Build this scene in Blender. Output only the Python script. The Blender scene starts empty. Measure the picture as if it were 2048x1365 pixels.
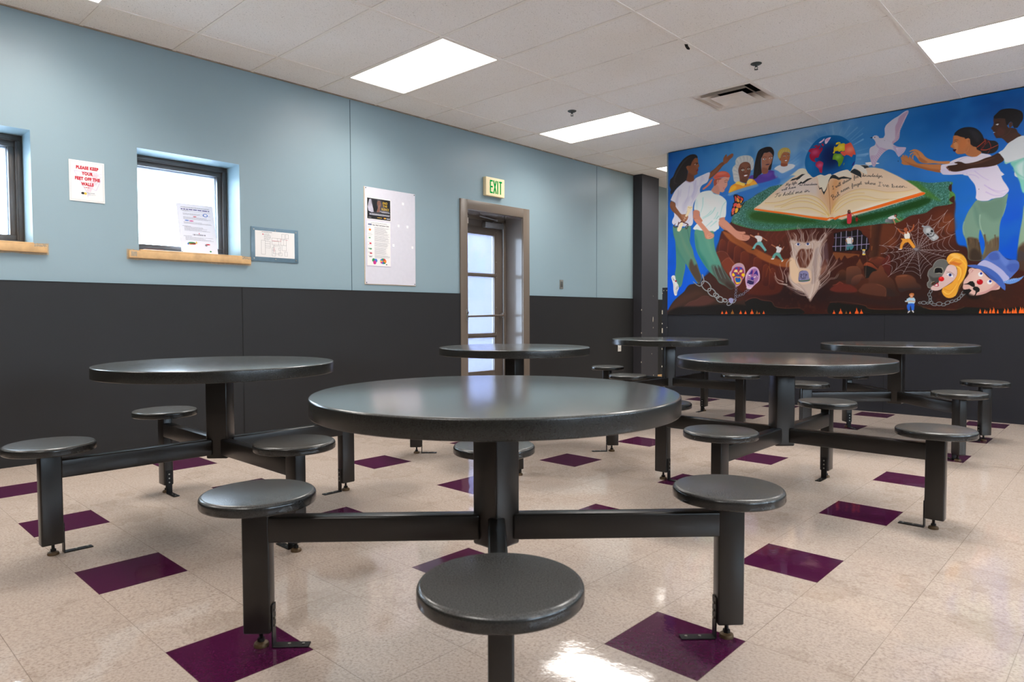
import bpy, bmesh, math, random
import numpy as np
from mathutils import Vector, Matrix
random.seed(7)
D = bpy.data; scene = bpy.context.scene; COL = scene.collection
PI = math.pi

# ------------------------------------------------------------------ camera
YAW, PITCH, ROLL, FPX = 0.750041, -0.037924, -0.002338, 1357.62
CAM = Vector((5.4105, -4.5029, 0.9864))
cam_data = D.cameras.new('camera'); cam = D.objects.new('camera', cam_data); COL.objects.link(cam)
F = Vector((-math.sin(YAW)*math.cos(PITCH), math.cos(YAW)*math.cos(PITCH), math.sin(PITCH)))
R = F.cross(Vector((0, 0, 1))).normalized(); U = R.cross(F)
c_, s_ = math.cos(ROLL), math.sin(ROLL)
R, U = c_*R + s_*U, -s_*R + c_*U
M = Matrix((R, U, -F)).transposed().to_4x4(); M.translation = CAM
cam.matrix_world = M
cam_data.sensor_width = 36; cam_data.lens = FPX*36/2048
cam_data.clip_start = 0.05; cam_data.clip_end = 200
cam_data.dof.use_dof = True; cam_data.dof.focus_distance = 5.2; cam_data.dof.aperture_fstop = 7.0
scene.camera = cam

# ------------------------------------------------------------------ view + world
vs = scene.view_settings
vs.view_transform = 'Standard'; vs.look = 'None'; vs.gamma = 1; vs.use_curve_mapping = False
vs.exposure = 0.50
world = D.worlds.new('sky'); scene.world = world; world.use_nodes = True
bg = world.node_tree.nodes['Background']
bg.inputs['Color'].default_value = (0.66, 0.83, 1.0, 1); bg.inputs['Strength'].default_value = 12.5
ADDED_SIDE_WINDOWS = (-4.4, -2.2, 0.0)   # window bays added for daylight in the unseen side wall (start of each in y)
LAMP = 5.0           # surface brightness of the ceiling diffusers
LAMP_WATTS = 20.0    # light each fixture throws downwards through its prismatic lens
LAMP_SPREAD = 138    # degrees

# ------------------------------------------------------------------ sizes
CEIL = 2.988
GX, GY = 0.4567, 0.6096          # ceiling grid origin in x, pitch in y (1.2192 in x)
YB = 3.02                         # mural wall plane
XR, YN, YF = 9.6, -11.0, 8.5      # far side wall, wall behind the camera, end of the passage

# ------------------------------------------------------------------ helpers
def srgb(r, g, b):
    f = lambda c: (c/255/12.92) if c/255 <= .04045 else ((c/255+.055)/1.055)**2.4
    return (f(r), f(g), f(b), 1)
def link_obj(name, me, mat=None, parent=None):
    o = D.objects.new(name, me); COL.objects.link(o)
    if mat is not None and me is not None: me.materials.append(mat)
    if parent is not None: o.parent = parent
    return o
def tag(o, label=None, cat=None, group=None, kind=None):
    if label: o['label'] = label
    if cat: o['category'] = cat
    if group: o['group'] = group
    if kind: o['kind'] = kind
    return o
def thing(name, loc=(0, 0, 0), rz=0, **k):
    o = D.objects.new(name, None); COL.objects.link(o); o.location = loc; o.rotation_euler = (0, 0, rz)
    o.empty_display_size = .1
    return tag(o, **k)
class MB:
    def __init__(s): s.b = bmesh.new()
    def box(s, x0, x1, y0, y1, z0, z1, bev=0, seg=2, mat=None, idx=0):
        b = bmesh.new(); bmesh.ops.create_cube(b, size=1)
        for v in b.verts:
            v.co = Vector(((x0+x1)/2+v.co.x*(x1-x0), (y0+y1)/2+v.co.y*(y1-y0), (z0+z1)/2+v.co.z*(z1-z0)))
        if bev: bmesh.ops.bevel(b, geom=b.edges[:], offset=bev, segments=seg, profile=.5, affect='EDGES')
        return s.add(b, mat, idx)
    def add(s, b, mat=None, idx=0):
        if mat is not None: bmesh.ops.transform(b, matrix=mat, verts=b.verts)
        for f in b.faces: f.material_index = idx
        me = D.meshes.new('t'); b.to_mesh(me); b.free(); s.b.from_mesh(me); D.meshes.remove(me)
        return s
    def cyl(s, c, r, h, n=24, r2=None, mat=None, axis='z', idx=0):
        b = bmesh.new(); bmesh.ops.create_cone(b, cap_ends=True, segments=n, radius1=r, radius2=r if r2 is None else r2, depth=h)
        m = Matrix.Translation(c)
        if axis == 'x': m = m @ Matrix.Rotation(PI/2, 4, 'Y')
        if axis == 'y': m = m @ Matrix.Rotation(PI/2, 4, 'X')
        return s.add(b, (mat @ m) if mat is not None else m, idx)
    def lathe(s, prof, n=64, mat=None):
        b = bmesh.new(); rings = []
        for r, z in prof:
            rings.append([b.verts.new((0, 0, z))] if r < 1e-6 else [b.verts.new((r*math.cos(2*PI*i/n), r*math.sin(2*PI*i/n), z)) for i in range(n)])
        for a, c in zip(rings, rings[1:]):
            for i in range(n):
                j = (i+1) % n
                if len(a) == 1 and len(c) == 1: continue
                if len(a) == 1: b.faces.new((a[0], c[i], c[j]))
                elif len(c) == 1: b.faces.new((a[i], c[0], a[j]))
                else: b.faces.new((a[i], c[i], c[j], a[j]))
        bmesh.ops.recalc_face_normals(b, faces=b.faces[:])
        return s.add(b, mat)
    def tube(s, pts, r, n=8):
        b = bmesh.new(); rings = []; P = [Vector(p) for p in pts]
        for i, p in enumerate(P):
            t = (P[min(i+1, len(P)-1)]-P[max(i-1, 0)]).normalized()
            a = t.orthogonal().normalized() if i == 0 else (rings_a - t*rings_a.dot(t)).normalized()
            rings_a = a; c = t.cross(a)
            rings.append([b.verts.new(p+a*r*math.cos(2*PI*k/n)+c*r*math.sin(2*PI*k/n)) for k in range(n)])
        for q, w in zip(rings, rings[1:]):
            for k in range(n): b.faces.new((q[k], q[(k+1) % n], w[(k+1) % n], w[k]))
        b.faces.new(rings[0][::-1]); b.faces.new(rings[-1])
        bmesh.ops.recalc_face_normals(b, faces=b.faces[:])
        return s.add(b)
    def quad(s, *p):
        b = bmesh.new(); b.faces.new([b.verts.new(q) for q in p]); return s.add(b)
    def build(s, name, mat, parent=None, smooth=35, **k):
        me = D.meshes.new(name); s.b.normal_update(); s.b.to_mesh(me); s.b.free()
        if smooth:
            me.shade_smooth(); me.set_sharp_from_angle(angle=math.radians(smooth))
        o = link_obj(name, me, None, parent)
        for m in (mat if isinstance(mat, (list, tuple)) else [mat]): me.materials.append(m)
        return tag(o, **k)
def copy_tree(o, parent=None):
    c = o.copy(); COL.objects.link(c); c.parent = parent
    for ch in KIDS.get(o.name, []): copy_tree(ch, c)
    return c
KIDS = {}
def index_kids():
    KIDS.clear()
    for o in D.objects:
        if o.parent: KIDS.setdefault(o.parent.name, []).append(o)
def cells(mapf, us, vs_, d0, d1, holes):
    """A slab of cells over breakpoints us x vs_, from depth d0 to d1, solid except where holes (u0,u1,v0,v1) lie."""
    b = bmesh.new(); V = {}
    def vert(i, j, k):
        if (i, j, k) not in V: V[(i, j, k)] = b.verts.new(mapf(us[i], vs_[j], (d0, d1)[k]))
        return V[(i, j, k)]
    def solid(i, j):
        if i < 0 or j < 0 or i >= len(us)-1 or j >= len(vs_)-1: return False
        cu, cv = (us[i]+us[i+1])/2, (vs_[j]+vs_[j+1])/2
        return not any(h[0] < cu < h[1] and h[2] < cv < h[3] for h in holes)
    for i in range(len(us)-1):
        for j in range(len(vs_)-1):
            if not solid(i, j): continue
            for k in (0, 1): b.faces.new([vert(i, j, k), vert(i+1, j, k), vert(i+1, j+1, k), vert(i, j+1, k)])
            if not solid(i-1, j): b.faces.new([vert(i, j, 0), vert(i, j+1, 0), vert(i, j+1, 1), vert(i, j, 1)])
            if not solid(i+1, j): b.faces.new([vert(i+1, j, 0), vert(i+1, j+1, 0), vert(i+1, j+1, 1), vert(i+1, j, 1)])
            if not solid(i, j-1): b.faces.new([vert(i, j, 0), vert(i+1, j, 0), vert(i+1, j, 1), vert(i, j, 1)])
            if not solid(i, j+1): b.faces.new([vert(i, j+1, 0), vert(i+1, j+1, 0), vert(i+1, j+1, 1), vert(i, j+1, 1)])
    bmesh.ops.recalc_face_normals(b, faces=b.faces[:])
    return b

# ------------------------------------------------------------------ materials
class NT:
    def __init__(s, name):
        s.m = D.materials.new(name); s.m.use_nodes = True; s.t = s.m.node_tree; s.b = s.t.nodes['Principled BSDF']
    def n(s, typ, **k):
        o = s.t.nodes.new(typ)
        for a, v in k.items():
            if a[0] == '_': o.inputs[a[1:].replace('_', ' ')].default_value = v
            else: setattr(o, a, v)
        return o
    def l(s, a, b): s.t.links.new(a, b)
    def pos(s):
        return s.n('ShaderNodeNewGeometry').outputs['Position']
    def obj(s): return s.n('ShaderNodeTexCoord').outputs['Object']
    def noise(s, vec, scale, detail=3, rough=.5):
        o = s.n('ShaderNodeTexNoise'); o.inputs['Scale'].default_value = scale; o.inputs['Detail'].default_value = detail
        o.inputs['Roughness'].default_value = rough; s.l(vec, o.inputs['Vector']); return o.outputs['Fac']
    def ramp(s, fac, *st):
        o = s.n('ShaderNodeValToRGB'); e = o.color_ramp.elements
        while len(e) < len(st): e.new(.5)
        for i, (p, c) in enumerate(st): e[i].position = p; e[i].color = c if len(c) == 4 else (*c, 1)
        s.l(fac, o.inputs['Fac']); return o.outputs['Color']
    def mix(s, fac, a, b, mode='MIX'):
        o = s.n('ShaderNodeMix', data_type='RGBA', blend_type=mode)
        for i, v in ((0, fac), (6, a), (7, b)):
            if hasattr(v, 'is_output'): s.l(v, o.inputs[i])
            else: o.inputs[i].default_value = v
        return o.outputs[2]
    def math(s, op, a, b=0., c=0.):
        o = s.n('ShaderNodeMath', operation=op)
        for i, v in enumerate((a, b, c)):
            if hasattr(v, 'is_output'): s.l(v, o.inputs[i])
            else: o.inputs[i].default_value = v
        return o.outputs[0]
    def bump(s, h, strength, dist=.01):
        o = s.n('ShaderNodeBump'); o.inputs['Strength'].default_value = strength; o.inputs['Distance'].default_value = dist
        s.l(h, o.inputs['Height']); s.l(o.outputs['Normal'], s.b.inputs['Normal'])
    def set(s, **k):
        for a, v in k.items():
            i = s.b.inputs[a.replace('_', ' ')]
            if hasattr(v, 'is_output'): s.l(v, i)
            else: i.default_value = v
        return s.m
def plain(name, col, rough=.5, metal=0, spec=.5, var=.06, scale=30, bump=0):
    t = NT(name); n = t.noise(t.pos(), scale, 3)
    a = tuple(c*(1-var) for c in col[:3])+(1,); b = tuple(min(1, c*(1+var)) for c in col[:3])+(1,)
    if bump: t.bump(n, bump, .002)
    return t.set(Base_Color=t.ramp(n, (.3, a), (.7, b)), Roughness=rough, Metallic=metal, Specular_IOR_Level=spec)

# teal wall paint: orange-peel roller texture, semi-gloss
def wall_paint(name, col, rough=.38, bump=.25):
    t = NT(name); p = t.pos(); n = t.noise(p, 260, 2); big = t.noise(p, 1.3, 3)
    c = t.mix(big, tuple(x*.94 for x in col[:3])+(1,), tuple(min(1, x*1.05) for x in col[:3])+(1,))
    t.bump(n, bump, .0012)
    r = t.math('MULTIPLY_ADD', t.noise(p, 7, 3), .12, rough-.06)
    return t.set(Base_Color=c, Roughness=r, Specular_IOR_Level=.5)
M_TEAL = wall_paint('teal_wall_paint', srgb(135, 156, 163))
M_TEAL_LINE = plain('teal_panel_joint', srgb(62, 84, 92), .6)
# dark wainscot panels
def dark_panel(name, col):
    t = NT(name); p = t.pos(); n = t.noise(p, 420, 2); big = t.noise(p, 2.2, 4); v = t.noise(p, 55, 5, .7)
    c = t.mix(big, tuple(x*.85 for x in col[:3])+(1,), tuple(x*1.15 for x in col[:3])+(1,))
    sc = t.ramp(v, (.70, (0, 0, 0, 1)), (.80, (1, 1, 1, 1)))
    c = t.mix(t.math('MULTIPLY', sc, .25), c, srgb(110, 110, 112))
    t.bump(n, .35, .001)
    return t.set(Base_Color=c, Roughness=.55, Specular_IOR_Level=.4)
M_DARK = dark_panel('charcoal_wainscot', srgb(30, 30, 31))
M_DARKB = dark_panel('navy_charcoal_wainscot', srgb(27, 28, 34))
M_PIL = dark_panel('charcoal_pilaster_paint', srgb(54, 54, 60))
M_OUTW = plain('dark_backdrop_wall', srgb(62, 56, 72), .9, var=.15, scale=3)  # dark colour for the added wall that dims the door panes
M_OUTP = plain('dark_pane_shape', srgb(40, 42, 62), .8, var=.3, scale=6)
M_BLACK = plain('dark_void', srgb(14, 14, 15), .8)
M_CHIP = plain('chipped_plaster', srgb(206, 198, 180), .8)
# acoustic ceiling tile
t = NT('acoustic_ceiling_tile'); p = t.pos()
n1 = t.noise(p, 95, 3, .6); n2 = t.noise(p, 210, 2, .5); n3 = t.noise(p, .9, 3)
vx = t.n('ShaderNodeSeparateXYZ'); t.l(p, vx.inputs[0])
ti = t.math('FLOOR', t.math('DIVIDE', t.math('SUBTRACT', vx.outputs[0], GX), 1.2192))
tj = t.math('FLOOR', t.math('DIVIDE', vx.outputs[1], GY))
cx = t.n('ShaderNodeCombineXYZ'); t.l(ti, cx.inputs[0]); t.l(tj, cx.inputs[1])
wn = t.n('ShaderNodeTexWhiteNoise', noise_dimensions='2D'); t.l(cx.outputs[0], wn.inputs['Vector'])
base = t.mix(wn.outputs['Value'], srgb(236, 233, 230), srgb(241, 238, 235))
base = t.mix(t.ramp(n3, (.35, (0, 0, 0, 1)), (.75, (1, 1, 1, 1))), base, srgb(234, 228, 220))
s1 = t.ramp(n1, (.30, (1, 1, 1, 1)), (.345, (0, 0, 0, 1))); s2 = t.ramp(n2, (.30, (1, 1, 1, 1)), (.37, (0, 0, 0, 1)))
base = t.mix(t.math('MULTIPLY', s1, .75), base, srgb(92, 82, 72)); base = t.mix(t.math('MULTIPLY', s2, .55), base, srgb(120, 108, 96))
t.bump(n2, .3, .002)
M_TILE = t.set(Base_Color=base, Roughness=.9, Specular_IOR_Level=.2)
M_GRID = plain('painted_ceiling_grid', srgb(232, 226, 218), .55, var=.03)
M_GRIDEDGE = plain('ceiling_wall_angle', srgb(150, 138, 122), .6, var=.3, scale=9)
# polished vinyl tile floor with the plum accents every third tile
t = NT('polished_vinyl_tile'); p = t.pos()
sx = t.n('ShaderNodeSeparateXYZ'); t.l(p, sx.inputs[0])
fx = t.math('DIVIDE', t.math('SUBTRACT', sx.outputs[0], -0.0195), .3048); fy = t.math('DIVIDE', t.math('SUBTRACT', sx.outputs[1], -0.11), .3048)
ix, iy = t.math('FLOOR', fx), t.math('FLOOR', fy)
gx_, gy_ = t.math('SUBTRACT', fx, ix), t.math('SUBTRACT', fy, iy)
ex = t.math('MINIMUM', gx_, t.math('SUBTRACT', 1, gx_)); ey = t.math('MINIMUM', gy_, t.math('SUBTRACT', 1, gy_))
seam = t.math('LESS_THAN', t.math('MINIMUM', ex, ey), .0034)
m3 = lambda v, r: t.math('COMPARE', t.math('FLOORED_MODULO', v, 3), r, .1)
plum = t.math('MULTIPLY', m3(ix, 2), m3(iy, 0))
cc = t.n('ShaderNodeCombineXYZ'); t.l(ix, cc.inputs[0]); t.l(iy, cc.inputs[1])
wn = t.n('ShaderNodeTexWhiteNoise', noise_dimensions='2D'); t.l(cc.outputs[0], wn.inputs['Vector'])
off = t.n('ShaderNodeVectorMath', operation='MULTIPLY_ADD'); t.l(wn.outputs['Color'], off.inputs[0]); off.inputs[1].default_value = (9, 9, 9); t.l(p, off.inputs[2])
mp = off.outputs[0]
na = t.noise(mp, 120, 5, .72); nb = t.noise(mp, 240, 4, .7); nc = t.noise(p, 2.3, 5, .6); nd = t.noise(p, .8, 3)
beige = t.ramp(na, (.32, srgb(160, 142, 128)), (.47, srgb(195, 178, 164)), (.62, srgb(210, 194, 180)))
beige = t.mix(t.ramp(nb, (.60, (0, 0, 0, 1)), (.72, (1, 1, 1, 1))), beige, srgb(158, 130, 116))
beige = t.mix(t.math('MULTIPLY', wn.outputs['Value'], .22), beige, srgb(186, 168, 154))
grime = t.ramp(nc, (.56, (0, 0, 0, 1)), (.74, (1, 1, 1, 1)))
beige = t.mix(t.math('MULTIPLY', grime, .30), beige, srgb(150, 134, 120))
pl = t.ramp(na, (.30, srgb(66, 19, 51)), (.70, srgb(84, 29, 66)))
pl = t.mix(t.math('MULTIPLY', t.ramp(nb, (.60, (0, 0, 0, 1)), (.72, (1, 1, 1, 1))), .12), pl, srgb(104, 46, 66))
st = t.noise(p, 1.9, 6, .62)
edge = t.ramp(st, (.585, (0, 0, 0, 1)), (.597, (1, 1, 1, 1)), (.63, (.45, .45, .45, 1)), (.70, (.2, .2, .2, 1)))
beige = t.mix(t.math('MULTIPLY', edge, .26), beige, srgb(146, 126, 108))
col = t.mix(plum, beige, pl)
col = t.mix(t.math('MULTIPLY', seam, t.math('MULTIPLY_ADD', t.noise(p, 3, 2), .9, .05)), col, srgb(104, 90, 78))
nw = t.noise(p, 3.1, 2, .5); nw2 = t.noise(p, 34, 3, .6); nw3 = t.noise(p, 420, 2, .5)
h = t.math('ADD', t.math('MULTIPLY', nw, .9), t.math('ADD', t.math('MULTIPLY', nw2, .10), t.math('MULTIPLY', nw3, .006)))
t.bump(h, .17, .011)
rough = t.math('MULTIPLY_ADD', t.ramp(nd, (.35, (0, 0, 0, 1)), (.7, (1, 1, 1, 1))), .04, .035)
M_FLOOR = t.set(Base_Color=col, Roughness=rough, Specular_IOR_Level=.5)
# laminate of tops and seats: graphite with a fine fleck
def fleck(name, c1, c2, rough, coat=0):
    t = NT(name); p = t.obj(); n = t.noise(p, 330, 3, .7); big = t.noise(p, 5, 3)
    c = t.ramp(n, (.38, c1), (.5, tuple((a+b)/2 for a, b in zip(c1, c2))), (.64, c2))
    r = t.math('MULTIPLY_ADD', big, .04, rough-.02)
    return t.set(Base_Color=c, Roughness=r, Specular_IOR_Level=.5, Coat_Weight=coat, Coat_Roughness=.17)
M_TOP = fleck('graphite_fleck_tabletop', srgb(62, 64, 63), srgb(92, 95, 92), .2, .6)
M_SEAT = fleck('graphite_fleck_seat', srgb(66, 66, 65), srgb(92, 92, 89), .24)
M_STEEL = plain('charcoal_powder_coat', srgb(34, 31, 28), .28, 0, .45, .08, 300, .03)
M_EDGE = fleck('dark_vinyl_edge', srgb(28, 28, 26), srgb(44, 44, 41), .26)
M_SEDGE = fleck('dark_seat_edge', srgb(32, 32, 31), srgb(46, 46, 44), .22)
M_BRACKET = plain('black_steel_bracket', srgb(30, 29, 29), .4, .6)
M_SCREW = plain('zinc_screw', srgb(170, 168, 160), .35, 1)
M_BRASS = plain('brass_foot_rim', srgb(92, 72, 48), .5, .4)
M_ALU = plain('brushed_aluminium', srgb(150, 150, 150), .4, .8)
M_BROWN = wall_paint('taupe_door_frame_enamel', srgb(106, 95, 84), .36, .10)
M_JAMB = wall_paint('taupe_jamb_gloss_enamel', srgb(112, 104, 98), .16, .04)
M_BROWND = wall_paint('taupe_door_enamel', srgb(88, 78, 70), .34, .12)
M_WFRAME = plain('bronze_window_frame', srgb(78, 74, 72), .34, .2)
M_WOOD = plain('bare_tan_sill_wood', srgb(206, 166, 116), .55, var=.16, scale=14)
M_CAULK = plain('grey_beige_caulk', srgb(168, 152, 128), .7, var=.12, scale=60)
M_WHITE = plain('white_paper', srgb(226, 223, 220), .7, var=.01)
M_PAPERW = plain('cool_white_paper', srgb(222, 222, 232), .7, var=.01)
M_BOARD = plain('pale_lilac_board', srgb(206, 204, 212), .42, var=.02)
M_BOARDEDGE = plain('yellowed_glue_edge', srgb(206, 184, 150), .7)
M_INK = plain('black_ink', srgb(24, 24, 28), .7)
M_GREYINK = plain('grey_ink', srgb(128, 128, 138), .7)
M_RED = plain('red_ink', srgb(190, 22, 48), .7)
M_PINK = plain('pale_pink_ink', srgb(222, 196, 204), .7)
M_LILAC = plain('pale_lilac_ink', srgb(204, 196, 212), .7)
M_YEL = plain('yellow_ink', srgb(220, 182, 50), .7)
M_GRN = plain('green_ink', srgb(20, 130, 70), .7)
M_BLU = plain('blue_ink', srgb(60, 110, 190), .7)
M_MAG = plain('magenta_ink', srgb(196, 40, 130), .7)
M_ORG = plain('orange_ink', srgb(222, 120, 40), .7)
M_SLATE = plain('slate_blue_acrylic', srgb(96, 122, 138), .3)
M_PLATE = plain('grey_wall_plate', srgb(112, 112, 106), .5)
M_IVORY = plain('white_wall_plate', srgb(214, 212, 206), .5)
M_VENT = plain('white_enamel_dusty', srgb(226, 216, 206), .45, var=.08, scale=7)
M_DUCT = plain('black_duct', srgb(18, 18, 18), .7)
M_SPRK = plain('dull_grey_metal', srgb(78, 84, 84), .45, .6)
M_CREAM = plain('cream_sign_plastic', srgb(240, 222, 178), .5, var=.01)
M_CARD = plain('light_card', srgb(236, 234, 236), .6, var=.01)
M_SNOW = plain('snowy_ground', srgb(235, 240, 248), .9)
M_STUCCO = plain('pale_outdoor_wall', srgb(170, 184, 205), .9)
def emis(name, col, s):
    t = NT(name); e = t.n('ShaderNodeEmission'); n = t.noise(t.pos(), 60, 2)
    t.l(t.mix(n, col, tuple(c*.97 for c in col[:3])+(1,)), e.inputs['Color']); e.inputs['Strength'].default_value = s
    t.l(e.outputs[0], t.t.nodes['Material Output'].inputs['Surface']); return t.m
M_LAMP = emis('fluorescent_diffuser', (1, .95, .90, 1), LAMP)
M_EXITG = emis('lit_green_letter', srgb(0, 150, 62), .8)
# window glass: clear pane with a thin dirty film and specks
def glass(name, film, fcol):
    t = NT(name); tr = t.n('ShaderNodeBsdfTransparent'); gl = t.n('ShaderNodeBsdfGlossy'); gl.inputs['Roughness'].default_value = .05
    df = t.n('ShaderNodeBsdfTranslucent'); df.inputs['Color'].default_value = fcol
    p = t.pos(); sp = t.ramp(t.noise(p, 46, 4, .6), (.63, (0, 0, 0, 1)), (.70, (1, 1, 1, 1)))
    m1 = t.n('ShaderNodeMixShader'); t.l(t.math('MULTIPLY_ADD', sp, -film*.8, film), m1.inputs[0]); t.l(tr.outputs[0], m1.inputs[1]); t.l(df.outputs[0], m1.inputs[2])
    m2 = t.n('ShaderNodeMixShader'); m2.inputs[0].default_value = .06; t.l(m1.outputs[0], m2.inputs[1]); t.l(gl.outputs[0], m2.inputs[2])
    t.l(m2.outputs[0], t.t.nodes['Material Output'].inputs['Surface']); return t.m
M_GLASS = glass('window_glass', .05, (.9, .95, 1, 1))
M_GLASSD = glass('grimy_door_glass', .30, (.18, .18, .26, 1))

# ================================================================== the room
def arr(*v): return sorted(set(v))
# floor and ceiling
b = bmesh.new(); b.faces.new([b.verts.new(q) for q in ((-.6, YN, 0), (XR, YN, 0), (XR, YF, 0), (-.6, YF, 0))])
m_ = MB(); m_.add(b); m_.build('floor', M_FLOOR, smooth=0, kind='structure')
LIGHTS = [(0, k) for k in (-10, -6, -2, 2, 6, 10)] + [(3, k) for k in (-10, -2, 2, 6, 10)] + [(6, k) for k in (-6, -2, 2, 6)]  # fixtures out of view are added to brighten the room
def lrect(i, k): return (GX+1.2192*i, GX+1.2192*(i+1), GY*k, GY*(k+1))
VENT = (GX+1.2192*2-.6096, GX+1.2192*2, GY*2, GY*3)
holes = [lrect(i, k) for i, k in LIGHTS] + [VENT]
us = arr(-.6, XR, *[h[0] for h in holes], *[h[1] for h in holes]); vv = arr(YN, YF, *[h[2] for h in holes], *[h[3] for h in holes])
ceil = MB().add(cells(lambda u, v, d: (u, v, d), us, vv, CEIL, CEIL+.05, holes)).build('ceiling', M_TILE, smooth=0, kind='structure')
g = MB()
x = GX
while x < XR-.02:
    g.box(x-.012, x+.012, YN, YF, CEIL-.005, CEIL+.002); x += 1.2192
k = int(YN/GY)
while k*GY < YF-.02:
    # cross tees stop at each main tee so their ends read as separate bars
    x = GX-1.2192
    while x < XR:
        a, c = max(x+.0135, 0.0), min(x+1.2192-.0135, XR)
        if c > a: g.box(a, c, k*GY-.012, k*GY+.012, CEIL-.0045, CEIL+.002)
        x += 1.2192
    k += 1
g.build('ceiling_grid', M_GRID, ceil, smooth=0)

# wall with the windows and the exit door (x = 0)
W1, W2, DR = (-4.125, -3.356, 1.463, 2.216), (-2.707, -1.941, 1.463, 2.216), (.582, 1.483, 0, 2.137)
ys = arr(YN, 4.31, *W1[:2], *W2[:2], *DR[:2]); zs = arr(0, 3.03, W1[2], W1[3], DR[3])
wl = MB().add(cells(lambda u, v, d: (d, u, v), ys, zs, -.32, 0, [W1, W2, DR])).build('wall_left', M_TEAL, smooth=0, kind='structure')
ys = arr(YN, 3.86, DR[0]-.104, DR[1]+.11); zs = arr(0, 1.221)
wd = cells(lambda u, v, d: (d, u, v), ys, zs, 0, .014, [(DR[0]-.104, DR[1]+.11, -1, 3)])
m_ = MB().add(wd)
m_.build('trim_1', M_DARK, smooth=0, kind='structure')
j = MB()
for y in (-8.4, -4.72, -.882, 2.977): j.box(0, .0012, y-.0035, y+.0035, 1.222, 2.975)
j.build('trim_2', M_TEAL_LINE, smooth=0, kind='structure')
j = MB()
for y in (-5.3, -1.94): j.box(.014, .0165, y-.004, y+.004, 0, 1.22, .001)
j.box(.0, .0165, YN, .478, 1.2185, 1.2225); j.box(.0, .0165, 1.592, 3.86, 1.2185, 1.2225)
j.build('trim_3', M_BLACK, smooth=0, kind='structure')
MB().box(0, .018, YN, 3.86, CEIL-.007, CEIL-.0005).build('trim_4', M_GRIDEDGE, smooth=0, kind='structure')
# passage past the pilaster
pas = MB().box(-.6, -.17, 4.30, YF, 0, 3.03).build('wall_passage', M_TEAL, smooth=0, kind='structure')
MB().box(-.17, -.156, 4.31, YF, 0, 1.226).build('trim_5', M_DARK, smooth=0, kind='structure')
MB().box(-.6, XR, YF-.02, YF+.2, 0, 3.03).build('wall_passage_end', M_TEAL, smooth=0, kind='structure')
pil = MB().box(-.17, .15, 3.86, 4.312, 0, CEIL, .003).build('pilaster', M_PIL, smooth=0, kind='structure')
ch = MB()
for y, z, w, h in [(4.17, .92, .016, .075), (4.175, .80, .006, .02), (4.17, 1.26, .006, .010), (4.14, .42, .010, .012), (4.19, .1, .014, .02)]:
    b = bmesh.new(); n = 7; pts = [b.verts.new((.1515, y+w*math.cos(i*2*PI/n)*(.4+.15*((i*7) % 3)), z+h*math.sin(i*2*PI/n)*(.4+.12*((i*5) % 3)))) for i in range(n)]
    b.faces.new(pts); r = bmesh.ops.extrude_face_region(b, geom=b.faces[:]); bmesh.ops.translate(b, vec=(-.004, 0, 0), verts=[v for v in r['geom'] if isinstance(v, bmesh.types.BMVert)]); bmesh.ops.recalc_face_normals(b, faces=b.faces[:]); ch.add(b)
for z in (.3, .72, 1.05): ch.box(.146, .1525, 3.857, 3.864, z, z+.02)
ch.build('chipped_patch', M_CHIP, pil, smooth=0)
# floor-level tan edging at the foot of the pilaster and recess
MB().box(-.155, -.13, 4.33, 6.2, 0, .05, .004).build('baseboard_passage', M_WOOD, smooth=0, kind='structure')
# mural wall
wb = MB().box(1.032, XR, YB, YB+.16, 0, 3.03).build('wall_right', M_TEAL, smooth=0, kind='structure')
MB().box(1.070, XR, YB-.016, YB, 0, 1.0).build('trim_6', M_DARKB, smooth=0, kind='structure')
cg = MB().box(.990, 1.0685, YB-.022, YB+.185, 0, 1.327, .004).build('trim_7', M_DARKB, smooth=0, kind='structure')
ch = MB()
for z, w, h in [(.995, .010, .05), (.87, .008, .015), (.76, .012, .06), (1.25, .008, .01), (.55, .008, .02), (.33, .008, .02)]:
    ch.box(.9895-.0015, .9895+w, YB-.0235, YB-.0205, z, z+h)
for x, z in [(1.055, 1.29), (1.012, 1.29), (1.06, .83)]: ch.cyl((x, YB-.0225, z), .005, .003, 8, axis='y')
ch.build('chipped_patch', M_CHIP, cg, smooth=0)
j = MB()
for x in (3.508, 6.0): j.box(x-.003, x+.003, YB-.0172, YB-.0155, 0, .985)
j.build('trim_8', M_BLACK, smooth=0, kind='structure')
# walls behind and beside the camera
SW = [(y, y+1.6, 1.0, 2.4) for y in ADDED_SIDE_WINDOWS]
ys = arr(YN, YF, *[h[0] for h in SW], *[h[1] for h in SW]); zs = arr(0, 3.03, 1.0, 2.4)
MB().add(cells(lambda u, v, d: (d, u, v), ys, zs, XR, XR+.2, SW)).build('wall_side', wall_paint('off_white_paint', srgb(214, 212, 204)), smooth=0, kind='structure')
for n, (ya, yb, za, zb) in enumerate(SW):  # unseen windows, added so daylight lifts the room
    w = thing('window_%d' % (n+3), (XR, (ya+yb)/2, za), kind='structure'); f = MB()
    for q in ((-.8, .8, 0, .05), (-.8, .8, 1.35, 1.4), (-.8, -.75, .05, 1.35), (.75, .8, .05, 1.35), (-.02, .02, .05, 1.35)): f.box(.06, .12, *q, .004)
    f.build('window_frame', M_WFRAME, w, smooth=0)
    MB().box(.088, .092, -.75, .75, .05, 1.35).build('window_pane', M_GLASS, w, smooth=0)
MB().box(-.3, XR+.1, YN-.1, YN, 0, 3.03).build('wall_back', D.materials['off_white_paint'], smooth=0, kind='structure')
MB().box(XR-.014, XR, YN, YB-.02, 0, 1.22).build('trim_9', M_DARK, smooth=0, kind='structure')
MB().box(-.0, XR-.014, YN, YN+.014, 0, 1.22).build('trim_10', M_DARK, smooth=0, kind='structure')

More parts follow.
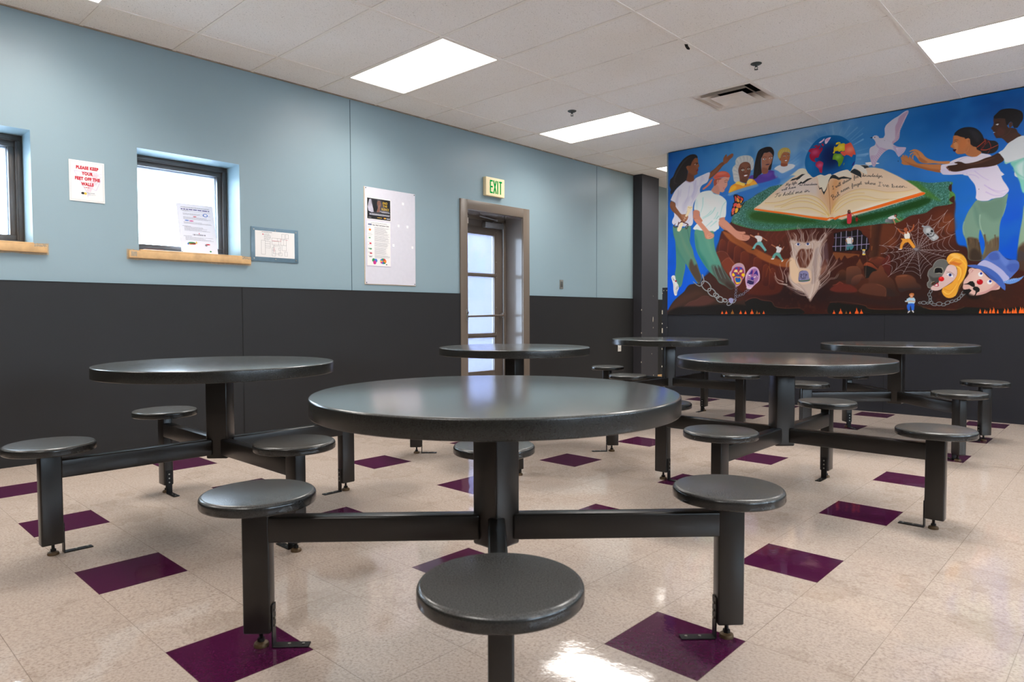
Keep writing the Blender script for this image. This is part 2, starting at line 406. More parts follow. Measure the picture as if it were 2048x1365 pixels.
# ------------------------------------------------------------------ windows
def make_window(n, W):
    y0, y1, z0, z1 = W; d = -.225
    w = thing('window_%d' % n, (0, 0, 0), kind='structure')
    fr = MB()
    def ring(a, bo, x0, x1, bev=.003):
        fr.box(x0, x1, y0+a, y1-a, z1-bo, z1-a, bev); fr.box(x0, x1, y0+a, y1-a, z0+a, z0+bo, bev)
        fr.box(x0, x1, y0+a, y0+bo, z0+bo, z1-bo, bev); fr.box(x0, x1, y1-bo, y1-a, z0+bo, z1-bo, bev)
    ring(0, .034, d-.05, d); ring(.030, .042, d-.05, d+.007, .003); ring(.040, .078, d-.055, d-.012)
    fr.build('window_frame', M_WFRAME, w)
    MB().box(d-.048, d-.044, y0+.07, y1-.07, z0+.07, z1-.07).build('window_pane', M_GLASS, w, smooth=0)
    # outside reveal
    ou = MB(); ou.box(d-.095, d-.055, y0+.0, y1, z1-.09, z1); ou.box(d-.095, d-.055, y1-.085, y1, z0, z1)
    ou.build('outer_reveal', M_STUCCO, w, smooth=0)
    sl = MB(); yl, yr = y0-.074, y1+.074
    sl.box(.0005, .030, yl, yr, z0-.052, z0+.001, .003); sl.box(d+.002, .028, y0+.001, y1-.001, z0-.001, z0+.012, .002)
    so = sl.build('window_sill', M_WOOD, w)
    ck = MB(); random.seed(n)
    def smear(ya, yb, za, zb, xo):
        b = bmesh.new(); k = 14; vs1 = []
        for i in range(k+1):
            t = i/k; vs1.append((b.verts.new((xo, ya+(yb-ya)*t, za+random.uniform(-.004, .004))), b.verts.new((xo+.001, ya+(yb-ya)*t, zb+random.uniform(-.004, .004)))))
        for a, c in zip(vs1, vs1[1:]): b.faces.new((a[0], c[0], c[1], a[1]))
        ck.add(b)
    smear(yl-.010, yr+.012, z0-.063, z0-.047, .0015); smear(yl-.010, yl+.004, z0-.062, z0+.010, .0018); smear(yr-.002, yr+.013, z0-.062, z0+.012, .0018)
    smear(yl-.008, y0, z0-.002, z0+.010, .0016); smear(y1, yr+.010, z0-.002, z0+.012, .0016)
    smear(yr-.075, yr-.004, z0-.012, z0-.002, .0306); smear(yl+.01, yl+.05, z0-.04, z0-.006, .0306)
    ck.build('caulk_smear', M_CAULK, so, smooth=0)
    return w
w1 = make_window(1, W1); w2 = make_window(2, W2)

# ------------------------------------------------------------------ exit door
door = thing('door_1', (0, 0, 0), kind='structure')
cs = MB(); y0, y1, zt = DR[0], DR[1], DR[3]
cs.box(0, .022, y0-.104, y0, 0, zt+.106, .003); cs.box(0, .022, y1, y1+.110, 0, zt+.106, .003); cs.box(0, .0215, y0-.10, y1+.106, zt, zt+.1055, .003)
jb = MB(); jb.box(-.262, .001, y0-.001, y0+.006, 0, zt); jb.box(-.262, .001, y1-.006, y1+.001, 0, zt); jb.box(-.262, .001, y0, y1, zt-.006, zt+.001); jb.build('door_jamb', M_JAMB, door, smooth=0)
cs.box(-.32, -.262, y1-.034, y1-.005, 0, zt); cs.box(-.32, -.262, y0+.005, y0+.034, 0, zt); cs.box(-.32, -.262, y0, y1, zt-.04, zt-.005)
cs.box(-.325, -.3185, y0, y0+.06, 0, zt); cs.box(-.325, -.3185, y1-.085, y1, 0, zt); cs.box(-.325, -.3185, y0, y1, zt-.06, zt)  # added back strips block daylight leaking round the leaf
cs.build('door_frame', M_BROWN, door)
ln = MB(); ya, yb = y0+.036, y1-.058; dx0, dx1 = -.318, -.272; z0d, z1d = .012, zt-.0402
gy0, gy1 = ya+.115, 1.292
ln.box(dx0, dx1, ya, gy0, z0d, z1d, .002); ln.box(dx0, dx1, gy1, yb, z0d, z1d, .002)
ln.box(dx0, dx1, gy0-.001, gy1+.001, 1.929, z1d, .002); ln.box(dx0, dx1, gy0-.001, gy1+.001, z0d, .331, .002)
ln.build('door_leaf', M_BROWND, door)
mt = MB()
for za, zb in ((1.437, 1.480), (.722, .776)):
    mt.box(dx0+.004, dx1+.006, gy0, gy1, za, zb, .004); mt.box(dx1+.004, dx1+.012, gy0+.01, gy1+.030, (za+zb)/2-.012, (za+zb)/2+.012, .003)
for ya_, yb_ in ((gy1-.004, gy1+.032), (gy0-.032, gy0+.004)): mt.box(dx1-.002, dx1+.005, ya_, yb_, .32, 1.99, .002)
mt.box(dx1-.002, dx1+.004, gy0, gy1, 1.935, 2.02, .002)
mt.build('muntin', M_BROWND, door)
for z in (1.97, 1.62, 1.48, 1.44, 1.08, .775, .74, .5): MB().cyl((dx1+.0055, gy1+.024, z), .0045, .003, 8, axis='x').build('door_screw', M_SCREW, door)
for y in (.9, 1.05, 1.2):
    MB().cyl((dx1+.008, y, 1.457), .004, .006, 8, axis='x').build('door_screw', M_SCREW, door); MB().cyl((dx1+.008, y+.03, .75), .004, .006, 8, axis='x').build('door_screw', M_SCREW, door)
for za, zb in ((1.480, 1.929), (.776, 1.437), (.331, .722)):
    MB().box(-.300, -.296, gy0, gy1, za, zb).build('door_pane', M_GLASSD, door, smooth=0)
hg = MB().box(dx1-.006, dx1+.006, yb+.002, yb+.020, .02, z1d, .003)
hg.cyl((dx1+.008, yb+.011, 1.06), .008, 2.04, 10); hg.build('hinge', M_ALU, door)
pb = MB(); pb.tube([(dx1+.06, gy0-.02, .975), (dx1+.06, yb-.03, .985)], .013, 10); pb.box(dx1, dx1+.07, yb-.055, yb-.02, .955, 1.015, .008); pb.box(dx1, dx1+.07, gy0-.075, gy0-.02, .93, 1.03, .008)
pb.build('push_bar', M_BROWND, door)
lp = MB(); lp.box(.0215, .024, y0-.026, y0-.001, .925, 1.055, .001); lp.cyl((.030, y0-.013, 1.015), .011, .016, 14, axis='x'); lp.box(.022, .034, y0-.022, y0-.006, .955, .985, .003)
lp.build('latch_plate', M_SCREW, door)
cl = MB(); cl.box(dx1, dx1+.065, 1.085, 1.385, 2.012, 2.072, .004); cl.build('door_closer', M_ALU, door)
ar = MB(); ar.tube([(dx1+.045, 1.22, 2.078), (dx1+.09, 1.24, 2.10), (dx1+.12, .93, 2.118)], .008, 8); ar.tube([(dx1+.12, .93, 2.118), (dx1+.04, 1.10, 2.122)], .007, 8); ar.cyl((dx1+.09, 1.24, 2.098), .015, .02, 12)
ar.build('closer_arm', M_ALU, door)
sb = MB(); sb.box(dx1, dx1+.03, .76, .845, 2.035, 2.10, .003); sb.build('door_sensor', M_VENT, door)
# outdoors behind the glass
MB().box(-30, -.4, -25, 25, -.15, -.05).build('ground_outside', M_SNOW, smooth=0, kind='structure')
ow = MB().box(-3.4, -3.2, 1.7, 9.0, -.05, 3.2).build('added_backdrop_wall', M_OUTW, smooth=0, kind='structure')  # added wall, placed to dim the view through the door glass
for ya_, yb_, za, zb in ((3.40, 4.02, 1.76, 2.11), (3.42, 4.00, 1.26, 1.61)): MB().box(-3.2, -3.18, ya_, yb_, za, zb).build('pane_shape_panel', M_OUTP, ow, smooth=0)  # added panels stand in for the grey shapes in the panes
if ADDED_SIDE_WINDOWS: MB().box(XR+.25, XR+30, -25, 25, -.15, -.05).build('added_bounce_ground', M_SNOW, smooth=0, kind='structure')  # unseen snow added to bounce daylight in through the side windows

# ------------------------------------------------------------------ ceiling lights
def make_light(i, k, label):
    x0, x1, y0, y1 = lrect(i, k); cx_, cy_ = (x0+x1)/2, (y0+y1)/2
    L = thing('ceiling_light', (cx_, cy_, CEIL), label=label, cat='ceiling light', group='recessed fluorescent ceiling lights')
    a, c = .6096, .3048
    f = MB()
    f.box(-a+.004, a-.004, -c+.004, -c+.024, -.004, .006, .001); f.box(-a+.004, a-.004, c-.024, c-.004, -.004, .006, .001)
    f.box(-a+.004, -a+.024, -c+.024, c-.024, -.004, .006, .001); f.box(a-.024, a-.004, -c+.024, c-.024, -.004, .006, .001)
    f.build('light_frame', M_GRID, L, smooth=0)
    h = MB()
    h.box(-a+.005, a-.005, -c+.005, c-.005, .085, .09); h.build('light_housing', M_GRID, L, smooth=0)
    MB().box(-a+.022, a-.022, -c+.022, c-.022, .001, .005).build('light_diffuser', M_LAMP, L, smooth=0)
    ld = D.lights.new('fluorescent_tubes', 'AREA'); ld.shape = 'RECTANGLE'; ld.size = 2*a-.05; ld.size_y = 2*c-.05; ld.energy = LAMP_WATTS; ld.color = (1, .95, .90); ld.spread = math.radians(LAMP_SPREAD)
    lo = D.objects.new('fluorescent_tubes', ld); COL.objects.link(lo); lo.parent = L; lo.location = (0, 0, -.0005)
    return L
LL = {(0, -2): 'long bright ceiling light left of centre, nearest the whiteboard', (0, 2): 'long bright ceiling light in the middle distance above the exit door side', (0, 6): 'ceiling light glimpsed in the passage behind the dark pilaster',
      (0, -6): 'ceiling light cut off at the top left corner of the view', (3, 2): 'ceiling light at the upper right above the mural, cut by the frame'}
for i, k in LIGHTS:
    lab = LL.get((i, k), 'added unseen light %s, %s' % ({0: 'in the row beside the window wall', 3: 'in the middle row of the room', 6: 'in the row farthest from the windows'}[i],
        {-14: 'at the far back behind the camera', -10: 'behind the camera', -6: 'just above the camera', -2: 'over the right side of the room', 2: 'outside the right edge near the mural wall', 6: 'beyond the mural wall', 10: 'deep in the passage'}[k]))
    make_light(i, k, lab)

# ------------------------------------------------------------------ vent
vx, vy = (VENT[0]+VENT[1])/2, (VENT[2]+VENT[3])/2
v = thing('air_vent', (vx, vy, CEIL), label='square dusty white ceiling air vent with stepped louvres', cat='air vent')
H = .3048
def frustum(mb, r0, z0, r1, z1, th=.0015):
    b = bmesh.new()
    P = [[b.verts.new((sx*r, sy*r, z)) for sx, sy in ((-1, -1), (1, -1), (1, 1), (-1, 1))] for r, z in ((r0, z0), (r1, z1), (r1-.002, z1+th), (r0-.002, z0+th))]
    for q in range(4):
        for k in range(4): b.faces.new((P[q][k], P[q][(k+1) % 4], P[(q+1) % 4][(k+1) % 4], P[(q+1) % 4][k]))
    bmesh.ops.recalc_face_normals(b, faces=b.faces[:]); mb.add(b)
f = MB()
for a in ((-H+.004, H-.004, -H+.004, -H+.032), (-H+.004, H-.004, H-.032, H-.004), (-H+.004, -H+.032, -H+.032, H-.032), (H-.032, H-.004, -H+.032, H-.032)): f.box(*a, -.004, 0, .001)
frustum(f, .275, -.002, .20, .07); f.build('vent_frame', M_VENT, v, smooth=0)
f = MB(); frustum(f, .215, -.012, .15, .05); frustum(f, .221, -.012, .215, -.006); f.build('louvre_ring', M_VENT, v, smooth=0)
f = MB(); frustum(f, .155, -.014, .001, .03); f.build('centre_plate', M_VENT, v, smooth=0)
f = MB(); f.box(-.2, .2, -.2, .2, .30, .31); f.box(-.205, -.2, -.2, .2, .07, .31); f.box(.2, .205, -.2, .2, .07, .31); f.box(-.2, .2, -.205, -.2, .07, .31); f.box(-.2, .2, .2, .205, .07, .31)
f.build('duct', M_DUCT, v, smooth=0)

# ------------------------------------------------------------------ sprinklers and the small black tag
def sprinkler(x, y, lab):
    s = thing('fire_sprinkler', (x, y, CEIL), label=lab, cat='sprinkler', group='fire sprinklers in the ceiling')
    MB().lathe([(0, 0), (.043, -.001), (.042, -.005), (.03, -.012), (.014, -.016), (0, -.016)], 32).build('escutcheon', M_SPRK, s)
    h = MB().lathe([(0, -.014), (.010, -.014), (.009, -.028), (0, -.028)], 14)
    for sx in (-1, 1): h.tube([(sx*.008, 0, -.026), (sx*.013, 0, -.036), (sx*.006, 0, -.048)], .0022, 6)
    h.lathe([(0, -.046), (.015, -.047), (.015, -.049), (0, -.049)], 16); h.build('sprinkler_head', M_SPRK, s)
sprinkler(1.254, .829, 'small grey sprinkler beside the ceiling light over the exit door')
sprinkler(3.097, .842, 'grey sprinkler to the right of the square air vent')
k = MB(); P = [(-.012, 0, 0), (.012, 0, 0), (.016, .002, -.014), (.030, .004, -.030), (.026, .006, -.040), (.008, .005, -.036), (-.006, .002, -.018)]
b = bmesh.new(); b.faces.new([b.verts.new(q) for q in P]); r = bmesh.ops.extrude_face_region(b, geom=b.faces[:]); bmesh.ops.translate(b, vec=(.001, .003, 0), verts=[q for q in r['geom'] if isinstance(q, bmesh.types.BMVert)]); bmesh.ops.recalc_face_normals(b, faces=b.faces[:])
k.add(b); o = k.build('hanging_clip', M_BLACK, smooth=0, label='tiny black clip hanging from a ceiling bar', cat='clip'); o.location = (2.886, .097, CEIL-.004); o.rotation_euler = (0, 0, .7)

# ================================================================== tables with attached stools
SR = .1645
def rounded(r, z1, z0, rt, rb, dish=0):
    p = [(0, z1-dish)]
    if dish: p += [(r*.55, z1-dish*.9), (r*.82, z1-dish*.25)]
    for i in range(7): a = PI/2*(1-i/6); p.append((r-rt+rt*math.cos(a), z1-rt+rt*math.sin(a)))
    for i in range(5): a = PI/2*i/4; p.append((r-rb+rb*math.cos(a), z0+rb-rb*math.sin(a)))
    return p+[(0, z0)]
def make_table():
    T = thing('cafeteria_table')
    def two_tone(o, z):
        for p in o.data.polygons: p.material_index = 1 if p.center.z < z else 0
    two_tone(MB().lathe(rounded(.5375, .7604, .7080, .007, .004), 128).build('tabletop', [M_TOP, M_EDGE], T, smooth=50), .7570)
    mp_ = MB(); mp_.box(-.20, .20, -.03, .03, .700, .7082, .001); mp_.box(-.03, .03, -.20, .20, .700, .7082, .001); mp_.build('mounting_plate', M_STEEL, T)
    c = MB(); c.box(-.0505, .0505, -.0505, .0505, .300, .7005, .008, 3, Matrix.Rotation(PI/4, 4, 'Z'))
    c.build('column', M_STEEL, T)
    for q in range(4):
        rt = Matrix.Rotation(q*PI/2, 4, 'Z')
        MB().box(.050, .673, -.0252, .0252, .318, .394, .006, 3, rt).build('arm', M_STEEL, T)
        leg = MB().box(.668, .748, -.0255, .0255, .046, .428, .006, 3, rt)
        leg.build('leg', M_STEEL, T); lg = D.objects[[o.name for o in T.children][-1]]
        ft = MB(); ft.cyl((0, 0, .032), .006, .034, 10, mat=rt @ Matrix.Translation((.703, 0, 0)))
        ft.cyl((0, 0, .020), .011, .010, 6, mat=rt @ Matrix.Translation((.703, 0, 0))); ft.build('levelling_foot', M_BRACKET, lg)
        MB().lathe([(0, 0), (.021, 0), (.022, .004), (.020, .011), (.012, .015), (0, .015)], 24, rt @ Matrix.Translation((.703, 0, .0005))).build('foot_pad', M_BRASS, lg)
        bk = MB(); bk.box(.6635, .6675, -.016, .016, .0005, .128, .001, 1, rt); bk.box(.560, .6675, -.016, .016, .0005, .0045, .001, 1, rt); bk.build('floor_bracket', M_BRACKET, lg)
        for z in (.108, .085, .062): MB().cyl((.6625, 0, z), .0042, .004, 10, mat=rt, axis='x').build('bracket_screw', M_SCREW, lg)
        for x in (.62, .578): MB().cyl((x, 0, .0055), .0045, .003, 10, mat=rt).build('bracket_screw', M_SCREW, lg)
        pl_ = MB(); pl_.box(.60, .80, -.045, .045, .4275, .4335, .002, 1, rt); pl_.build('seat_plate', M_STEEL, T)
        two_tone(MB().lathe(rounded(SR, .4666, .4325, .013, .006), 96, rt @ Matrix.Translation((.704, 0, 0))).build('seat', [M_SEAT, M_SEDGE], T, smooth=50), .4600)
    return T
tb = make_table(); index_kids()
tabs = [((4.000, -3.060), 45, 'round grey table with four stools nearest the camera, in the centre foreground'),
        ((2.130, -3.066), 0, 'round grey table with four stools at the left, below the windows'),
        ((4.020, -.925), 0, 'round grey table with four stools at the right, in front of the mural middle'),
        ((2.113, -.938), 45, 'round grey table with four stools directly in front of the exit door'),
        ((2.120, 1.214), 0, 'round grey table with four stools near the left end of the mural'),
        ((4.018, 1.340), 45, 'round grey table with four stools farthest right, closest to the mural wall')]
for i, ((x, y), a, lab) in enumerate(tabs):
    o = tb if i == 0 else copy_tree(tb)
    o.location = (x, y, 0); o.rotation_euler = (0, 0, math.radians(a))
    tag(o, lab, 'table', 'round grey tables with attached stools')

# ================================================================== things on the window wall
BAR_N = 0
def txt(body, size, loc, mat, parent, align='CENTER', xs=1.0, depth=.0004, name='lettering', shear=0, off=0, spacing=1.0, track=1.0):
    """Lettering lying on the x = const wall, reading towards +y."""
    cu = D.curves.new('t', 'FONT'); cu.body = body; cu.size = size; cu.align_x = align; cu.align_y = 'CENTER'; cu.extrude = depth; cu.offset = off
    cu.shear = shear; cu.space_line = spacing; cu.resolution_u = 3; cu.space_character = track
    o = D.objects.new('t', cu); COL.objects.link(o)
    dg = bpy.context.evaluated_depsgraph_get(); me = D.meshes.new_from_object(o.evaluated_get(dg))
    D.objects.remove(o); D.curves.remove(cu)
    rot_ = Matrix(((0, 0, 1, 0), (1, 0, 0, 0), (0, 1, 0, 0), (0, 0, 0, 1)))
    me.transform(Matrix.Translation(loc) @ rot_ @ Matrix.Diagonal((xs, 1, 1, 1)))
    me.materials.clear(); ob = D.objects.new(name, me); COL.objects.link(ob); me.materials.append(mat); ob.parent = parent
    return ob
def lines(mb, x, ya, yb, z, h, wordlen=.012, gap=.004, th=.0004, fill=1.0):
    """A row of short bars: a line of print too small to read."""
    y = ya
    while y < ya+(yb-ya)*fill-.002:
        w = min(random.uniform(.5, 1.6)*wordlen, yb-y); mb.box(x, x+th, y, y+w, z-h/2, z+h/2); y += w+gap
def disc(mb, x, y, z, ry, rz, n=18, th=.0006, a0=0, a1=2*PI):
    b = bmesh.new(); full = abs(a1-a0-2*PI) < 1e-6
    vs1 = [b.verts.new((x+th, y+ry*math.cos(a0+(a1-a0)*i/n), z+rz*math.sin(a0+(a1-a0)*i/n))) for i in range(n if full else n+1)]
    if not full: vs1.append(b.verts.new((x+th, y, z)))
    b.faces.new(vs1); mb.add(b)
# red-lettered notice
P = thing('wall_notice', (0, 0, 0), label='white laminated notice with red lettering between the two windows', cat='sign')
ya, yb, za, zb = -3.141, -2.924, 1.782, 2.063; xm = (ya+yb)/2
P.location = (0, xm, za)
MB().box(.002, .005, ya-xm, yb-xm, 0, zb-za, .001, 1).build('notice_sheet', M_WHITE, P, smooth=0)
f = MB()
for q in ((-.1, .1, .2705, .2712), (-.1, .1, .0098, .0105), (-.1, -.0993, .0105, .27), (.0993, .1, .0105, .27)): f.box(.005, .0054, *q)
f.build('notice_border', M_PLATE, P, smooth=0)
def tri_outline(mb, pts, w, x):
    for (a, c) in zip(pts, pts[1:]+pts[:1]):
        a, c = Vector((x, *a)), Vector((x, *c)); d = (c-a).normalized(); nrm = Vector((0, -d.z, d.y))*w/2
        b = bmesh.new(); b.faces.new([b.verts.new(q) for q in (a+nrm, c+nrm, c-nrm, a-nrm)]); mb.add(b)
f = MB(); tri_outline(f, [(-.078, .207), (.062, .207), (.0, .062)], .006, .0052); tri_outline(f, [(.02, .10), (.055, .085), (.085, .16)], .005, .0052)
f.build('faint_emblem', M_LILAC, P, smooth=0)
f = MB(); b = bmesh.new(); b.faces.new([b.verts.new((.0053, *q)) for q in ((.04, .20), (.073, .20), (.02, .068), (-.005, .078))]); f.add(b); f.build('faint_emblem', M_PINK, P, smooth=0)
for tx, zz, yy, a in (('P', .045, .008, 0), ('Y', .13, .055, 0), ('S', .16, .078, 0), ('C', .19, .080, 0)): txt(tx, .036, (.0054, yy, zz), M_LILAC, P, name='faint_emblem')
for tx, zz in (('PLEASE KEEP', .232), ('YOUR', .193), ('FEET OFF THE', .157), ('WALLS', .121)):
    txt(tx, .0285, (.0058, .002, zz), M_RED, P, xs=.76, off=.0019, track=1.14)
f = MB(); lines(f, .0058, -.018, .018, .099, .004, .010, .003); f.build('small_print', M_RED, P, smooth=0)
f = MB(); disc(f, .0055, -.028, .058, .010, .008); f.build('logo_mark', M_INK, P, smooth=0)
f = MB(); disc(f, .006, -.012, .057, .008, .008); f.build('logo_mark', M_YEL, P, smooth=0)
f = MB(); lines(f, .0055, 0, .048, .062, .004, .006, .002); lines(f, .0055, 0, .05, .052, .0015, .02, .001); f.build('small_print', M_GREYINK, P, smooth=0)

# framed floor plan
P = thing('framed_floor_plan', (0, -1.6415, 1.4425), label='small floor plan sheet under bolted slate blue plastic beside the window', cat='frame')
MB().box(.001, .007, -.2135, .2140, 0, .284, .002, 2).build('acrylic_plate', M_SLATE, P)
MB().box(.0071, .0078, -.1785, .1770, .0365, .2545).build('plan_sheet', M_WHITE, P, smooth=0)
f = MB(); x = .0079
def ln_(y0, z0, y1, z1, w=.0011):
    f.box(x, x+.0003, min(y0, y1)-w/2, max(y0, y1)+w/2, min(z0, z1)-w/2, max(z0, z1)+w/2)
def rc(y0, z0, y1, z1): ln_(y0, z0, y1, z0); ln_(y0, z1, y1, z1); ln_(y0, z0, y0, z1); ln_(y1, z0, y1, z1)
rc(-.125, .06, -.09, .175); rc(-.09, .115, -.045, .17); ln_(-.09, .13, -.045, .13); ln_(-.09, .15, -.045, .15); rc(-.03, .145, .03, .175); rc(-.03, .145, .1, .20); rc(-.02, .07, .045, .135); rc(.03, .055, .06, .08)
rc(.06, .10, .10, .145); rc(.06, .19, .085, .24); rc(.095, .205, .12, .24); rc(-.03, .05, 0, .10); rc(.085, .055, .11, .09); ln_(.02, .20, .02, .175); ln_(.05, .20, .05, .145); ln_(-.01, .1, -.01, .145); ln_(.075, .145, .075, .20); rc(-.03, .1, -.01, .12); rc(.03, .1, .045, .12)
for k in range(7): lines(f, x, -.10, -.04, .232-k*.0085, .0016, .012, .003, fill=random.uniform(.6, 1))
lines(f, x, -.12, -.03, .245, .003, .01, .002)
f.build('plan_lines', M_INK, P, smooth=0)
f = MB(); ln_r = f
for q in ((-.03, .176, .05, .178), (.05, .176, .052, .2), (-.012, .08, -.010, .12), (.09, .19, .115, .192), (-.115, .222, -.105, .23)): f.box(.0083, .0087, q[0], q[2], q[1], q[3])
f.build('red_route', M_RED, P, smooth=0)
for y, z in ((-.19, .262), (0, .262), (.19, .262), (-.19, .022), (0, .022), (.19, .022)): MB().cyl((.009, y, z), .0055, .004, 12, axis='x').build('plate_bolt', M_SCREW, P)

# whiteboard
P = thing('whiteboard', (0, -.4335, 1.288), label='tall pale lilac notice board screwed to the teal wall', cat='board')
MB().box(.002, .009, -.3015, .3015, 0, .917, .001, 1).build('board_panel', M_BOARD, P, smooth=0)
f = MB(); f.box(.001, .004, -.3075, .3060, -.006, .918, .001, 1); f.build('board_backing', M_BOARDEDGE, P, smooth=0)
for y, z in ((-.29, .905), (.29, .905), (-.29, .012), (.29, .012)): MB().cyl((.0100, y, z), .005, .003, 10, axis='x').build('board_screw', M_INK, P)
spots = [(-.286, 2.090), (-.344, 1.868), (-.233, 1.868), (-.408, 1.672), (-.172, 1.668)]
sl_ = ['topmost of the five small square pads on the lilac board', 'small square pad on the lilac board, left of the middle pair', 'small square pad on the lilac board, right of the middle pair', 'small square pad at the lower edge of the long poster on the lilac board', 'lowest small square pad near the right edge of the lilac board']
for i, (y, z) in enumerate(spots):
    q = MB().box(0, .003, -.0125, .0125, -.0135, .0135, .001, 1); q.box(.003, .0036, -.001, .001, -.0135, .0135)
    o = q.build('adhesive_pad', M_CARD, smooth=0, label=sl_[i], cat='pad', group='adhesive pads on the lilac board'); o.location = (.009, y, z)
# END THE SILENCE poster
P = thing('landscape_poster', (.0092, -.5757, 1.900), label='black landscape poster END THE SILENCE in yellow on the board', cat='poster')
MB().box(0, .0018, -.1415, .1415, 0, .210, .0005, 1).build('poster_border', M_WHITE, P, smooth=0)
M_PB = plain('poster_black', srgb(20, 20, 24), .4)
MB().box(.0018, .0022, -.1340, .1345, .0075, .2025).build('poster_print', M_PB, P, smooth=0)
M_PG = plain('poster_grey_figure', srgb(176, 172, 184), .5, var=.25, scale=20); M_PS = plain('poster_brown_face', srgb(122, 84, 70), .5, var=.3, scale=30); M_PG2 = plain('poster_dark_grey', srgb(66, 64, 72), .5, var=.3, scale=18)
def shape(pts, x, mat, nm='printed_figure'):
    b = bmesh.new(); b.faces.new([b.verts.new((x, *q)) for q in pts]); MB().add(b).build(nm, mat, P, smooth=0)
shape([(-.115, .19), (-.06, .2), (.0, .2), (.03, .19), (.06, .13), (.1, .11), (.1, .075), (0, .07), (-.08, .065), (-.12, .08)], .0023, M_PG2)
shape([(-.13, .12), (-.11, .19), (-.09, .195), (-.084, .16), (-.072, .12), (-.066, .105), (-.062, .075), (-.085, .07), (-.12, .08)], .0024, M_PG)
shape([(-.01, .185), (.012, .188), (.024, .165), (.024, .145), (.014, .13), (.010, .10), (.008, .08), (-.03, .075), (-.012, .11), (-.010, .135), (-.022, .15), (-.02, .17)], .0025, M_PS)
shape([(-.08, .19), (-.02, .195), (-.02, .16), (-.024, .14), (-.014, .12), (-.03, .075), (-.058, .075), (-.062, .10), (-.068, .12), (-.066, .15)], .0026, M_PB)
for tx, zz in (('END', .168), ('THE', .139), ('SILENCE', .109)): txt(tx, .031, (.0027, .072, zz), M_YEL, P, xs=.92 if tx != 'SILENCE' else .78)
f = MB()
for z, a, c in ((.087, .01, .12), (.078, .03, .128)): lines(f, .0027, a, c, z, .0035, .01, .003)
for z in (.058, .052, .046): lines(f, .0027, -.11, .125, z, .0024, .012, .002)
lines(f, .0027, .085, .13, .026, .003, .01, .002); lines(f, .0027, .09, .13, .019, .003, .01, .002); lines(f, .0027, -.12, -.09, .02, .002, .008, .002)
f.build('small_print', M_PAPERW, P, smooth=0)
f = MB(); lines(f, .0027, -.02, .035, .024, .004, .018, .002); disc(f, .0027, .073, .024, .008, .006); f.build('small_print', M_YEL, P, smooth=0)
f = MB(); disc(f, .0027, .06, .025, .006, .006); f.build('logo_mark', M_ORG, P, smooth=0)
# long service-centre poster
P = thing('portrait_poster', (.0092, -.5780, 1.458), label='tall white printed poster with coloured charts at its foot, on the board', cat='poster')
MB().box(0, .0022, -.1430, .1430, 0, .434, .0008, 1).build('poster_sleeve', M_LILAC, P, smooth=0)
MB().box(.0022, .0027, -.1365, .1365, .006, .4285).build('poster_sheet', M_WHITE, P, smooth=0)
txt('Platte Valley Youth Services Center', .0155, (.0029, .022, .392), M_INK, P, xs=.86, off=.0003)
f = MB(); f.box(.0027, .0030, -.125, -.083, .388, .402); f.build('blue_banner', plain('faded_navy_print', srgb(92, 100, 134), .7), P, smooth=0)
f = MB(); lines(f, .0028, -.09, .09, .413, .003, .014, .003); lines(f, .0028, -.10, .11, .406, .0012, .03, .002)
for r0, r1 in ((.375, .297), (.290, .236), (.228, .188), (.180, .148), (.142, .112), (.106, .080)):
    z = r0
    while z > r1: lines(f, .0028, -.052, .125, z, .0019, .011, .002, fill=random.uniform(.62, 1)); z -= .0062
for z in (.372, .365, .31, .30, .285, .231, .201, .173, .134, .128, .098): lines(f, .0028, -.128, -.075, z, .002, .009, .002, fill=random.uniform(.5, 1))
f.build('small_print', M_GREYINK, P, smooth=0)
f = MB()
for z in (.384, .293, .233, .184, .145, .109, .077): f.box(.0027, .0029, -.130, .130, z-.0003, z+.0003)
f.box(.0027, .0029, -.057, -.0564, .077, .384); f.build('table_rule', M_LILAC, P, smooth=0)
for (y, z, ry, rz, m) in [(-.105, .345, .014, .010, M_ORG), (-.108, .268, .012, .005, M_GRN), (-.10, .216, .013, .007, M_RED), (-.098, .163, .015, .006, M_GRN), (-.095, .122, .015, .006, M_RED), (-.10, .09, .02, .003, M_INK), (-.118, .165, .006, .004, M_INK)]:
    f = MB(); disc(f, .0028, y, z, ry, rz); f.build('small_picture', m, P, smooth=0)
for (y, z, m) in [(-.065, .058, M_GRN), (-.040, .055, M_BLU), (-.053, .036, M_MAG)]:
    f = MB(); disc(f, .0028+(.0001 if m is M_BLU else .0002 if m is M_MAG else 0), y, z, .018, .018); f.build('venn_circle', m, P, smooth=0)
pc = [M_ORG, M_RED, M_GRN, M_BLU, M_YEL, M_MAG, M_BLU, M_GRN, M_ORG]
for i in range(9):
    f = MB(); disc(f, .0029, .046, .052, .038, .027, 6, a0=i*2*PI/9, a1=(i+1)*2*PI/9); f.build('pie_slice', pc[i], P, smooth=0)
f = MB(); disc(f, .0028, .085, .022, .008, .005); f.build('logo_mark', M_INK, P, smooth=0)

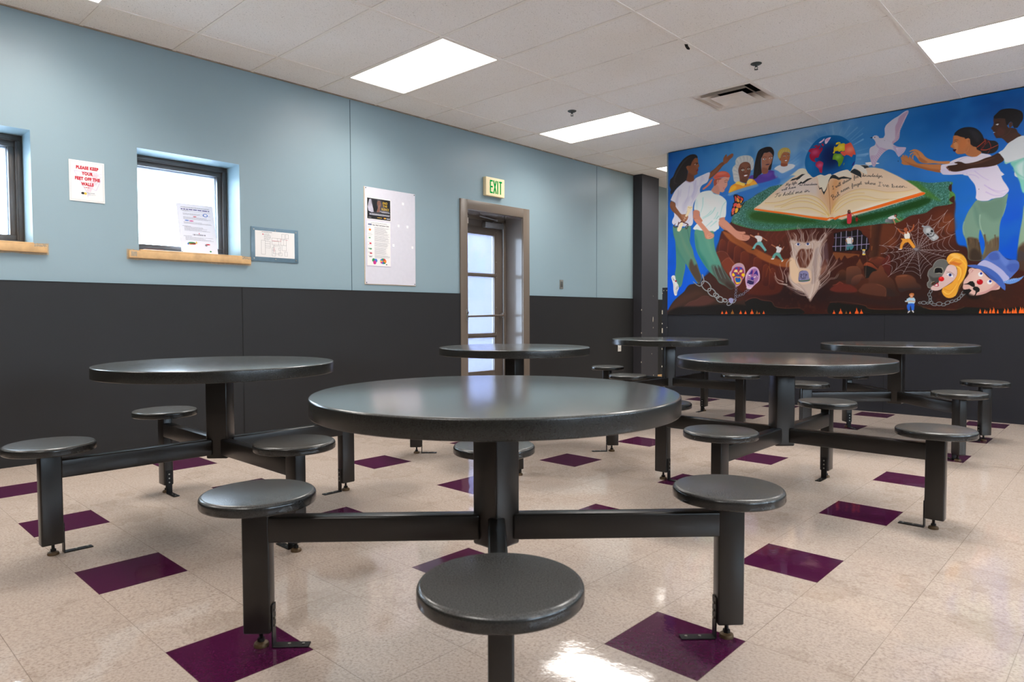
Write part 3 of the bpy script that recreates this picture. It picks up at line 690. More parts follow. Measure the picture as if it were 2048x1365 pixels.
# sheet leaning in the right-hand window
P = thing('window_sheet', (-.105, -2.222, 1.477), label='white printed sheet leaning against the glass of the fully seen window', cat='poster')
P.rotation_euler = (0, math.radians(-13), 0)
MB().box(-.001, .001, -.1430, .1430, 0, .415).build('sheet', M_PAPERW, P, smooth=0)
f = MB(); lines(f, .0012, -.11, .11, .385, .004, .012, .003); f.box(.001, .0013, -.118, .118, .379, .3796)
for r0, r1 in ((.352, .348), (.335, .318), (.305, .286), (.262, .244), (.222, .186), (.138, .112)):
    z = r0
    while z > r1: lines(f, .0012, -.10, .118, z, .0018, .011, .002, fill=random.uniform(.6, 1)); z -= .006
for z in (.357, .228, .146): lines(f, .0012, -.112, -.05, z, .003, .01, .002)
lines(f, .0012, -.04, .06, .160, .012, .006, .004)
f.build('small_print', M_GREYINK, P, smooth=0)
f = MB(); lines(f, .0012, -.112, .112, .368, .0085, .026, .005); f.build('heading_print', plain('violet_ink', srgb(96, 92, 140), .7), P, smooth=0)
for (y, z, ry, rz, m) in [(.075, .330, .020, .014, M_BLU), (-.01, .311, .014, .003, M_RED), (-.075, .275, .018, .004, M_BLU), (-.04, .273, .018, .004, M_MAG), (-.055, .09, .030, .008, M_GRN), (-.045, .084, .020, .007, M_RED), (-.065, .082, .016, .006, M_ORG), (-.085, .082, .006, .008, M_BLU), (-.02, .094, .005, .010, M_YEL), (.07, .085, .018, .005, M_RED), (.055, .078, .010, .009, M_GREYINK), (.085, .028, .008, .006, M_GRN), (.01, .172, .004, .004, M_RED)]:
    f = MB(); disc(f, .0012, y, z, ry, rz); f.build('small_picture', m, P, smooth=0)
f = MB(); disc(f, .0022, .075, .330, .013, .009); f.build('small_picture', M_PAPERW, P, smooth=0)
# papers lying on that sill
pp = thing('paper_stack', (-.06, -2.52, 1.4755), label='thin stack of glossy papers lying on the sill of the fully seen window', cat='papers')
q = MB(); q.box(-.10, .075, -.16, .14, 0, .004, .001, 1); q.build('lower_sheets', M_WHITE, pp, smooth=0)
q = MB(); q.box(-.095, .070, -.155, .12, .004, .008, .001, 1); q.build('dark_cover', M_INK, pp, smooth=0)
q = MB(); q.box(-.09, .072, -.15, -.02, .008, .010, .0005, 1); q.build('top_leaf', plain('red_brown_cover', srgb(150, 96, 80), .3), pp, smooth=0)
pp.rotation_euler = (0, 0, .03)

# exit sign
P = thing('exit_sign', (0, .985, 2.318), label='cream box sign with green EXIT letters above the door', cat='sign')
MB().box(.0005, .050, -.148, .148, 0, .206, .005, 3).build('sign_housing', M_CREAM, P)
f = MB(); hs, hz, zb_ = .0095, .146, .030
def bar(y0, z0, y1, z1, w):
    a, c = Vector((.0507, y0, z0)), Vector((.0507, y1, z1)); d = (c-a).normalized(); nrm = Vector((0, -d.z, d.y))*w/2
    b = bmesh.new(); b.faces.new([b.verts.new(q) for q in (a+nrm, c+nrm, c-nrm, a-nrm)]); f.add(b)
w = .0175
bar(-.081, zb_, -.081, zb_+hz, w)
for z in (zb_+w/2, zb_+hz/2, zb_+hz-w/2): bar(-.082, z, -.043, z, w)
bar(-.030, zb_, .012, zb_+hz, w); bar(.012, zb_, -.030, zb_+hz, w)
bar(.035, zb_, .035, zb_+hz, w)
bar(.081, zb_, .081, zb_+hz, w); bar(.057, zb_+hz-w/2, .105, zb_+hz-w/2, w)
f.build('exit_letters', M_EXITG, P, smooth=0)

# wall plates
P = thing('wall_sensor_plate', (0, 2.221, 1.376), label='small grey plate on the teal wall right of the exit door', cat='wall plate')
MB().box(.0005, .006, -.035, .035, -.057, .057, .002, 2).build('plate', M_PLATE, P)
f = MB(); f.box(.006, .0068, -.022, .022, -.035, .035, .0005, 1); f.build('plate_inset', plain('dark_grey_plate', srgb(70, 72, 70), .5), P, smooth=0)
P = thing('wall_outlet', (.014, 3.503, .535), label='white electrical outlet on the charcoal wainscot', cat='outlet')
MB().box(.0005, .006, -.038, .038, -.06, .06, .002, 2).build('outlet_plate', M_IVORY, P)
f = MB()
for z in (-.02, .02):
    f.box(.006, .0066, -.012, -.008, z-.006, z+.006); f.box(.006, .0066, .008, .012, z-.006, z+.006)
f.build('outlet_slot', M_INK, P, smooth=0)


# brush strokes of the mural, in millimetres from its lower left corner
MURAL_GAIN = 1.0
MURAL_OPS = [
['P',[-266,3309,3852,2388,3913,-308,-243,-445],[12,92,178],0,0,1],['B',70,429,385.1,758.1,0,[0,80,215],0.9],['B',555,1760,708.2,359.4,0,[28,104,175],0.6],['B',60,1835,319.3,382.2,0,[10,70,150],0.8],['B',920,1959,784.1,286.0,0,[44,126,188],0.75],['B',1377,1798,790.5,401.8,0,[92,158,204],0.7],['B',1898,1789,972.7,496.1,0,[132,168,200],0.85],['B',1595,1550,365.1,210.0,0,[156,190,218],0.6],['B',1643,1871,361.9,156.5,0,[132,160,184],0.6],['B',1594,1603,568.7,210.0,0,[120,170,212],0.6],['B',2371,1781,418.2,234.1,0,[60,135,190],0.6],['B',2965,1812,671.8,256.3,0,[0,80,150],0.85],['B',3490,1884,351.9,157.7,0,[0,62,126],0.9],['B',3207,1359,490.5,247.7,0,[8,98,180],0.6],['B',2770,1330,395.5,111.2,0,[70,135,205],0.5],['B',3100,916,252.8,335.9,0,[30,110,200],0.6],['B',3222,586,207.6,371.2,0,[0,85,205],0.8],['B',3480,657,159.6,433.8,0,[0,70,190],0.8],['B',560,1175,419.6,419.6,0,[20,100,190],0.7],
['B',404,655,155.2,369.0,0,[20,100,220],0.7],['X',60,[60,140,200],[0,70,150],0.45,1.3,3],['S',[1920,1961,1925,1917,1930,1873],[205,222,238],4.4,17.7,0.15,6.2,0],['S',[2059,1818,2109,1856,2158,1893],[205,222,238],2.4,9.6,0.3,6.1,0],['S',[2111,1765,2160,1794,2209,1822],[205,222,238],2.8,11.2,0.3,6.0,0],['S',[2128,1726,2171,1745,2214,1764],[205,222,238],3.7,14.7,0.42,6.0,0],['S',[2159,1615,2210,1613,2261,1612],[205,222,238],4.7,18.9,0.42,6.0,0],['S',[2159,1604,2202,1600,2245,1597],[205,222,238],2.1,8.6,0.36,6.0,0],['S',[2159,1575,2178,1573,2197,1571],[205,222,238],1.5,6.0,0.3,6.0,0],['S',[1842,1939,1856,1912,1869,1884],[205,222,238],3.4,13.5,0.12,6.3,0],['S',[1740,1935,1761,1902,1781,1868],[205,222,238],3.4,13.6,0.12,6.4,0],['S',[1646,1865,1678,1836,1710,1807],[205,222,238],3.5,13.8,0.15,6.5,0],['S',[2015,1920,2003,1891,1991,1862],[205,222,238],2.8,11.4,0.12,6.1,0],
['S',[2034,1845,2060,1885,2087,1925],[205,222,238],2.2,8.7,0.18,6.1,0],['S',[1619,1781,1643,1758,1666,1736],[205,222,238],3.0,12.0,0.15,6.5,0],['S',[2220,1882,2159,1834,2098,1785],[205,222,238],1.7,6.8,0.21,5.9,0],['S',[2269,1672,2214,1663,2158,1655],[205,222,238],1.5,5.9,0.15,5.9,0],['S',[724,1378,1052,1431,1343,1513,1562,1623],[90,150,205],15.7,6.6,0.25,10.5,1],['S',[751,1396,1071,1459,1358,1532,1567,1640],[40,105,185],15.7,6.5,0.25,10.4,1],['S',[778,1414,1090,1487,1373,1552,1573,1657],[120,170,215],15.6,6.5,0.25,10.4,1],['S',[804,1432,1108,1515,1388,1571,1578,1673],[90,150,205],15.6,6.5,0.25,10.4,1],['S',[831,1450,1127,1543,1403,1590,1584,1690],[40,105,185],15.5,6.5,0.25,10.3,1],['S',[857,1468,1146,1571,1417,1610,1589,1707],[120,170,215],15.4,6.4,0.25,10.3,1],['S',[883,1486,1164,1599,1432,1629,1595,1723],[90,150,205],15.4,6.4,0.25,10.3,1],
['S',[909,1504,1182,1627,1447,1648,1600,1740],[40,105,185],15.3,6.4,0.25,10.2,1],['S',[935,1522,1201,1654,1461,1667,1606,1756],[120,170,215],15.3,6.4,0.25,10.2,1],['P',[683,1427,884,1434,1128,1458,1350,1494,1475,1536,1594,1595,1595,1560,1446,1475,1266,1403,1053,1357,792,1364],[40,110,195],26.3,1,0.5],['P',[18,60,120,182,229,253,295,354,426,368,477,438,567,499,642,583,672,698,688,901,725,968,846,1089,1045,1294,1383,1364,2772,1188,3002,1089,3014,879,3029,715,3054,643,3118,616,3166,521,3243,484,3374,504,3484,471,3730,422,3740,-54,18,-64],[62,24,16],13.2,1,1],['K',1389,873,324.1,243.9,0,[96,40,26],0.9],['K',873,743,232.7,290.2,0,[100,38,22],0.8],['K',1169,500,334.7,224.2,0,[100,30,24],0.7],['K',2294,898,238.4,191.1,0,[110,48,24],0.8],['K',2564,874,274.4,183.7,0,[90,40,24],0.8],['K',2943,839,130.3,173.5,0,[110,52,26],0.8],['K',2788,328,484.2,266.5,0,[42,22,18],0.8],
['K',1820,206,407.5,154.5,0,[36,20,20],0.9],['K',1397,215,325.3,163.8,0,[38,20,20],0.9],['K',441,176,246.9,111.8,0,[50,28,20],0.8],['K',880,111,348.5,94.0,0,[86,34,28],0.5],['K',3230,174,331.2,125.3,0,[48,28,20],0.8],['K',2257,348,288.2,145.0,0,[92,46,28],0.6],['K',2664,138,271.9,91.3,0,[44,26,24],0.7],['X',14,[120,56,30],[30,14,14],0.62,1.2,20],['P',[10,31,30,85,80,157,150,219,229,280,268,332,317,361,413,371,480,343,556,254,704,173,831,146,1058,159,1059,1,10,4],[56,36,26],7.7,1,1],['C',[30,49,130,192,269,261,394,293,481,247,386,205,269,154],[76,48,34],28.9,1,0.7],['C',[221,84,299,145,386,179,481,221,556,211,631,166,520,107,387,82],[92,52,44],18.8,1,0.7],['S',[231,88,299,145,395,174,481,217,556,211],[120,76,64],4.7,2.8,0.6,5.6,1],['C',[10,31,171,93,463,99,759,121,1058,93,1060,-7,10,-5],[24,20,18],13.5,1,0.95],
['P',[535,497,590,521,645,578,700,558,755,488,810,367,882,280,970,261,971,177,740,198,593,288,498,386],[58,34,26],21.6,1,0.7],['P',[698,905,714,968,818,874,952,779,1063,667,1192,597,1400,524,1393,239,980,250,684,517,636,736],[84,32,20],11.1,1,0.9],['P',[681,831,692,864,721,875,754,853,762,814,754,696,723,666,676,701],[112,46,24],6.7,1,0.85,[[681,874,763,696],[66,22,18]]],['S',[678,734,681,809,692,864,721,875],[150,84,50],3.4,5.6,0.5,4.5,1],['P',[784,812,795,846,823,856,856,835,863,796,856,658,826,628,779,663],[112,46,24],6.6,1,0.85,[[784,855,865,658],[66,22,18]]],['S',[781,695,785,791,795,846,823,856],[150,84,50],3.3,5.5,0.5,4.4,1],['P',[864,743,875,776,902,787,935,765,942,727,935,569,905,538,859,573],[112,46,24],6.5,1,0.85,[[863,785,944,568],[66,22,18]]],['S',[861,605,864,721,875,776,902,787],[150,84,50],3.3,5.5,0.5,4.4,1],
['P',[942,674,953,707,991,717,1034,696,1041,658,1035,438,995,408,938,442],[112,46,24],6.5,1,0.85,[[942,716,1044,437],[66,22,18]]],['S',[940,473,943,653,953,707,991,717],[150,84,50],3.2,5.4,0.5,4.3,1],['P',[1096,602,1106,635,1143,645,1185,624,1192,586,1186,390,1147,360,1092,393],[112,46,24],6.4,1,0.85,[[1095,644,1194,390],[66,22,18]]],['S',[1093,425,1096,581,1106,635,1143,645],[150,84,50],3.2,5.3,0.5,4.2,1],['P',[1203,513,1213,546,1240,557,1270,537,1277,500,1270,346,1242,315,1199,348],[112,46,24],6.3,1,0.85,[[1203,555,1279,345],[66,22,18]]],['S',[1201,379,1204,493,1213,546,1240,557],[150,84,50],3.1,5.2,0.5,4.2,1],['P',[1277,469,1287,501,1313,512,1343,492,1350,455,1343,302,1316,272,1273,304],[112,46,24],6.2,1,0.85,[[1277,510,1352,302],[66,22,18]]],['S',[1275,335,1277,448,1287,501,1313,512],[150,84,50],3.1,5.2,0.5,4.1,1],
['P',[721,967,817,929,952,842,1061,771,1191,700,1254,665,1379,607,1500,600,1501,519,1400,524,1276,571,1181,618,1095,677,1019,711,975,752,863,817,784,877],[156,84,36],8.9,1,0.95],['C',[817,917,974,820,1126,725,1084,676,930,781],[124,62,28],19.7,1,0.6],['P',[1274,695,1439,623,1519,679,1517,839,1437,826,1295,734],[80,36,22],26.8,1,0.8],['P',[643,725,705,737,768,712,820,639,866,583,856,466,754,449,661,561,637,649],[98,42,26],6.7,1,0.9],['P',[707,591,752,643,809,661,866,594,899,549,845,435,753,514],[122,54,32],6.7,1,0.9],['S',[643,725,705,739,768,714,820,639,866,585],[158,96,80],4.5,3.4,0.6,4.5,1],['S',[712,602,758,643,803,653,854,594],[150,92,66],4.5,3.3,0.6,4.5,1],['S',[1276,592,1277,489],[150,92,40],7.2,3.1,0.6,4.1,1],['S',[1256,511,1236,419],[150,92,40],7.3,3.1,0.6,4.2,1],['S',[1266,531,1298,457],[150,92,40],7.3,3.1,0.6,4.1,1],
['S',[1282,930,1231,872,1252,819,1221,770],[140,60,48],8.2,3.1,0.35,10.3,1],['S',[1334,905,1283,848,1304,795,1274,746],[140,60,48],8.2,3.1,0.35,10.2,1],['S',[1395,910,1345,853,1366,801,1336,752],[140,60,48],8.1,3.0,0.35,10.1,1],['S',[1456,884,1406,828,1427,776,1397,727],[140,60,48],8.1,3.0,0.35,10.1,1],['S',[1516,859,1467,803,1488,751,1458,703],[140,60,48],8.0,3.0,0.35,10.0,1],['P',[995,135,1031,158,1078,177,1138,179,1185,158,1244,148,1301,142,1325,113,1354,84,1405,67,1472,61,1615,59,1616,-1,1008,0,1013,94],[24,22,20],3.6,1,1],['S',[1007,152,1043,175,1090,188,1138,185,1185,164,1244,153,1296,145,1319,124,1336,93,1371,78,1472,66,1555,68,1615,71],[120,72,48],5.9,4.8,0.6,4.2,1],['P',[1922,114,1990,113,1990,123,2067,107,2267,79,2273,0,1924,1],[24,22,20],3.0,1,1],['P',[2272,54,2344,46,2564,40,2649,51,2715,84,2774,74,2835,36,2835,-2,2273,0],[26,24,20],3.8,1,1],
['S',[1922,124,2019,130,2123,118,2216,100,2271,82,2281,64,2344,51,2477,47,2607,52],[130,76,48],7.0,4.0,0.6,4.5,1],['S',[2732,88,2765,74,2790,50,2835,45],[124,76,46],6.2,4.0,0.5,5.3,1],['P',[2750,58,2843,41,2942,40,3031,35,3091,60,3177,59,3278,53,3401,47,3557,60,3558,-4,2751,-2],[22,22,20],4.0,1,1],['S',[2778,68,2843,46,2942,45,3031,40,3083,50,3108,65],[120,74,42],6.9,4.0,0.6,4.5,1],['P',[3225,-1,3226,19,3233,34,3232,49,3239,32,3242,14,3245,-1],[232,98,28],1.4,1,1],['P',[3262,-1,3263,17,3269,31,3267,44,3275,29,3276,12,3280,-1],[232,98,28],1.4,1,1],['P',[3278,-1,3279,13,3284,23,3283,34,3288,22,3290,9,3292,-1],[232,98,28],1.4,1,1],['P',[3301,-1,3303,21,3309,37,3308,54,3317,35,3319,15,3323,-1],[232,98,28],1.4,1,1],['P',[3324,-1,3326,25,3334,44,3332,63,3342,41,3345,18,3350,-1],[232,98,28],1.4,1,1],['P',[3359,-1,3360,17,3365,30,3364,43,3371,28,3373,12,3376,-1],[232,98,28],1.4,1,1],
['P',[3407,-1,3409,20,3416,36,3414,53,3423,34,3425,15,3429,-2],[232,98,28],1.3,1,1],['P',[3432,-2,3433,20,3440,36,3438,53,3447,34,3449,15,3453,-2],[232,98,28],1.3,1,1],['P',[3468,-2,3469,20,3476,36,3474,52,3483,34,3485,14,3489,-2],[232,98,28],1.3,1,1],['P',[3486,-2,3487,24,3495,43,3494,62,3503,40,3506,17,3510,-2],[232,98,28],1.3,1,1],['P',[3520,-2,3522,25,3530,46,3529,66,3539,43,3542,19,3547,-2],[232,98,28],1.3,1,1],['P',[3537,-2,3538,23,3546,42,3545,61,3554,40,3557,17,3561,-2],[232,98,28],1.3,1,1],['P',[3452,-2,3453,10,3457,19,3456,28,3461,18,3462,7,3464,-2],[232,98,28],1.3,1,1],['P',[708,7,713,21,719,28,721,47,728,29,735,18,738,7],[232,92,30],1.9,1,1],['P',[757,7,763,23,770,30,772,52,779,31,787,20,790,7],[232,92,30],1.8,1,1],['P',[829,7,836,26,844,35,847,61,855,37,865,22,869,6],[150,92,34],1.8,1,1],['P',[932,6,937,22,944,30,946,51,953,31,960,19,964,6],[232,92,30],1.8,1,1],
['P',[991,6,996,21,1002,28,1004,48,1010,29,1017,18,1021,6],[232,92,30],1.8,1,1],['P',[1060,6,1067,27,1076,37,1078,64,1087,38,1097,22,1102,6],[232,92,30],1.8,1,1],['P',[1125,6,1130,21,1136,29,1138,49,1145,30,1152,18,1156,6],[150,92,34],1.8,1,1],['P',[1158,6,1161,14,1165,18,1166,30,1169,19,1173,12,1175,6],[232,92,30],1.7,1,1],['P',[1203,5,1208,19,1213,26,1215,44,1221,27,1227,16,1230,5],[232,92,30],1.7,1,1],['P',[1949,3,1954,19,1960,26,1961,46,1967,27,1974,16,1977,3],[232,92,30],1.5,1,1],['P',[2009,3,2015,25,2023,34,2026,63,2034,36,2044,20,2048,3],[232,92,30],1.5,1,1],['P',[2072,3,2076,15,2080,21,2081,37,2086,22,2091,13,2094,3],[150,92,34],1.5,1,1],['P',[2110,3,2113,15,2118,21,2119,37,2124,21,2129,13,2131,3],[232,92,30],1.5,1,1],['P',[2164,3,2170,25,2178,36,2181,66,2190,37,2200,21,2204,3],[232,92,30],1.4,1,1],['P',[2212,3,2217,21,2223,29,2225,53,2232,30,2240,17,2244,3],[232,92,30],1.4,1,1],
['P',[2080,354,2078,451,2086,478,2120,490,2183,487,2216,454,2221,413,2205,383,2164,351],[112,62,38],3.5,1,0.95,[[2078,492,2080,354],[60,36,26]]],['P',[1967,392,2001,441,2035,462,2074,438,2080,354,1968,358],[96,52,30],3.6,1,0.95,[[1966,466,1968,358],[48,28,22]]],['P',[2170,501,2186,531,2204,564,2219,529,2241,484,2229,453,2204,472],[126,70,38],3.5,1,0.95,[[2169,566,2171,456],[84,44,28]]],['P',[2241,497,2269,522,2310,511,2343,479,2371,446,2351,434,2270,473],[150,68,36],3.4,1,0.95,[[2240,524,2241,439],[100,44,28]]],['P',[2285,539,2309,573,2357,581,2421,566,2437,543,2399,493,2379,464,2326,515],[120,58,36],3.4,1,0.95,[[2284,585,2286,468],[76,32,24]]],['P',[2288,346,2295,388,2319,427,2363,434,2387,476,2403,491,2423,466,2431,426,2456,390,2464,340],[118,66,40],3.4,1,0.95,[[2286,497,2288,346],[84,44,30]]],
['P',[2131,352,2147,381,2188,406,2230,404,2247,348],[124,72,50],3.5,1,0.95,[[2130,408,2131,352],[70,38,30]]],['P',[2429,544,2481,584,2484,367,2464,390,2427,448,2406,502],[96,34,26],3.3,1,0.95,[[2429,588,2432,369],[76,28,24]]],['P',[2284,583,2300,622,2340,646,2380,626,2389,581,2341,580,2301,569],[84,52,34],3.4,1,0.95,[[2283,650,2284,570],[70,44,30]]],['P',[2249,488,2269,491,2327,466,2363,438,2327,426,2303,397,2288,366,2263,363,2250,421],[26,24,22],3.4,1,1],['S',[2287,539,2313,559,2357,570,2405,558],[176,106,74],4.3,2.6,0.6,3.4,1],['S',[2371,451,2343,479,2310,511,2269,523,2241,497],[170,84,46],4.2,3.4,0.6,2.5,1],['S',[2082,474,2120,489,2183,486],[160,100,70],3.5,2.6,0.5,2.6,1],['S',[2259,598,2274,553,2269,509,2262,465,2261,376],[150,110,86],2.1,6.8,0.5,2.6,1],
['P',[2286,311,2294,360,2321,403,2365,420,2400,482,2427,451,2436,412,2463,382,2507,342,2530,293,2543,235,2570,177,2387,180,2205,224,2214,268,2250,307],[106,56,36],4.7,1,0.95,[[2338,446,2387,180],[52,32,26]]],['C',[2187,224,2223,283,2268,311,2340,309,2394,297,2439,262,2452,218,2445,160,2342,181],[98,54,38],6.7,1,0.7],['S',[2367,298,2412,282,2439,262,2452,228,2444,174],[150,90,60],3.7,2.8,0.6,2.8,1],['C',[2456,257,2509,236,2536,177,2475,169],[44,34,32],9.2,1,0.7],['P',[2529,351,2541,374,2592,386,2635,384,2677,368,2707,339,2716,306,2749,276,2750,239,2646,232,2578,215,2551,273],[112,62,38],5.5,1,1,[[2558,388,2604,214],[60,38,32]]],['C',[2552,254,2603,248,2687,250,2754,248,2755,192,2570,196],[42,34,36],9.1,1,0.7],['C',[2541,369,2592,384,2643,382,2627,366],[140,84,56],5.5,1,0.5],
['P',[2078,313,2076,408,2082,473,2145,490,2201,472,2220,432,2203,373,2125,311],[112,64,42],3.9,1,0.9,[[2108,487,2148,310],[56,38,34]]],['P',[2130,296,2129,356,2165,394,2221,402,2226,372,2185,304],[122,72,50],3.9,1,0.9,[[2156,405,2167,295],[60,36,32]]],['P',[1920,252,1978,311,2011,335,2064,313,2130,296,2186,234,2065,217],[104,40,30],8.0,1,0.9],['S',[1949,302,1992,315,2016,335,2045,316],[170,84,54],6.0,4.0,0.6,4.0,1],['P',[1921,190,2065,222,2252,183,2432,141,2562,148,2832,171,2834,101,2563,71,2253,104,1922,139],[44,28,26],19.9,1,0.75],['P',[2397,923,2430,902,2478,889,2543,830,2513,754,2451,634,2371,568,2352,677,2383,800],[104,52,28],17.0,1,0.7],['P',[2299,941,2397,932,2384,764,2370,586,2305,572,2301,788],[92,52,30],17.3,1,0.8,[[2300,878,2398,870],[44,22,18]]],['P',[2473,748,2513,754,2545,725,2514,648,2466,669],[124,64,34],13.5,1,0.6],
['P',[2949,929,3007,915,3024,788,2952,786,2907,858],[116,56,26],20.4,1,0.7],['S',[2303,896,2301,770],[160,110,60],6.9,6.9,0.4,5.2,1],['S',[2315,679,2312,644],[170,100,40],10.4,6.9,0.6,4.3,1],['P',[1948,841,1987,847,2055,857,2114,849,2139,858,2177,860,2214,841,2227,809,2265,779,2281,756,2286,707,2295,689,2279,641,2242,635,2176,648,2058,647,1951,658,1941,700,1954,745,1957,790],[22,18,22],2.2,1,1],['S',[1972,834,1969,662],[136,128,152],7.5,7.5,1,0.9,0],['S',[2021,847,2018,658],[136,128,152],7.5,7.5,1,0.9,0],['S',[2072,855,2070,659],[136,128,152],7.4,7.4,1,0.9,0],['S',[2179,859,2177,657],[136,128,152],7.3,7.3,1,0.9,0],['S',[2220,803,2217,658],[136,128,152],7.3,7.3,1,0.9,0],['S',[2267,768,2263,658],[136,128,152],7.2,7.2,1,0.9,0],['S',[1953,795,2073,794,2228,795],[120,110,140],6.2,5.3,1,0.9,0],['P',[2073,781,2107,789,2134,785,2139,740,2131,732,2129,718,2085,721,2079,753],[225,222,218],1.8,1,1],
['S',[2069,763,2078,745],[190,130,70],9.6,7.9,1,0,1],['S',[2135,758,2135,740],[180,120,80],9.5,7.8,1,0,1],['S',[2101,788,2111,787],[140,80,60],11.3,11.3,1,0,1],['P',[2083,721,2131,717,2146,699,2144,686,2126,660,2109,661,2102,689,2098,662,2081,659,2075,677],[62,126,130],1.7,1,1],['S',[2124,849,2123,714],[120,118,140],6.1,6.1,0.9,0.9,0],['S',[1939,706,2074,703,2290,707],[150,136,170],6.7,6.7,1,0.9,0],['P',[2226,656,2254,654,2253,643,2249,628,2255,607,2255,598,2227,600,2232,629],[196,196,196],1.3,1,1],['P',[2225,657,2255,655,2255,645,2226,647],[230,190,60],0.9,1,1],['P',[2226,611,2257,609,2255,598,2227,600],[230,190,60],0.9,1,1],['S',[2236,639,2246,617],[60,60,60],6.0,4.3,1,0,1],['P',[1946,645,2076,627,2202,606,2194,580,2177,599,2144,596,2085,573,2059,606,2025,554,2008,591,1982,561,1964,598],[128,72,36],2.7,1,0.9],
['P',[828,1068,857,1156,928,1251,1045,1305,1216,1385,1382,1418,2099,1374,2513,1318,2686,1285,2813,1249,2988,1235,2977,1171,3018,1110,3011,1046,2959,1024,2858,1017,2776,968,2649,953,2542,900,2386,900,2248,893,2106,890,2019,883,1810,911,1603,919,1388,916,1221,931,1078,965,930,1013],[58,112,96],7.1,1,1],['X',2.2,[150,196,196],[92,150,150],0.5,0.9,31],['X',2.6,[24,70,50],[36,86,60],0.52,0.85,37],['C',[1046,1193,1386,1124,1809,1006,2105,987,2562,1020,2774,1092,2649,986,2106,906,1603,951,1163,1014,1012,1095],[44,100,40],28.6,1,0.5],['C',[1047,1126,1162,1147,1602,1037,1758,979,1387,1004,1105,1064],[36,78,18],17.2,1,0.9],['C',[2057,971,2473,1039,2773,1111,2824,1077,2733,1030,2474,980,2201,927,2058,920],[20,62,16],14.9,1,0.9],['C',[2513,1308,2686,1280,2772,1207,2856,1120,2898,1068,2773,1130,2645,1223],[70,120,40],13.9,1,0.8],['C',[2453,933,2563,942,2607,899,2476,882],[70,140,40],18.8,1,0.6],
['C',[828,1068,930,1024,1164,947,1603,930,1389,905,1049,957],[70,130,50],11.8,1,0.7],['C',[2988,1235,3024,1193,3027,1063,2979,1031,2977,1162],[90,140,40],8.6,1,0.7],['P',[2964,1191,2988,1216,2989,1142,2973,1153],[56,26,18],3.5,1,1],['P',[2971,1069,3010,1102,3011,1037],[60,26,18],3.5,1,1],['P',[1092,1194,1115,1208,1161,1231,1284,1327,1388,1401,1490,1468,1564,1501,1627,1524,1726,1478,1802,1472,1903,1443,2050,1458,2192,1482,2322,1468,2399,1442,2534,1354,2622,1289,2696,1226,2743,1177,2777,1159,2752,1138,2646,1112,2383,1054,2105,997,2023,975,1964,1001,1900,976,1602,1048,1386,1107,1098,1171],[228,196,164],4.6,0,1],['C',[1383,1364,1596,1443,1804,1389,1785,1260,1599,1272,1438,1275],[216,206,206],43.6,1,0.6],['C',[1803,1415,1884,1393,1917,1192,1888,1092,1805,1258],[214,160,110],41.1,1,0.6],['C',[1914,1389,2002,1388,1966,1187,1939,1035,1907,1142],[216,150,92],35.4,1,0.8],
['C',[1127,1223,1217,1274,1383,1320,1703,1281,1858,1121,1909,1007,1808,1048,1386,1140],[236,214,178],22.6,1,0.8],['C',[1127,1212,1385,1156,1808,1048,1601,1069,1331,1141],[240,226,206],17.0,1,0.8],['C',[1929,1025,1981,1159,2101,1247,2242,1265,2426,1212,2602,1199,2730,1174,2516,1113,2199,1049,2056,1013],[236,214,176],20.3,1,0.8],['C',[2056,1033,2291,1099,2560,1137,2709,1167,2516,1103,2199,1038],[242,230,212],14.9,1,0.8],['C',[2099,1374,2286,1424,2512,1342,2558,1254,2380,1257,2195,1301],[234,206,176],39.4,1,0.6],['S',[1217,1243,1344,1234,1440,1246,1535,1268,1618,1277,1701,1267,1773,1235,1827,1187,1872,1123,1900,1047],[206,150,84],3.9,4.9,0.75,2.0,1],['S',[1217,1233,1345,1223,1441,1236,1535,1258,1618,1267,1701,1257,1773,1225,1827,1177,1873,1113,1900,1037],[238,210,120],9.8,11.8,0.45,4.9,1],
['S',[1326,1192,1422,1201,1512,1233,1591,1248,1674,1238,1756,1200,1819,1147,1873,1077,1900,1033],[206,150,84],3.9,4.8,0.75,1.9,1],['S',[1326,1182,1422,1190,1512,1223,1591,1237,1674,1228,1756,1190,1819,1137,1873,1067,1900,1023],[238,210,120],9.7,11.6,0.45,4.8,1],['S',[1394,1175,1488,1203,1573,1217,1656,1207,1729,1180,1801,1135,1855,1083,1896,1029],[206,150,84],3.8,4.8,0.75,1.9,1],['S',[1394,1165,1489,1192,1573,1206,1656,1197,1729,1170,1802,1125,1856,1073,1896,1019],[238,210,120],9.6,11.5,0.45,4.8,1],['S',[1321,1150,1442,1141,1536,1150,1629,1147,1712,1129,1793,1090,1865,1046],[206,150,84],3.9,4.8,0.75,1.9,1],['S',[1321,1139,1442,1131,1536,1140,1629,1137,1712,1119,1793,1080,1865,1036],[238,210,120],9.7,11.6,0.45,4.8,1],['S',[1887,1359,1897,1266,1905,1165,1911,1046],[150,84,50],4.5,3.6,0.8,3.1,1],['S',[1913,1041,1929,1107,1963,1176,2005,1226],[220,170,90],7.1,4.5,0.7,3.6,1],
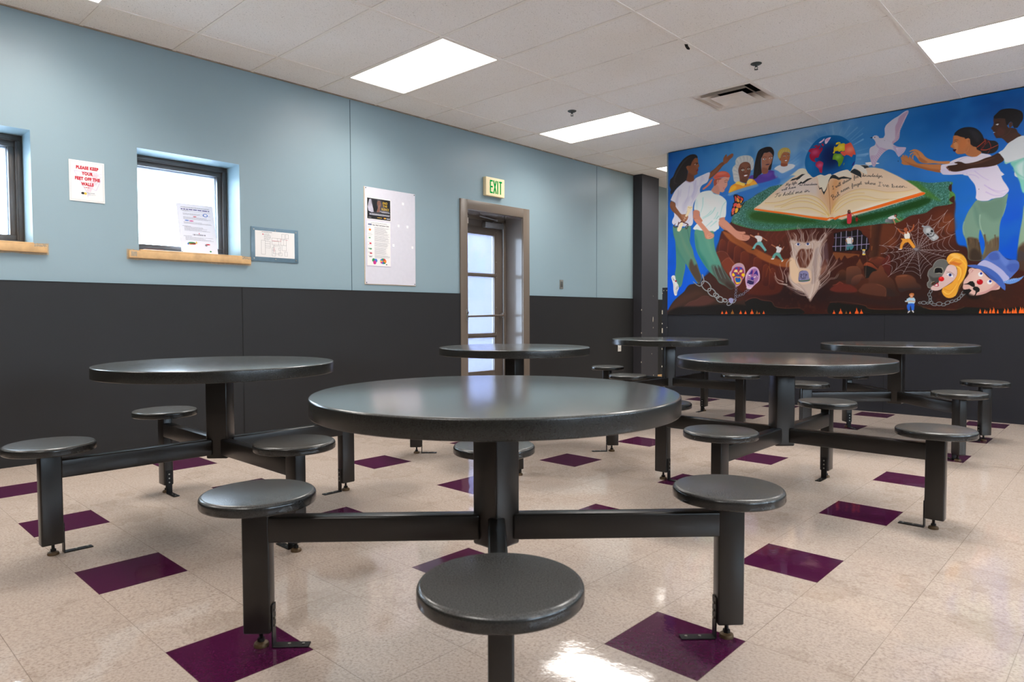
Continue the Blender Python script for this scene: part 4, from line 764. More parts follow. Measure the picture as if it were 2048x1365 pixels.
['P',[1087,1179,1107,1192,1198,1168,1346,1134,1537,1089,1722,1042,1892,1007,1900,1013,1944,999,1970,1012,2008,1022,2008,1004,1966,981,1935,1000,1909,1005,1874,981,1722,1021,1537,1070,1346,1113,1173,1156],[240,106,24],1.5,0,1],['S',[1107,1185,1346,1130,1630,1060,1883,1003],[248,150,40],5.0,6.0,0.7,2.5,1],['P',[1480,1497,1508,1517,1550,1544,1587,1562,1633,1560,1665,1537,1675,1507,1652,1494,1620,1504,1569,1490,1532,1500,1503,1504],[224,214,190],1.9,1,1],['P',[1490,1444,1513,1464,1560,1472,1615,1502,1652,1497,1625,1473,1593,1458,1560,1444,1556,1454,1532,1448],[44,50,52],1.4,0,1],['P',[1570,1391,1579,1404,1607,1426,1621,1412,1671,1443,1707,1449,1725,1442,1685,1427,1630,1397,1612,1404],[40,46,48],1.4,0,1],['P',[1584,1408,1565,1424,1615,1478,1670,1501,1698,1481,1725,1449,1675,1447,1625,1419,1607,1428],[228,216,200],1.9,1,1],['S',[1675,1507,1698,1481,1725,1447],[200,180,110],2.8,2.3,0.7,1.4,1],
['P',[1770,1452,1779,1469,1805,1475,1832,1457,1868,1457,1894,1467,1916,1461,1916,1445,1895,1408,1878,1360,1865,1316,1848,1286,1835,1292,1825,1330,1798,1343,1787,1390,1782,1428],[228,218,196],1.8,1,1],['P',[1785,1358,1799,1329,1821,1335,1835,1292,1848,1286,1861,1307,1882,1350,1890,1399,1907,1433,1920,1449,1937,1451,1977,1410,2002,1413,2002,1388,1964,1403,1929,1416,1903,1411,1886,1368,1870,1306,1844,1254,1826,1293,1817,1322,1799,1313],[42,50,54],1.4,0,1],['P',[1903,1440,1932,1456,1979,1475,2036,1486,2074,1485,2098,1462,2117,1410,2113,1381,2094,1399,2061,1416,2018,1424,1995,1417,1975,1428,1956,1443,1932,1451],[230,216,196],2.0,1,1],['P',[1903,1425,1932,1451,1956,1443,1990,1413,2037,1419,2085,1400,2113,1391,2113,1381,2075,1391,2019,1397,1986,1389,1956,1410,1923,1416,1903,1407],[40,44,48],1.5,0,1],
['P',[2100,1457,2111,1480,2129,1512,2148,1524,2194,1512,2258,1503,2276,1480,2245,1475,2259,1429,2259,1405,2232,1419,2204,1442,2167,1472,2135,1482],[226,216,200],1.9,1,1],['P',[2099,1452,2112,1470,2135,1482,2167,1467,2195,1443,2205,1418,2205,1381,2187,1396,2149,1420,2121,1439],[40,46,50],1.4,0,1],['P',[2194,1507,2231,1504,2258,1498,2281,1477,2258,1473,2236,1469,2222,1488],[44,50,54],1.4,0,1],['S',[2195,1443,2232,1414,2259,1400],[190,180,110],2.4,1.9,0.7,1.4,1],['P',[2239,1525,2311,1524,2370,1500,2312,1499,2276,1495],[228,222,214],1.9,1,1],['S',[1923,1069,1960,1156,2021,1219,2105,1258,2189,1270,2271,1259,2352,1237,2431,1212,2527,1201,2612,1199,2687,1209],[206,150,84],4.0,3.0,0.7,2.0,1],['S',[1925,1058,1962,1145,2023,1208,2107,1248,2191,1260,2273,1249,2354,1227,2433,1203,2529,1191,2614,1190,2689,1199],[238,208,120],11.9,8.9,0.4,5.9,1],
['S',[1938,1067,2003,1151,2078,1187,2162,1202,2263,1190,2353,1154,2459,1137,2588,1127],[206,150,84],4.0,3.0,0.7,2.0,1],['S',[1940,1057,2005,1140,2081,1177,2164,1192,2265,1180,2355,1145,2461,1127,2590,1117],[238,208,120],11.9,8.9,0.4,5.9,1],['S',[1957,1065,2032,1122,2107,1159,2190,1169,2272,1149,2371,1131,2459,1137],[206,150,84],3.9,3.0,0.7,2.0,1],['S',[1959,1055,2034,1112,2109,1149,2192,1159,2274,1139,2373,1121,2461,1127],[238,208,120],11.8,8.9,0.4,5.9,1],['S',[1927,1099,1979,1163,2050,1210,2143,1234,2235,1227],[206,150,84],4.0,3.0,0.7,2.0,1],['S',[1929,1088,1981,1153,2052,1200,2145,1224,2237,1217],[238,208,120],11.9,8.9,0.4,5.9,1],['P',[1909,1012,1938,1012,1963,994,1986,1012,2100,1035,2283,1070,2459,1108,2630,1145,2746,1169,2766,1164,2775,1153,2767,1145,2713,1131,2546,1098,2372,1060,2192,1031,2100,1020,1996,1001,1958,979,1939,996,1910,997],[240,100,20],1.5,0,1],
['S',[1967,1004,2192,1040,2460,1094,2746,1159],[250,150,50],4.4,4.9,0.6,2.5,1],['S',[1438,1401,1443,1399,1456,1425],[34,32,38],3.8,2.9,0.92,0.5,1],['S',[1456,1425,1454,1403,1471,1428],[34,32,38],3.8,2.9,0.92,0.5,1],['S',[1471,1428,1466,1403,1469,1401,1475,1404],[34,32,38],3.8,2.8,0.92,0.5,1],['S',[1477,1410,1481,1414,1479,1405,1483,1403,1492,1414],[34,32,38],3.8,2.8,0.92,0.5,1],['S',[1493,1415,1485,1396,1478,1389,1474,1392,1483,1400,1495,1406],[34,32,38],3.8,2.8,0.92,0.5,1],['S',[1509,1407,1518,1419,1524,1431,1522,1432,1517,1423,1513,1408,1514,1405,1520,1408],[34,32,38],3.8,2.8,0.92,0.5,1],['S',[1520,1408,1527,1417,1524,1408,1526,1406,1531,1409],[34,32,38],3.8,2.8,0.92,0.5,1],['S',[1530,1424,1532,1425],[34,32,38],3.8,2.8,0.92,0.5,1],['S',[1530,1409,1541,1421,1549,1431,1547,1434,1543,1428,1537,1413,1531,1395,1527,1393,1527,1398,1535,1406,1543,1410],[34,32,38],3.8,2.8,0.92,0.5,1],
['S',[1535,1419,1547,1421],[34,32,38],3.8,2.8,0.92,0.5,1],['S',[1544,1411,1553,1414,1560,1418,1558,1421,1552,1419,1548,1414,1549,1409,1553,1408,1562,1412],[34,32,38],3.8,2.8,0.92,0.5,1],['S',[1401,1360,1404,1364,1403,1353,1406,1352,1413,1363],[34,32,38],3.8,2.9,0.92,0.5,1],['S',[1413,1364,1411,1354,1414,1353,1421,1360,1423,1366,1428,1365],[34,32,38],3.8,2.9,0.92,0.5,1],['S',[1426,1356,1433,1366,1430,1357,1432,1354,1437,1357],[34,32,38],3.8,2.9,0.92,0.5,1],['S',[1437,1372,1438,1373],[34,32,38],3.8,2.9,0.92,0.5,1],['S',[1437,1357,1446,1369,1452,1381,1450,1382,1445,1373,1441,1359,1442,1355,1448,1358],[34,32,38],3.8,2.9,0.92,0.5,1],['S',[1448,1358,1457,1370,1463,1382,1461,1383,1456,1374,1452,1360,1453,1356,1459,1359],[34,32,38],3.8,2.9,0.92,0.5,1],['S',[1475,1361,1485,1375,1490,1385,1487,1385,1482,1374,1477,1358],[34,32,38],3.8,2.8,0.92,0.5,1],
['S',[1478,1361,1486,1371,1491,1371,1489,1364,1490,1360,1496,1363],[34,32,38],3.8,2.8,0.92,0.5,1],['S',[1514,1371,1508,1373,1500,1368,1499,1363,1504,1361,1511,1365,1516,1373],[34,32,38],3.8,2.8,0.92,0.5,1],['S',[1516,1373,1512,1364,1514,1362,1518,1364],[34,32,38],3.8,2.8,0.92,0.5,1],['S',[1519,1371,1523,1375,1522,1364,1525,1363,1532,1371,1532,1375,1538,1375],[34,32,38],3.8,2.8,0.92,0.5,1],['S',[1535,1367,1544,1370,1551,1374,1549,1377,1543,1375,1539,1370,1540,1365,1544,1364,1553,1368],[34,32,38],3.8,2.8,0.92,0.5,1],['S',[1592,1383,1597,1391,1593,1381],[34,32,38],3.3,2.4,0.92,0.5,1],['S',[1595,1384,1601,1391,1605,1390,1602,1384,1603,1380,1608,1382],[34,32,38],3.3,2.4,0.92,0.5,1],['S',[1621,1390,1614,1388,1611,1383,1614,1379,1621,1382,1623,1387,1620,1390,1621,1388,1627,1389],[34,32,38],3.3,2.4,0.92,0.5,1],
['S',[1636,1380,1645,1391,1649,1400,1647,1400,1642,1390,1638,1378,1642,1377,1648,1380,1649,1385,1646,1387,1641,1385],[34,32,38],3.2,2.4,0.92,0.5,1],['S',[1663,1387,1656,1385,1654,1379,1656,1376,1663,1378,1665,1384,1662,1387,1664,1385,1669,1386],[34,32,38],3.2,2.4,0.92,0.5,1],['S',[1667,1378,1671,1385,1668,1377,1671,1375,1676,1378,1680,1385],[34,32,38],3.2,2.4,0.92,0.5,1],['S',[1680,1385,1677,1376,1678,1374,1682,1376],[34,32,38],3.2,2.4,0.92,0.5,1],['S',[1682,1376,1687,1384,1684,1374],[34,32,38],3.2,2.4,0.92,0.5,1],['S',[1685,1377,1691,1384,1695,1383,1692,1376,1693,1373,1698,1375],[34,32,38],3.2,2.4,0.92,0.5,1],['S',[1713,1380,1709,1383,1703,1379,1701,1375,1705,1372,1711,1375,1715,1382],[34,32,38],3.2,2.4,0.92,0.5,1],['S',[1721,1394,1714,1380,1712,1373,1713,1371,1716,1373],[34,32,38],3.2,2.4,0.92,0.5,1],
['S',[1730,1379,1726,1381,1719,1378,1718,1373,1721,1371,1727,1374,1731,1380],[34,32,38],3.2,2.4,0.92,0.5,1],['S',[1731,1380,1728,1372,1729,1370,1732,1371],[34,32,38],3.2,2.4,0.92,0.5,1],['S',[1732,1372,1737,1380,1738,1379,1743,1379,1739,1371,1739,1369,1743,1371],[34,32,38],3.2,2.4,0.92,0.5,1],['S',[1743,1371,1749,1378,1746,1371,1748,1369,1752,1370],[34,32,38],3.2,2.4,0.92,0.5,1],['S',[1753,1384,1754,1385],[34,32,38],3.2,2.4,0.92,0.5,1],['S',[1751,1372,1758,1373,1764,1376,1763,1378,1758,1378,1755,1373,1755,1369,1758,1368,1765,1370],[34,32,38],3.2,2.4,0.92,0.5,1],['S',[1765,1369,1773,1378,1773,1374,1774,1370,1771,1367,1767,1368,1771,1366,1777,1368],[34,32,38],3.2,2.4,0.92,0.5,1],['S',[1337,1321,1353,1327,1379,1330],[34,32,38],4.4,3.3,0.92,0.5,1],['S',[1361,1327,1344,1300,1333,1290,1325,1293],[34,32,38],4.3,3.3,0.92,0.5,1],
['S',[1384,1310,1371,1306,1366,1297,1372,1292,1385,1297,1389,1306,1382,1310,1386,1308,1396,1310],[34,32,38],4.3,3.2,0.92,0.5,1],['S',[1416,1298,1432,1318,1440,1333,1436,1332,1427,1316,1418,1294],[34,32,38],4.3,3.2,0.92,0.5,1],['S',[1420,1298,1432,1312,1441,1312,1438,1302,1438,1295,1448,1299],[34,32,38],4.3,3.2,0.92,0.5,1],['S',[1469,1314,1457,1310,1452,1301,1458,1296,1470,1301,1474,1310,1467,1314,1471,1312,1481,1314],[34,32,38],4.3,3.2,0.92,0.5,1],['S',[1476,1300,1490,1317,1500,1333,1497,1335,1489,1322,1482,1302,1484,1297,1493,1301],[34,32,38],4.3,3.2,0.92,0.5,1],['S',[1520,1313,1512,1316,1500,1309,1498,1301,1505,1298,1516,1304,1524,1317],[34,32,38],4.2,3.2,0.92,0.5,1],['S',[1534,1337,1522,1313,1519,1301,1521,1299,1528,1302],[34,32,38],4.2,3.2,0.92,0.5,1],['S',[1550,1304,1558,1317,1553,1300],[34,32,38],4.2,3.2,0.92,0.5,1],
['S',[1554,1306,1565,1318,1570,1317,1565,1301],[34,32,38],4.2,3.2,0.92,0.5,1],['S',[1567,1306,1578,1318,1585,1318,1582,1307,1584,1302,1595,1306],[34,32,38],4.2,3.2,0.92,0.5,1],['S',[1595,1308,1608,1312,1619,1317,1616,1321,1608,1319,1602,1311,1602,1304,1608,1303,1622,1308],[34,32,38],4.2,3.1,0.92,0.5,1],['S',[1644,1308,1655,1321,1650,1308,1653,1305,1660,1309],[34,32,38],4.2,3.1,0.92,0.5,1],['S',[1660,1330,1662,1332],[34,32,38],4.2,3.1,0.92,0.5,1],['S',[1660,1309,1668,1322,1663,1306],[34,32,38],4.2,3.1,0.92,0.5,1],['S',[1665,1311,1676,1323,1683,1322,1680,1312,1682,1306,1691,1310],[34,32,38],4.2,3.1,0.92,0.5,1],['S',[1697,1309,1696,1305,1691,1301],[34,32,38],4.1,3.1,0.92,0.5,1],['S',[1926,1330,1937,1336],[34,32,38],4.0,3.0,0.92,0.5,1],['S',[1932,1333,1938,1300],[34,32,38],4.0,3.0,0.92,0.5,1],['S',[1932,1298,1945,1303],[34,32,38],4.0,3.0,0.92,0.5,1],
['S',[1959,1322,1960,1327,1965,1314,1969,1314,1969,1328],[34,32,38],3.9,3.0,0.92,0.5,1],['S',[1969,1329,1972,1317,1976,1317,1979,1327,1976,1334,1982,1335],[34,32,38],3.9,2.9,0.92,0.5,1],['S',[1985,1324,1986,1337,1989,1326,1992,1324,1995,1328],[34,32,38],3.9,2.9,0.92,0.5,1],['S',[1985,1345,1986,1347],[34,32,38],3.9,2.9,0.92,0.5,1],['S',[1994,1328,1996,1344,1995,1359,1992,1360,1993,1348,1997,1331,2001,1327,2004,1333],[34,32,38],3.9,2.9,0.92,0.5,1],['S',[2004,1332,2005,1348,2004,1363,2002,1364,2002,1352,2007,1335,2010,1332,2014,1337],[34,32,38],3.9,2.9,0.92,0.5,1],['S',[2028,1343,2031,1359,2033,1354,2038,1349,2037,1343,2032,1342,2037,1343,2042,1349],[34,32,38],3.9,2.9,0.92,0.5,1],['S',[2042,1349,2043,1365,2042,1376,2045,1354,2049,1349,2053,1354],[34,32,38],3.9,2.9,0.92,0.5,1],['S',[2039,1366,2047,1372],[34,32,38],3.9,2.9,0.92,0.5,1],
['S',[2053,1354,2053,1367,2055,1366,2060,1368,2061,1357,2064,1355,2067,1359],[34,32,38],3.9,2.9,0.92,0.5,1],['S',[2067,1360,2068,1372,2070,1361,2073,1359,2076,1364],[34,32,38],3.9,2.9,0.92,0.5,1],['S',[2067,1380,2068,1382],[34,32,38],3.9,2.9,0.92,0.5,1],['S',[2074,1371,2076,1377,2082,1364,2084,1364,2087,1375,2084,1381,2089,1381],[34,32,38],3.9,2.9,0.92,0.5,1],['S',[2091,1372,2097,1378,2102,1384,2098,1387,2094,1383,2093,1376,2097,1371,2101,1371,2107,1378],[34,32,38],3.9,2.9,0.92,0.5,1],['S',[2135,1384,2140,1400,2143,1414,2140,1417,2138,1410,2140,1389,2142,1365,2139,1363,2137,1370,2141,1381,2147,1385],[34,32,38],3.8,2.9,0.92,0.5,1],['S',[2135,1398,2146,1400],[34,32,38],3.8,2.9,0.92,0.5,1],['S',[2156,1400,2150,1396,2150,1387,2156,1383,2161,1388,2161,1396,2156,1400,2158,1398,2164,1400],[34,32,38],3.8,2.9,0.92,0.5,1],
['S',[2166,1387,2167,1401,2169,1399,2174,1400,2174,1388,2176,1385,2180,1388],[34,32,38],3.8,2.9,0.92,0.5,1],['S',[2216,1394,2223,1409,2226,1421,2223,1421,2221,1408,2219,1391],[34,32,38],3.8,2.8,0.92,0.5,1],['S',[2220,1398,2228,1404,2231,1401,2223,1398,2230,1390,2236,1390],[34,32,38],3.8,2.8,0.92,0.5,1],['S',[2236,1391,2239,1401,2239,1388],[34,32,38],3.8,2.8,0.92,0.5,1],['S',[2239,1392,2245,1401,2250,1399,2250,1390,2253,1385,2258,1387],[34,32,38],3.8,2.8,0.92,0.5,1],['S',[2271,1397,2263,1395,2262,1388,2267,1383,2274,1385,2275,1393,2270,1397,2273,1394,2279,1395],[34,32,38],3.8,2.8,0.92,0.5,1],['S',[2279,1391,2282,1395,2283,1382,2287,1380,2291,1391],[34,32,38],3.8,2.8,0.92,0.5,1],['S',[2291,1392,2291,1380,2295,1378,2301,1385,2301,1392,2306,1390],[34,32,38],3.8,2.8,0.92,0.5,1],
['S',[2306,1379,2312,1392,2316,1404,2313,1406,2310,1396,2310,1380,2312,1376,2318,1378],[34,32,38],3.7,2.8,0.92,0.5,1],['S',[2317,1379,2325,1381,2332,1383,2329,1387,2323,1387,2320,1381,2322,1375,2327,1373,2335,1375],[34,32,38],3.7,2.8,0.92,0.5,1],['S',[2351,1381,2345,1385,2338,1380,2338,1374,2344,1370,2350,1374,2353,1383],[34,32,38],3.7,2.8,0.92,0.5,1],['S',[2356,1399,2353,1380,2353,1371,2355,1368,2359,1370],[34,32,38],3.7,2.8,0.92,0.5,1],['S',[2374,1377,2367,1381,2361,1376,2361,1370,2366,1367,2373,1370,2374,1378,2372,1357,2365,1352,2360,1358,2367,1364,2378,1368],[34,32,38],3.7,2.8,0.92,0.5,1],['S',[2377,1369,2386,1371,2392,1373,2389,1377,2384,1377,2381,1371,2383,1365,2387,1363,2396,1365],[34,32,38],3.7,2.8,0.92,0.5,1],['S',[2399,1363,2399,1360,2397,1357],[34,32,38],3.7,2.8,0.92,0.5,1],['S',[1921,1235,1939,1191,1938,1185],[34,32,38],4.5,3.3,0.92,0.5,1],
['S',[1916,1229,1925,1244,1939,1241,1940,1228,1932,1217,1946,1224,1956,1213,1953,1200,1939,1194],[34,32,38],4.5,3.3,0.92,0.5,1],['S',[1962,1215,1958,1230,1966,1215,1974,1215,1977,1225,1972,1240],[34,32,38],4.4,3.3,0.92,0.5,1],['S',[1972,1240,1980,1224,1984,1222,1988,1230],[34,32,38],4.4,3.3,0.92,0.5,1],['S',[1988,1230,1984,1252,1979,1269,1991,1238,1998,1231,2002,1240],[34,32,38],4.4,3.3,0.92,0.5,1],['S',[1977,1253,1988,1263],[34,32,38],4.4,3.3,0.92,0.5,1],['S',[2015,1260,2013,1274,2018,1258],[34,32,38],3.9,2.9,0.92,0.5,1],['S',[2017,1263,2018,1276,2022,1276,2026,1266,2030,1262,2033,1268],[34,32,38],3.9,2.9,0.92,0.5,1],['S',[2033,1269,2039,1276,2043,1282,2039,1285,2035,1282,2035,1274,2039,1268,2044,1268,2049,1275],[34,32,38],3.9,2.9,0.92,0.5,1],['S',[2047,1283,2048,1289,2055,1275,2058,1274,2059,1286,2056,1292,2061,1292],[34,32,38],3.9,2.9,0.92,0.5,1],
['S',[2064,1282,2070,1288,2074,1295,2071,1298,2066,1294,2066,1287,2070,1281,2075,1281,2081,1288],[34,32,38],3.9,2.9,0.92,0.5,1],['S',[2081,1287,2079,1302,2082,1300,2086,1303,2089,1290,2092,1288,2095,1292],[34,32,38],3.9,2.9,0.92,0.5,1],['S',[2117,1302,2121,1318,2124,1333,2120,1336,2119,1329,2122,1308,2126,1284,2123,1282,2120,1288,2124,1300,2130,1304],[34,32,38],3.8,2.9,0.92,0.5,1],['S',[2117,1316,2128,1319],[34,32,38],3.8,2.9,0.92,0.5,1],['S',[2139,1320,2133,1315,2134,1307,2140,1302,2146,1308,2145,1316,2138,1320,2142,1318,2147,1320],[34,32,38],3.8,2.9,0.92,0.5,1],['S',[2150,1308,2151,1322,2153,1320,2158,1322,2159,1309,2161,1306,2165,1310],[34,32,38],3.8,2.9,0.92,0.5,1],['S',[2177,1323,2170,1326,2166,1318,2168,1311,2173,1309,2178,1315,2178,1325,2181,1299,2177,1292,2170,1296,2175,1305,2184,1314],[34,32,38],3.8,2.9,0.92,0.5,1],
['S',[2183,1316,2190,1320,2195,1326,2191,1329,2186,1327,2185,1320,2189,1313,2193,1312,2200,1318],[34,32,38],3.8,2.9,0.92,0.5,1],['S',[2200,1317,2202,1333,2202,1345,2204,1321,2208,1315,2212,1319],[34,32,38],3.8,2.9,0.92,0.5,1],['S',[2198,1336,2207,1339],[34,32,38],3.8,2.9,0.92,0.5,1],['S',[2240,1326,2243,1330,2244,1315,2248,1313,2252,1324],[34,32,38],3.8,2.8,0.92,0.5,1],['S',[2252,1326,2252,1313,2256,1311,2262,1318,2261,1325,2267,1323],[34,32,38],3.8,2.8,0.92,0.5,1],['S',[2267,1312,2273,1327,2276,1339,2273,1340,2271,1326,2270,1308],[34,32,38],3.8,2.8,0.92,0.5,1],['S',[2270,1311,2275,1321,2281,1320,2281,1311,2283,1305,2289,1307],[34,32,38],3.8,2.8,0.92,0.5,1],['S',[2288,1308,2296,1310,2302,1312,2300,1317,2294,1316,2291,1311,2293,1304,2298,1301,2306,1303],[34,32,38],3.8,2.8,0.92,0.5,1],
['S',[2306,1303,2310,1314,2312,1311,2317,1311,2316,1300,2318,1297,2322,1298],[34,32,38],3.7,2.8,0.92,0.5,1],['S',[2321,1301,2329,1302,2336,1304,2333,1309,2327,1309,2325,1303,2327,1296,2331,1294,2340,1296],[34,32,38],3.7,2.8,0.92,0.5,1],['S',[2368,1315,2389,1311],[34,32,38],3.7,2.8,0.92,0.5,1],['S',[2379,1313,2374,1276],[34,32,38],3.7,2.8,0.92,0.5,1],['S',[2362,1279,2386,1272],[34,32,38],3.7,2.8,0.92,0.5,1],['S',[2398,1305,2397,1300],[34,32,38],3.7,2.8,0.92,0.5,1],['S',[2403,1282,2409,1286,2412,1269,2416,1266,2425,1274,2424,1282,2433,1278],[34,32,38],3.7,2.8,0.92,0.5,1],['S',[2431,1267,2445,1268,2455,1269,2451,1275,2442,1276,2437,1269,2440,1261,2448,1258,2461,1259],[34,32,38],3.7,2.8,0.92,0.5,1],['S',[2486,1249,2492,1267,2491,1280,2486,1280,2488,1266,2493,1247,2502,1244,2511,1248,2507,1257,2498,1260,2491,1257],[34,32,38],3.6,2.7,0.92,0.5,1],
['S',[2517,1247,2529,1249,2538,1252,2533,1256,2524,1256,2522,1250,2527,1243,2534,1240,2546,1243],[34,32,38],3.6,2.7,0.92,0.5,1],['S',[2545,1244,2557,1245,2566,1248,2560,1253,2552,1252,2550,1246,2554,1239,2562,1236,2574,1239],[34,32,38],3.6,2.7,0.92,0.5,1],['S',[2574,1238,2575,1250,2579,1234],[34,32,38],3.6,2.7,0.92,0.4,1],['S',[2578,1239,2584,1249,2591,1247,2594,1237,2600,1232,2607,1234],[34,32,38],3.6,2.7,0.92,0.4,1],['S',[2614,1231,2617,1230],[34,32,38],3.6,2.7,0.92,0.4,1],['P',[1771,1461,1733,1450,1697,1486,1669,1522,1650,1571,1645,1623,1653,1678,1679,1738,1715,1793,1759,1835,1808,1859,1869,1864,1944,1855,2004,1835,2055,1797,2098,1749,2128,1700,2146,1648,2150,1603,2143,1547,2123,1501,2099,1460,2077,1481,2039,1482,1984,1472,1945,1459,1917,1450,1910,1464,1884,1464,1849,1453,1809,1470],[0,98,160],1.4,1,1],['K',1904,1624,115.3,132.9,0,[0,24,78],1],['K',1890,1681,80.1,88.9,0,[0,28,84],0.8],
['K',1704,1591,50.3,73.1,0,[30,120,180],0.5],['K',1953,1481,88.3,26.6,0,[0,80,160],0.5],['K',2093,1541,52.0,60.6,0,[0,110,170],0.5],['P',[1680,1734,1702,1758,1742,1756,1774,1769,1791,1775,1805,1768,1787,1743,1796,1733,1809,1754,1825,1746,1823,1724,1806,1699,1793,1678,1784,1652,1753,1653,1744,1636,1753,1616,1735,1614,1708,1637,1692,1672,1694,1704,1707,1711],[160,20,56],1.4,1,1],['K',1748,1713,40.9,32.7,0,[205,84,124],0.85],['P',[1754,1588,1789,1615,1829,1595,1834,1580,1826,1545,1824,1513,1820,1482,1800,1494,1786,1537,1763,1559],[170,30,70],1.4,1,1],['K',1799,1567,31.6,25.3,0,[210,100,140],0.85],['S',[1735,1619,1763,1605],[170,30,70],5.5,5.5,1,0,1],['P',[1733,1776,1769,1788,1776,1773,1765,1766],[160,30,60],0.9,1,1],['P',[1809,1790,1827,1792,1840,1771,1827,1760],[165,30,60],0.9,1,1],['S',[1787,1789,1796,1765],[160,30,60],6.3,6.3,1,0,1],
['P',[1782,1804,1817,1825,1843,1843,1837,1822,1804,1800],[225,200,215],1.4,1,1],['K',1813,1821,13.5,10.8,0,[215,150,180],0.85],['P',[1846,1825,1861,1836,1905,1842,1888,1813,1862,1781,1849,1783],[225,200,215],1.3,1,1],['K',1870,1821,17.9,14.3,0,[205,130,165],0.85],['P',[1927,1675,1937,1696,1935,1723,1963,1732,1975,1739,1984,1760,2001,1757,2035,1758,2048,1745,2051,1686,2032,1676,2010,1684,1989,1678,1976,1689,1950,1689,1946,1672,1933,1669],[212,180,10],1.3,1,1],['K',2006,1720,35.1,28.1,0,[228,206,90],0.85],['P',[1954,1756,1958,1774,1979,1780,1998,1773,2003,1759,1984,1765,1975,1757],[212,184,10],0.9,1,1],['P',[1937,1732,1945,1744,1950,1734,1941,1725],[205,180,30],0.9,1,1],['P',[2000,1672,2019,1678,2040,1670,2044,1701,2044,1745,2069,1748,2098,1754,2120,1714,2137,1672,2148,1621,2125,1629,2113,1605,2105,1606,2083,1627,2058,1636,2041,1625,2024,1637],[225,88,66],1.3,1,1],
['K',2091,1684,39.0,31.2,0,[238,140,116],0.85],['P',[1926,1607,1929,1638,1942,1668,1977,1658,2007,1653,2024,1628,2037,1612,2029,1587,2021,1561,2008,1540,1992,1523,1981,1536,1982,1562,1973,1586,1952,1603],[92,140,22],1.3,1,1],['K',1977,1626,30.8,24.7,0,[150,186,80],0.85],['S',[2040,1553,2034,1536],[130,160,40],6.1,3.5,1,0,1],['P',[2111,1511,2122,1536,2143,1562,2139,1538,2127,1518],[44,30,120],1.3,1,1],['S',[2716,622,2962,977],[196,190,192],2.8,2.3,0.95,0.9,0],['S',[2716,622,3011,893],[196,190,192],2.8,2.3,0.95,0.9,0],['S',[2716,622,3026,749],[196,190,192],2.8,2.3,0.95,0.9,0],['S',[2716,622,3061,587],[196,190,192],2.8,2.3,0.95,0.9,0],['S',[2716,622,2956,538],[196,190,192],2.8,2.3,0.95,0.9,0],['S',[2716,622,2840,465],[196,190,192],2.8,2.3,0.95,0.9,0],['S',[2716,622,2752,341],[196,190,192],2.8,2.3,0.95,0.9,0],['S',[2716,622,2597,393],[196,190,192],2.8,2.3,0.95,0.9,0],
['S',[2716,622,2466,368],[196,190,192],2.8,2.3,0.95,0.9,0],['S',[2716,622,2413,487],[196,190,192],2.8,2.3,0.95,0.9,0],['S',[2716,622,2400,603],[196,190,192],2.8,2.3,0.95,0.9,0],['S',[2716,622,2382,688],[196,190,192],2.8,2.3,0.95,0.9,0],['S',[2716,622,2521,861],[196,190,192],2.8,2.3,0.95,0.9,0],['S',[2716,622,2622,887],[196,190,192],2.8,2.3,0.95,0.9,0],['S',[2716,622,2724,914],[196,190,192],2.8,2.3,0.95,0.9,0],['S',[2716,622,2833,942],[196,190,192],2.8,2.3,0.95,0.9,0],['S',[2671,631,2679,637,2685,642,2688,647,2690,655],[178,172,176],2.3,2.3,0.8,0.9,1],['S',[2690,655,2696,652,2700,652,2702,654,2703,659],[178,172,176],2.3,2.3,0.8,0.9,1],['S',[2703,659,2708,656,2711,655,2714,658,2718,663],[178,172,176],2.3,2.3,0.8,0.9,1],['S',[2718,663,2720,660,2723,659,2727,662,2733,667],[178,172,176],2.3,2.3,0.8,0.9,1],['S',[2733,667,2735,664,2738,663,2743,666,2752,673],[178,172,176],2.3,2.3,0.8,0.9,1],
['S',[2752,673,2749,664,2749,660,2752,659,2759,661],[178,172,176],2.3,2.3,0.8,0.9,1],['S',[2759,661,2755,652,2754,646,2756,642,2761,640],[178,172,176],2.3,2.3,0.8,0.9,1],['S',[2761,640,2758,633,2757,628,2760,623,2766,617],[178,172,176],2.3,2.3,0.8,0.9,1],['S',[2766,617,2757,615,2752,614,2750,612,2751,610],[178,172,176],2.3,2.3,0.8,0.9,1],['S',[2751,610,2743,608,2738,606,2736,603,2734,600],[178,172,176],2.3,2.3,0.8,0.9,1],['S',[2734,600,2730,598,2727,595,2725,590,2721,583],[178,172,176],2.3,2.3,0.8,0.9,1],['S',[2721,583,2716,588,2711,590,2706,591,2700,590],[178,172,176],2.3,2.3,0.8,0.9,1],['S',[2700,590,2698,593,2696,593,2691,591,2682,587],[178,172,176],2.3,2.3,0.8,0.9,1],['S',[2682,587,2684,595,2684,599,2681,602,2675,604],[178,172,176],2.3,2.3,0.8,0.9,1],['S',[2675,604,2679,609,2681,613,2679,616,2673,619],[178,172,176],2.3,2.3,0.8,0.9,1],
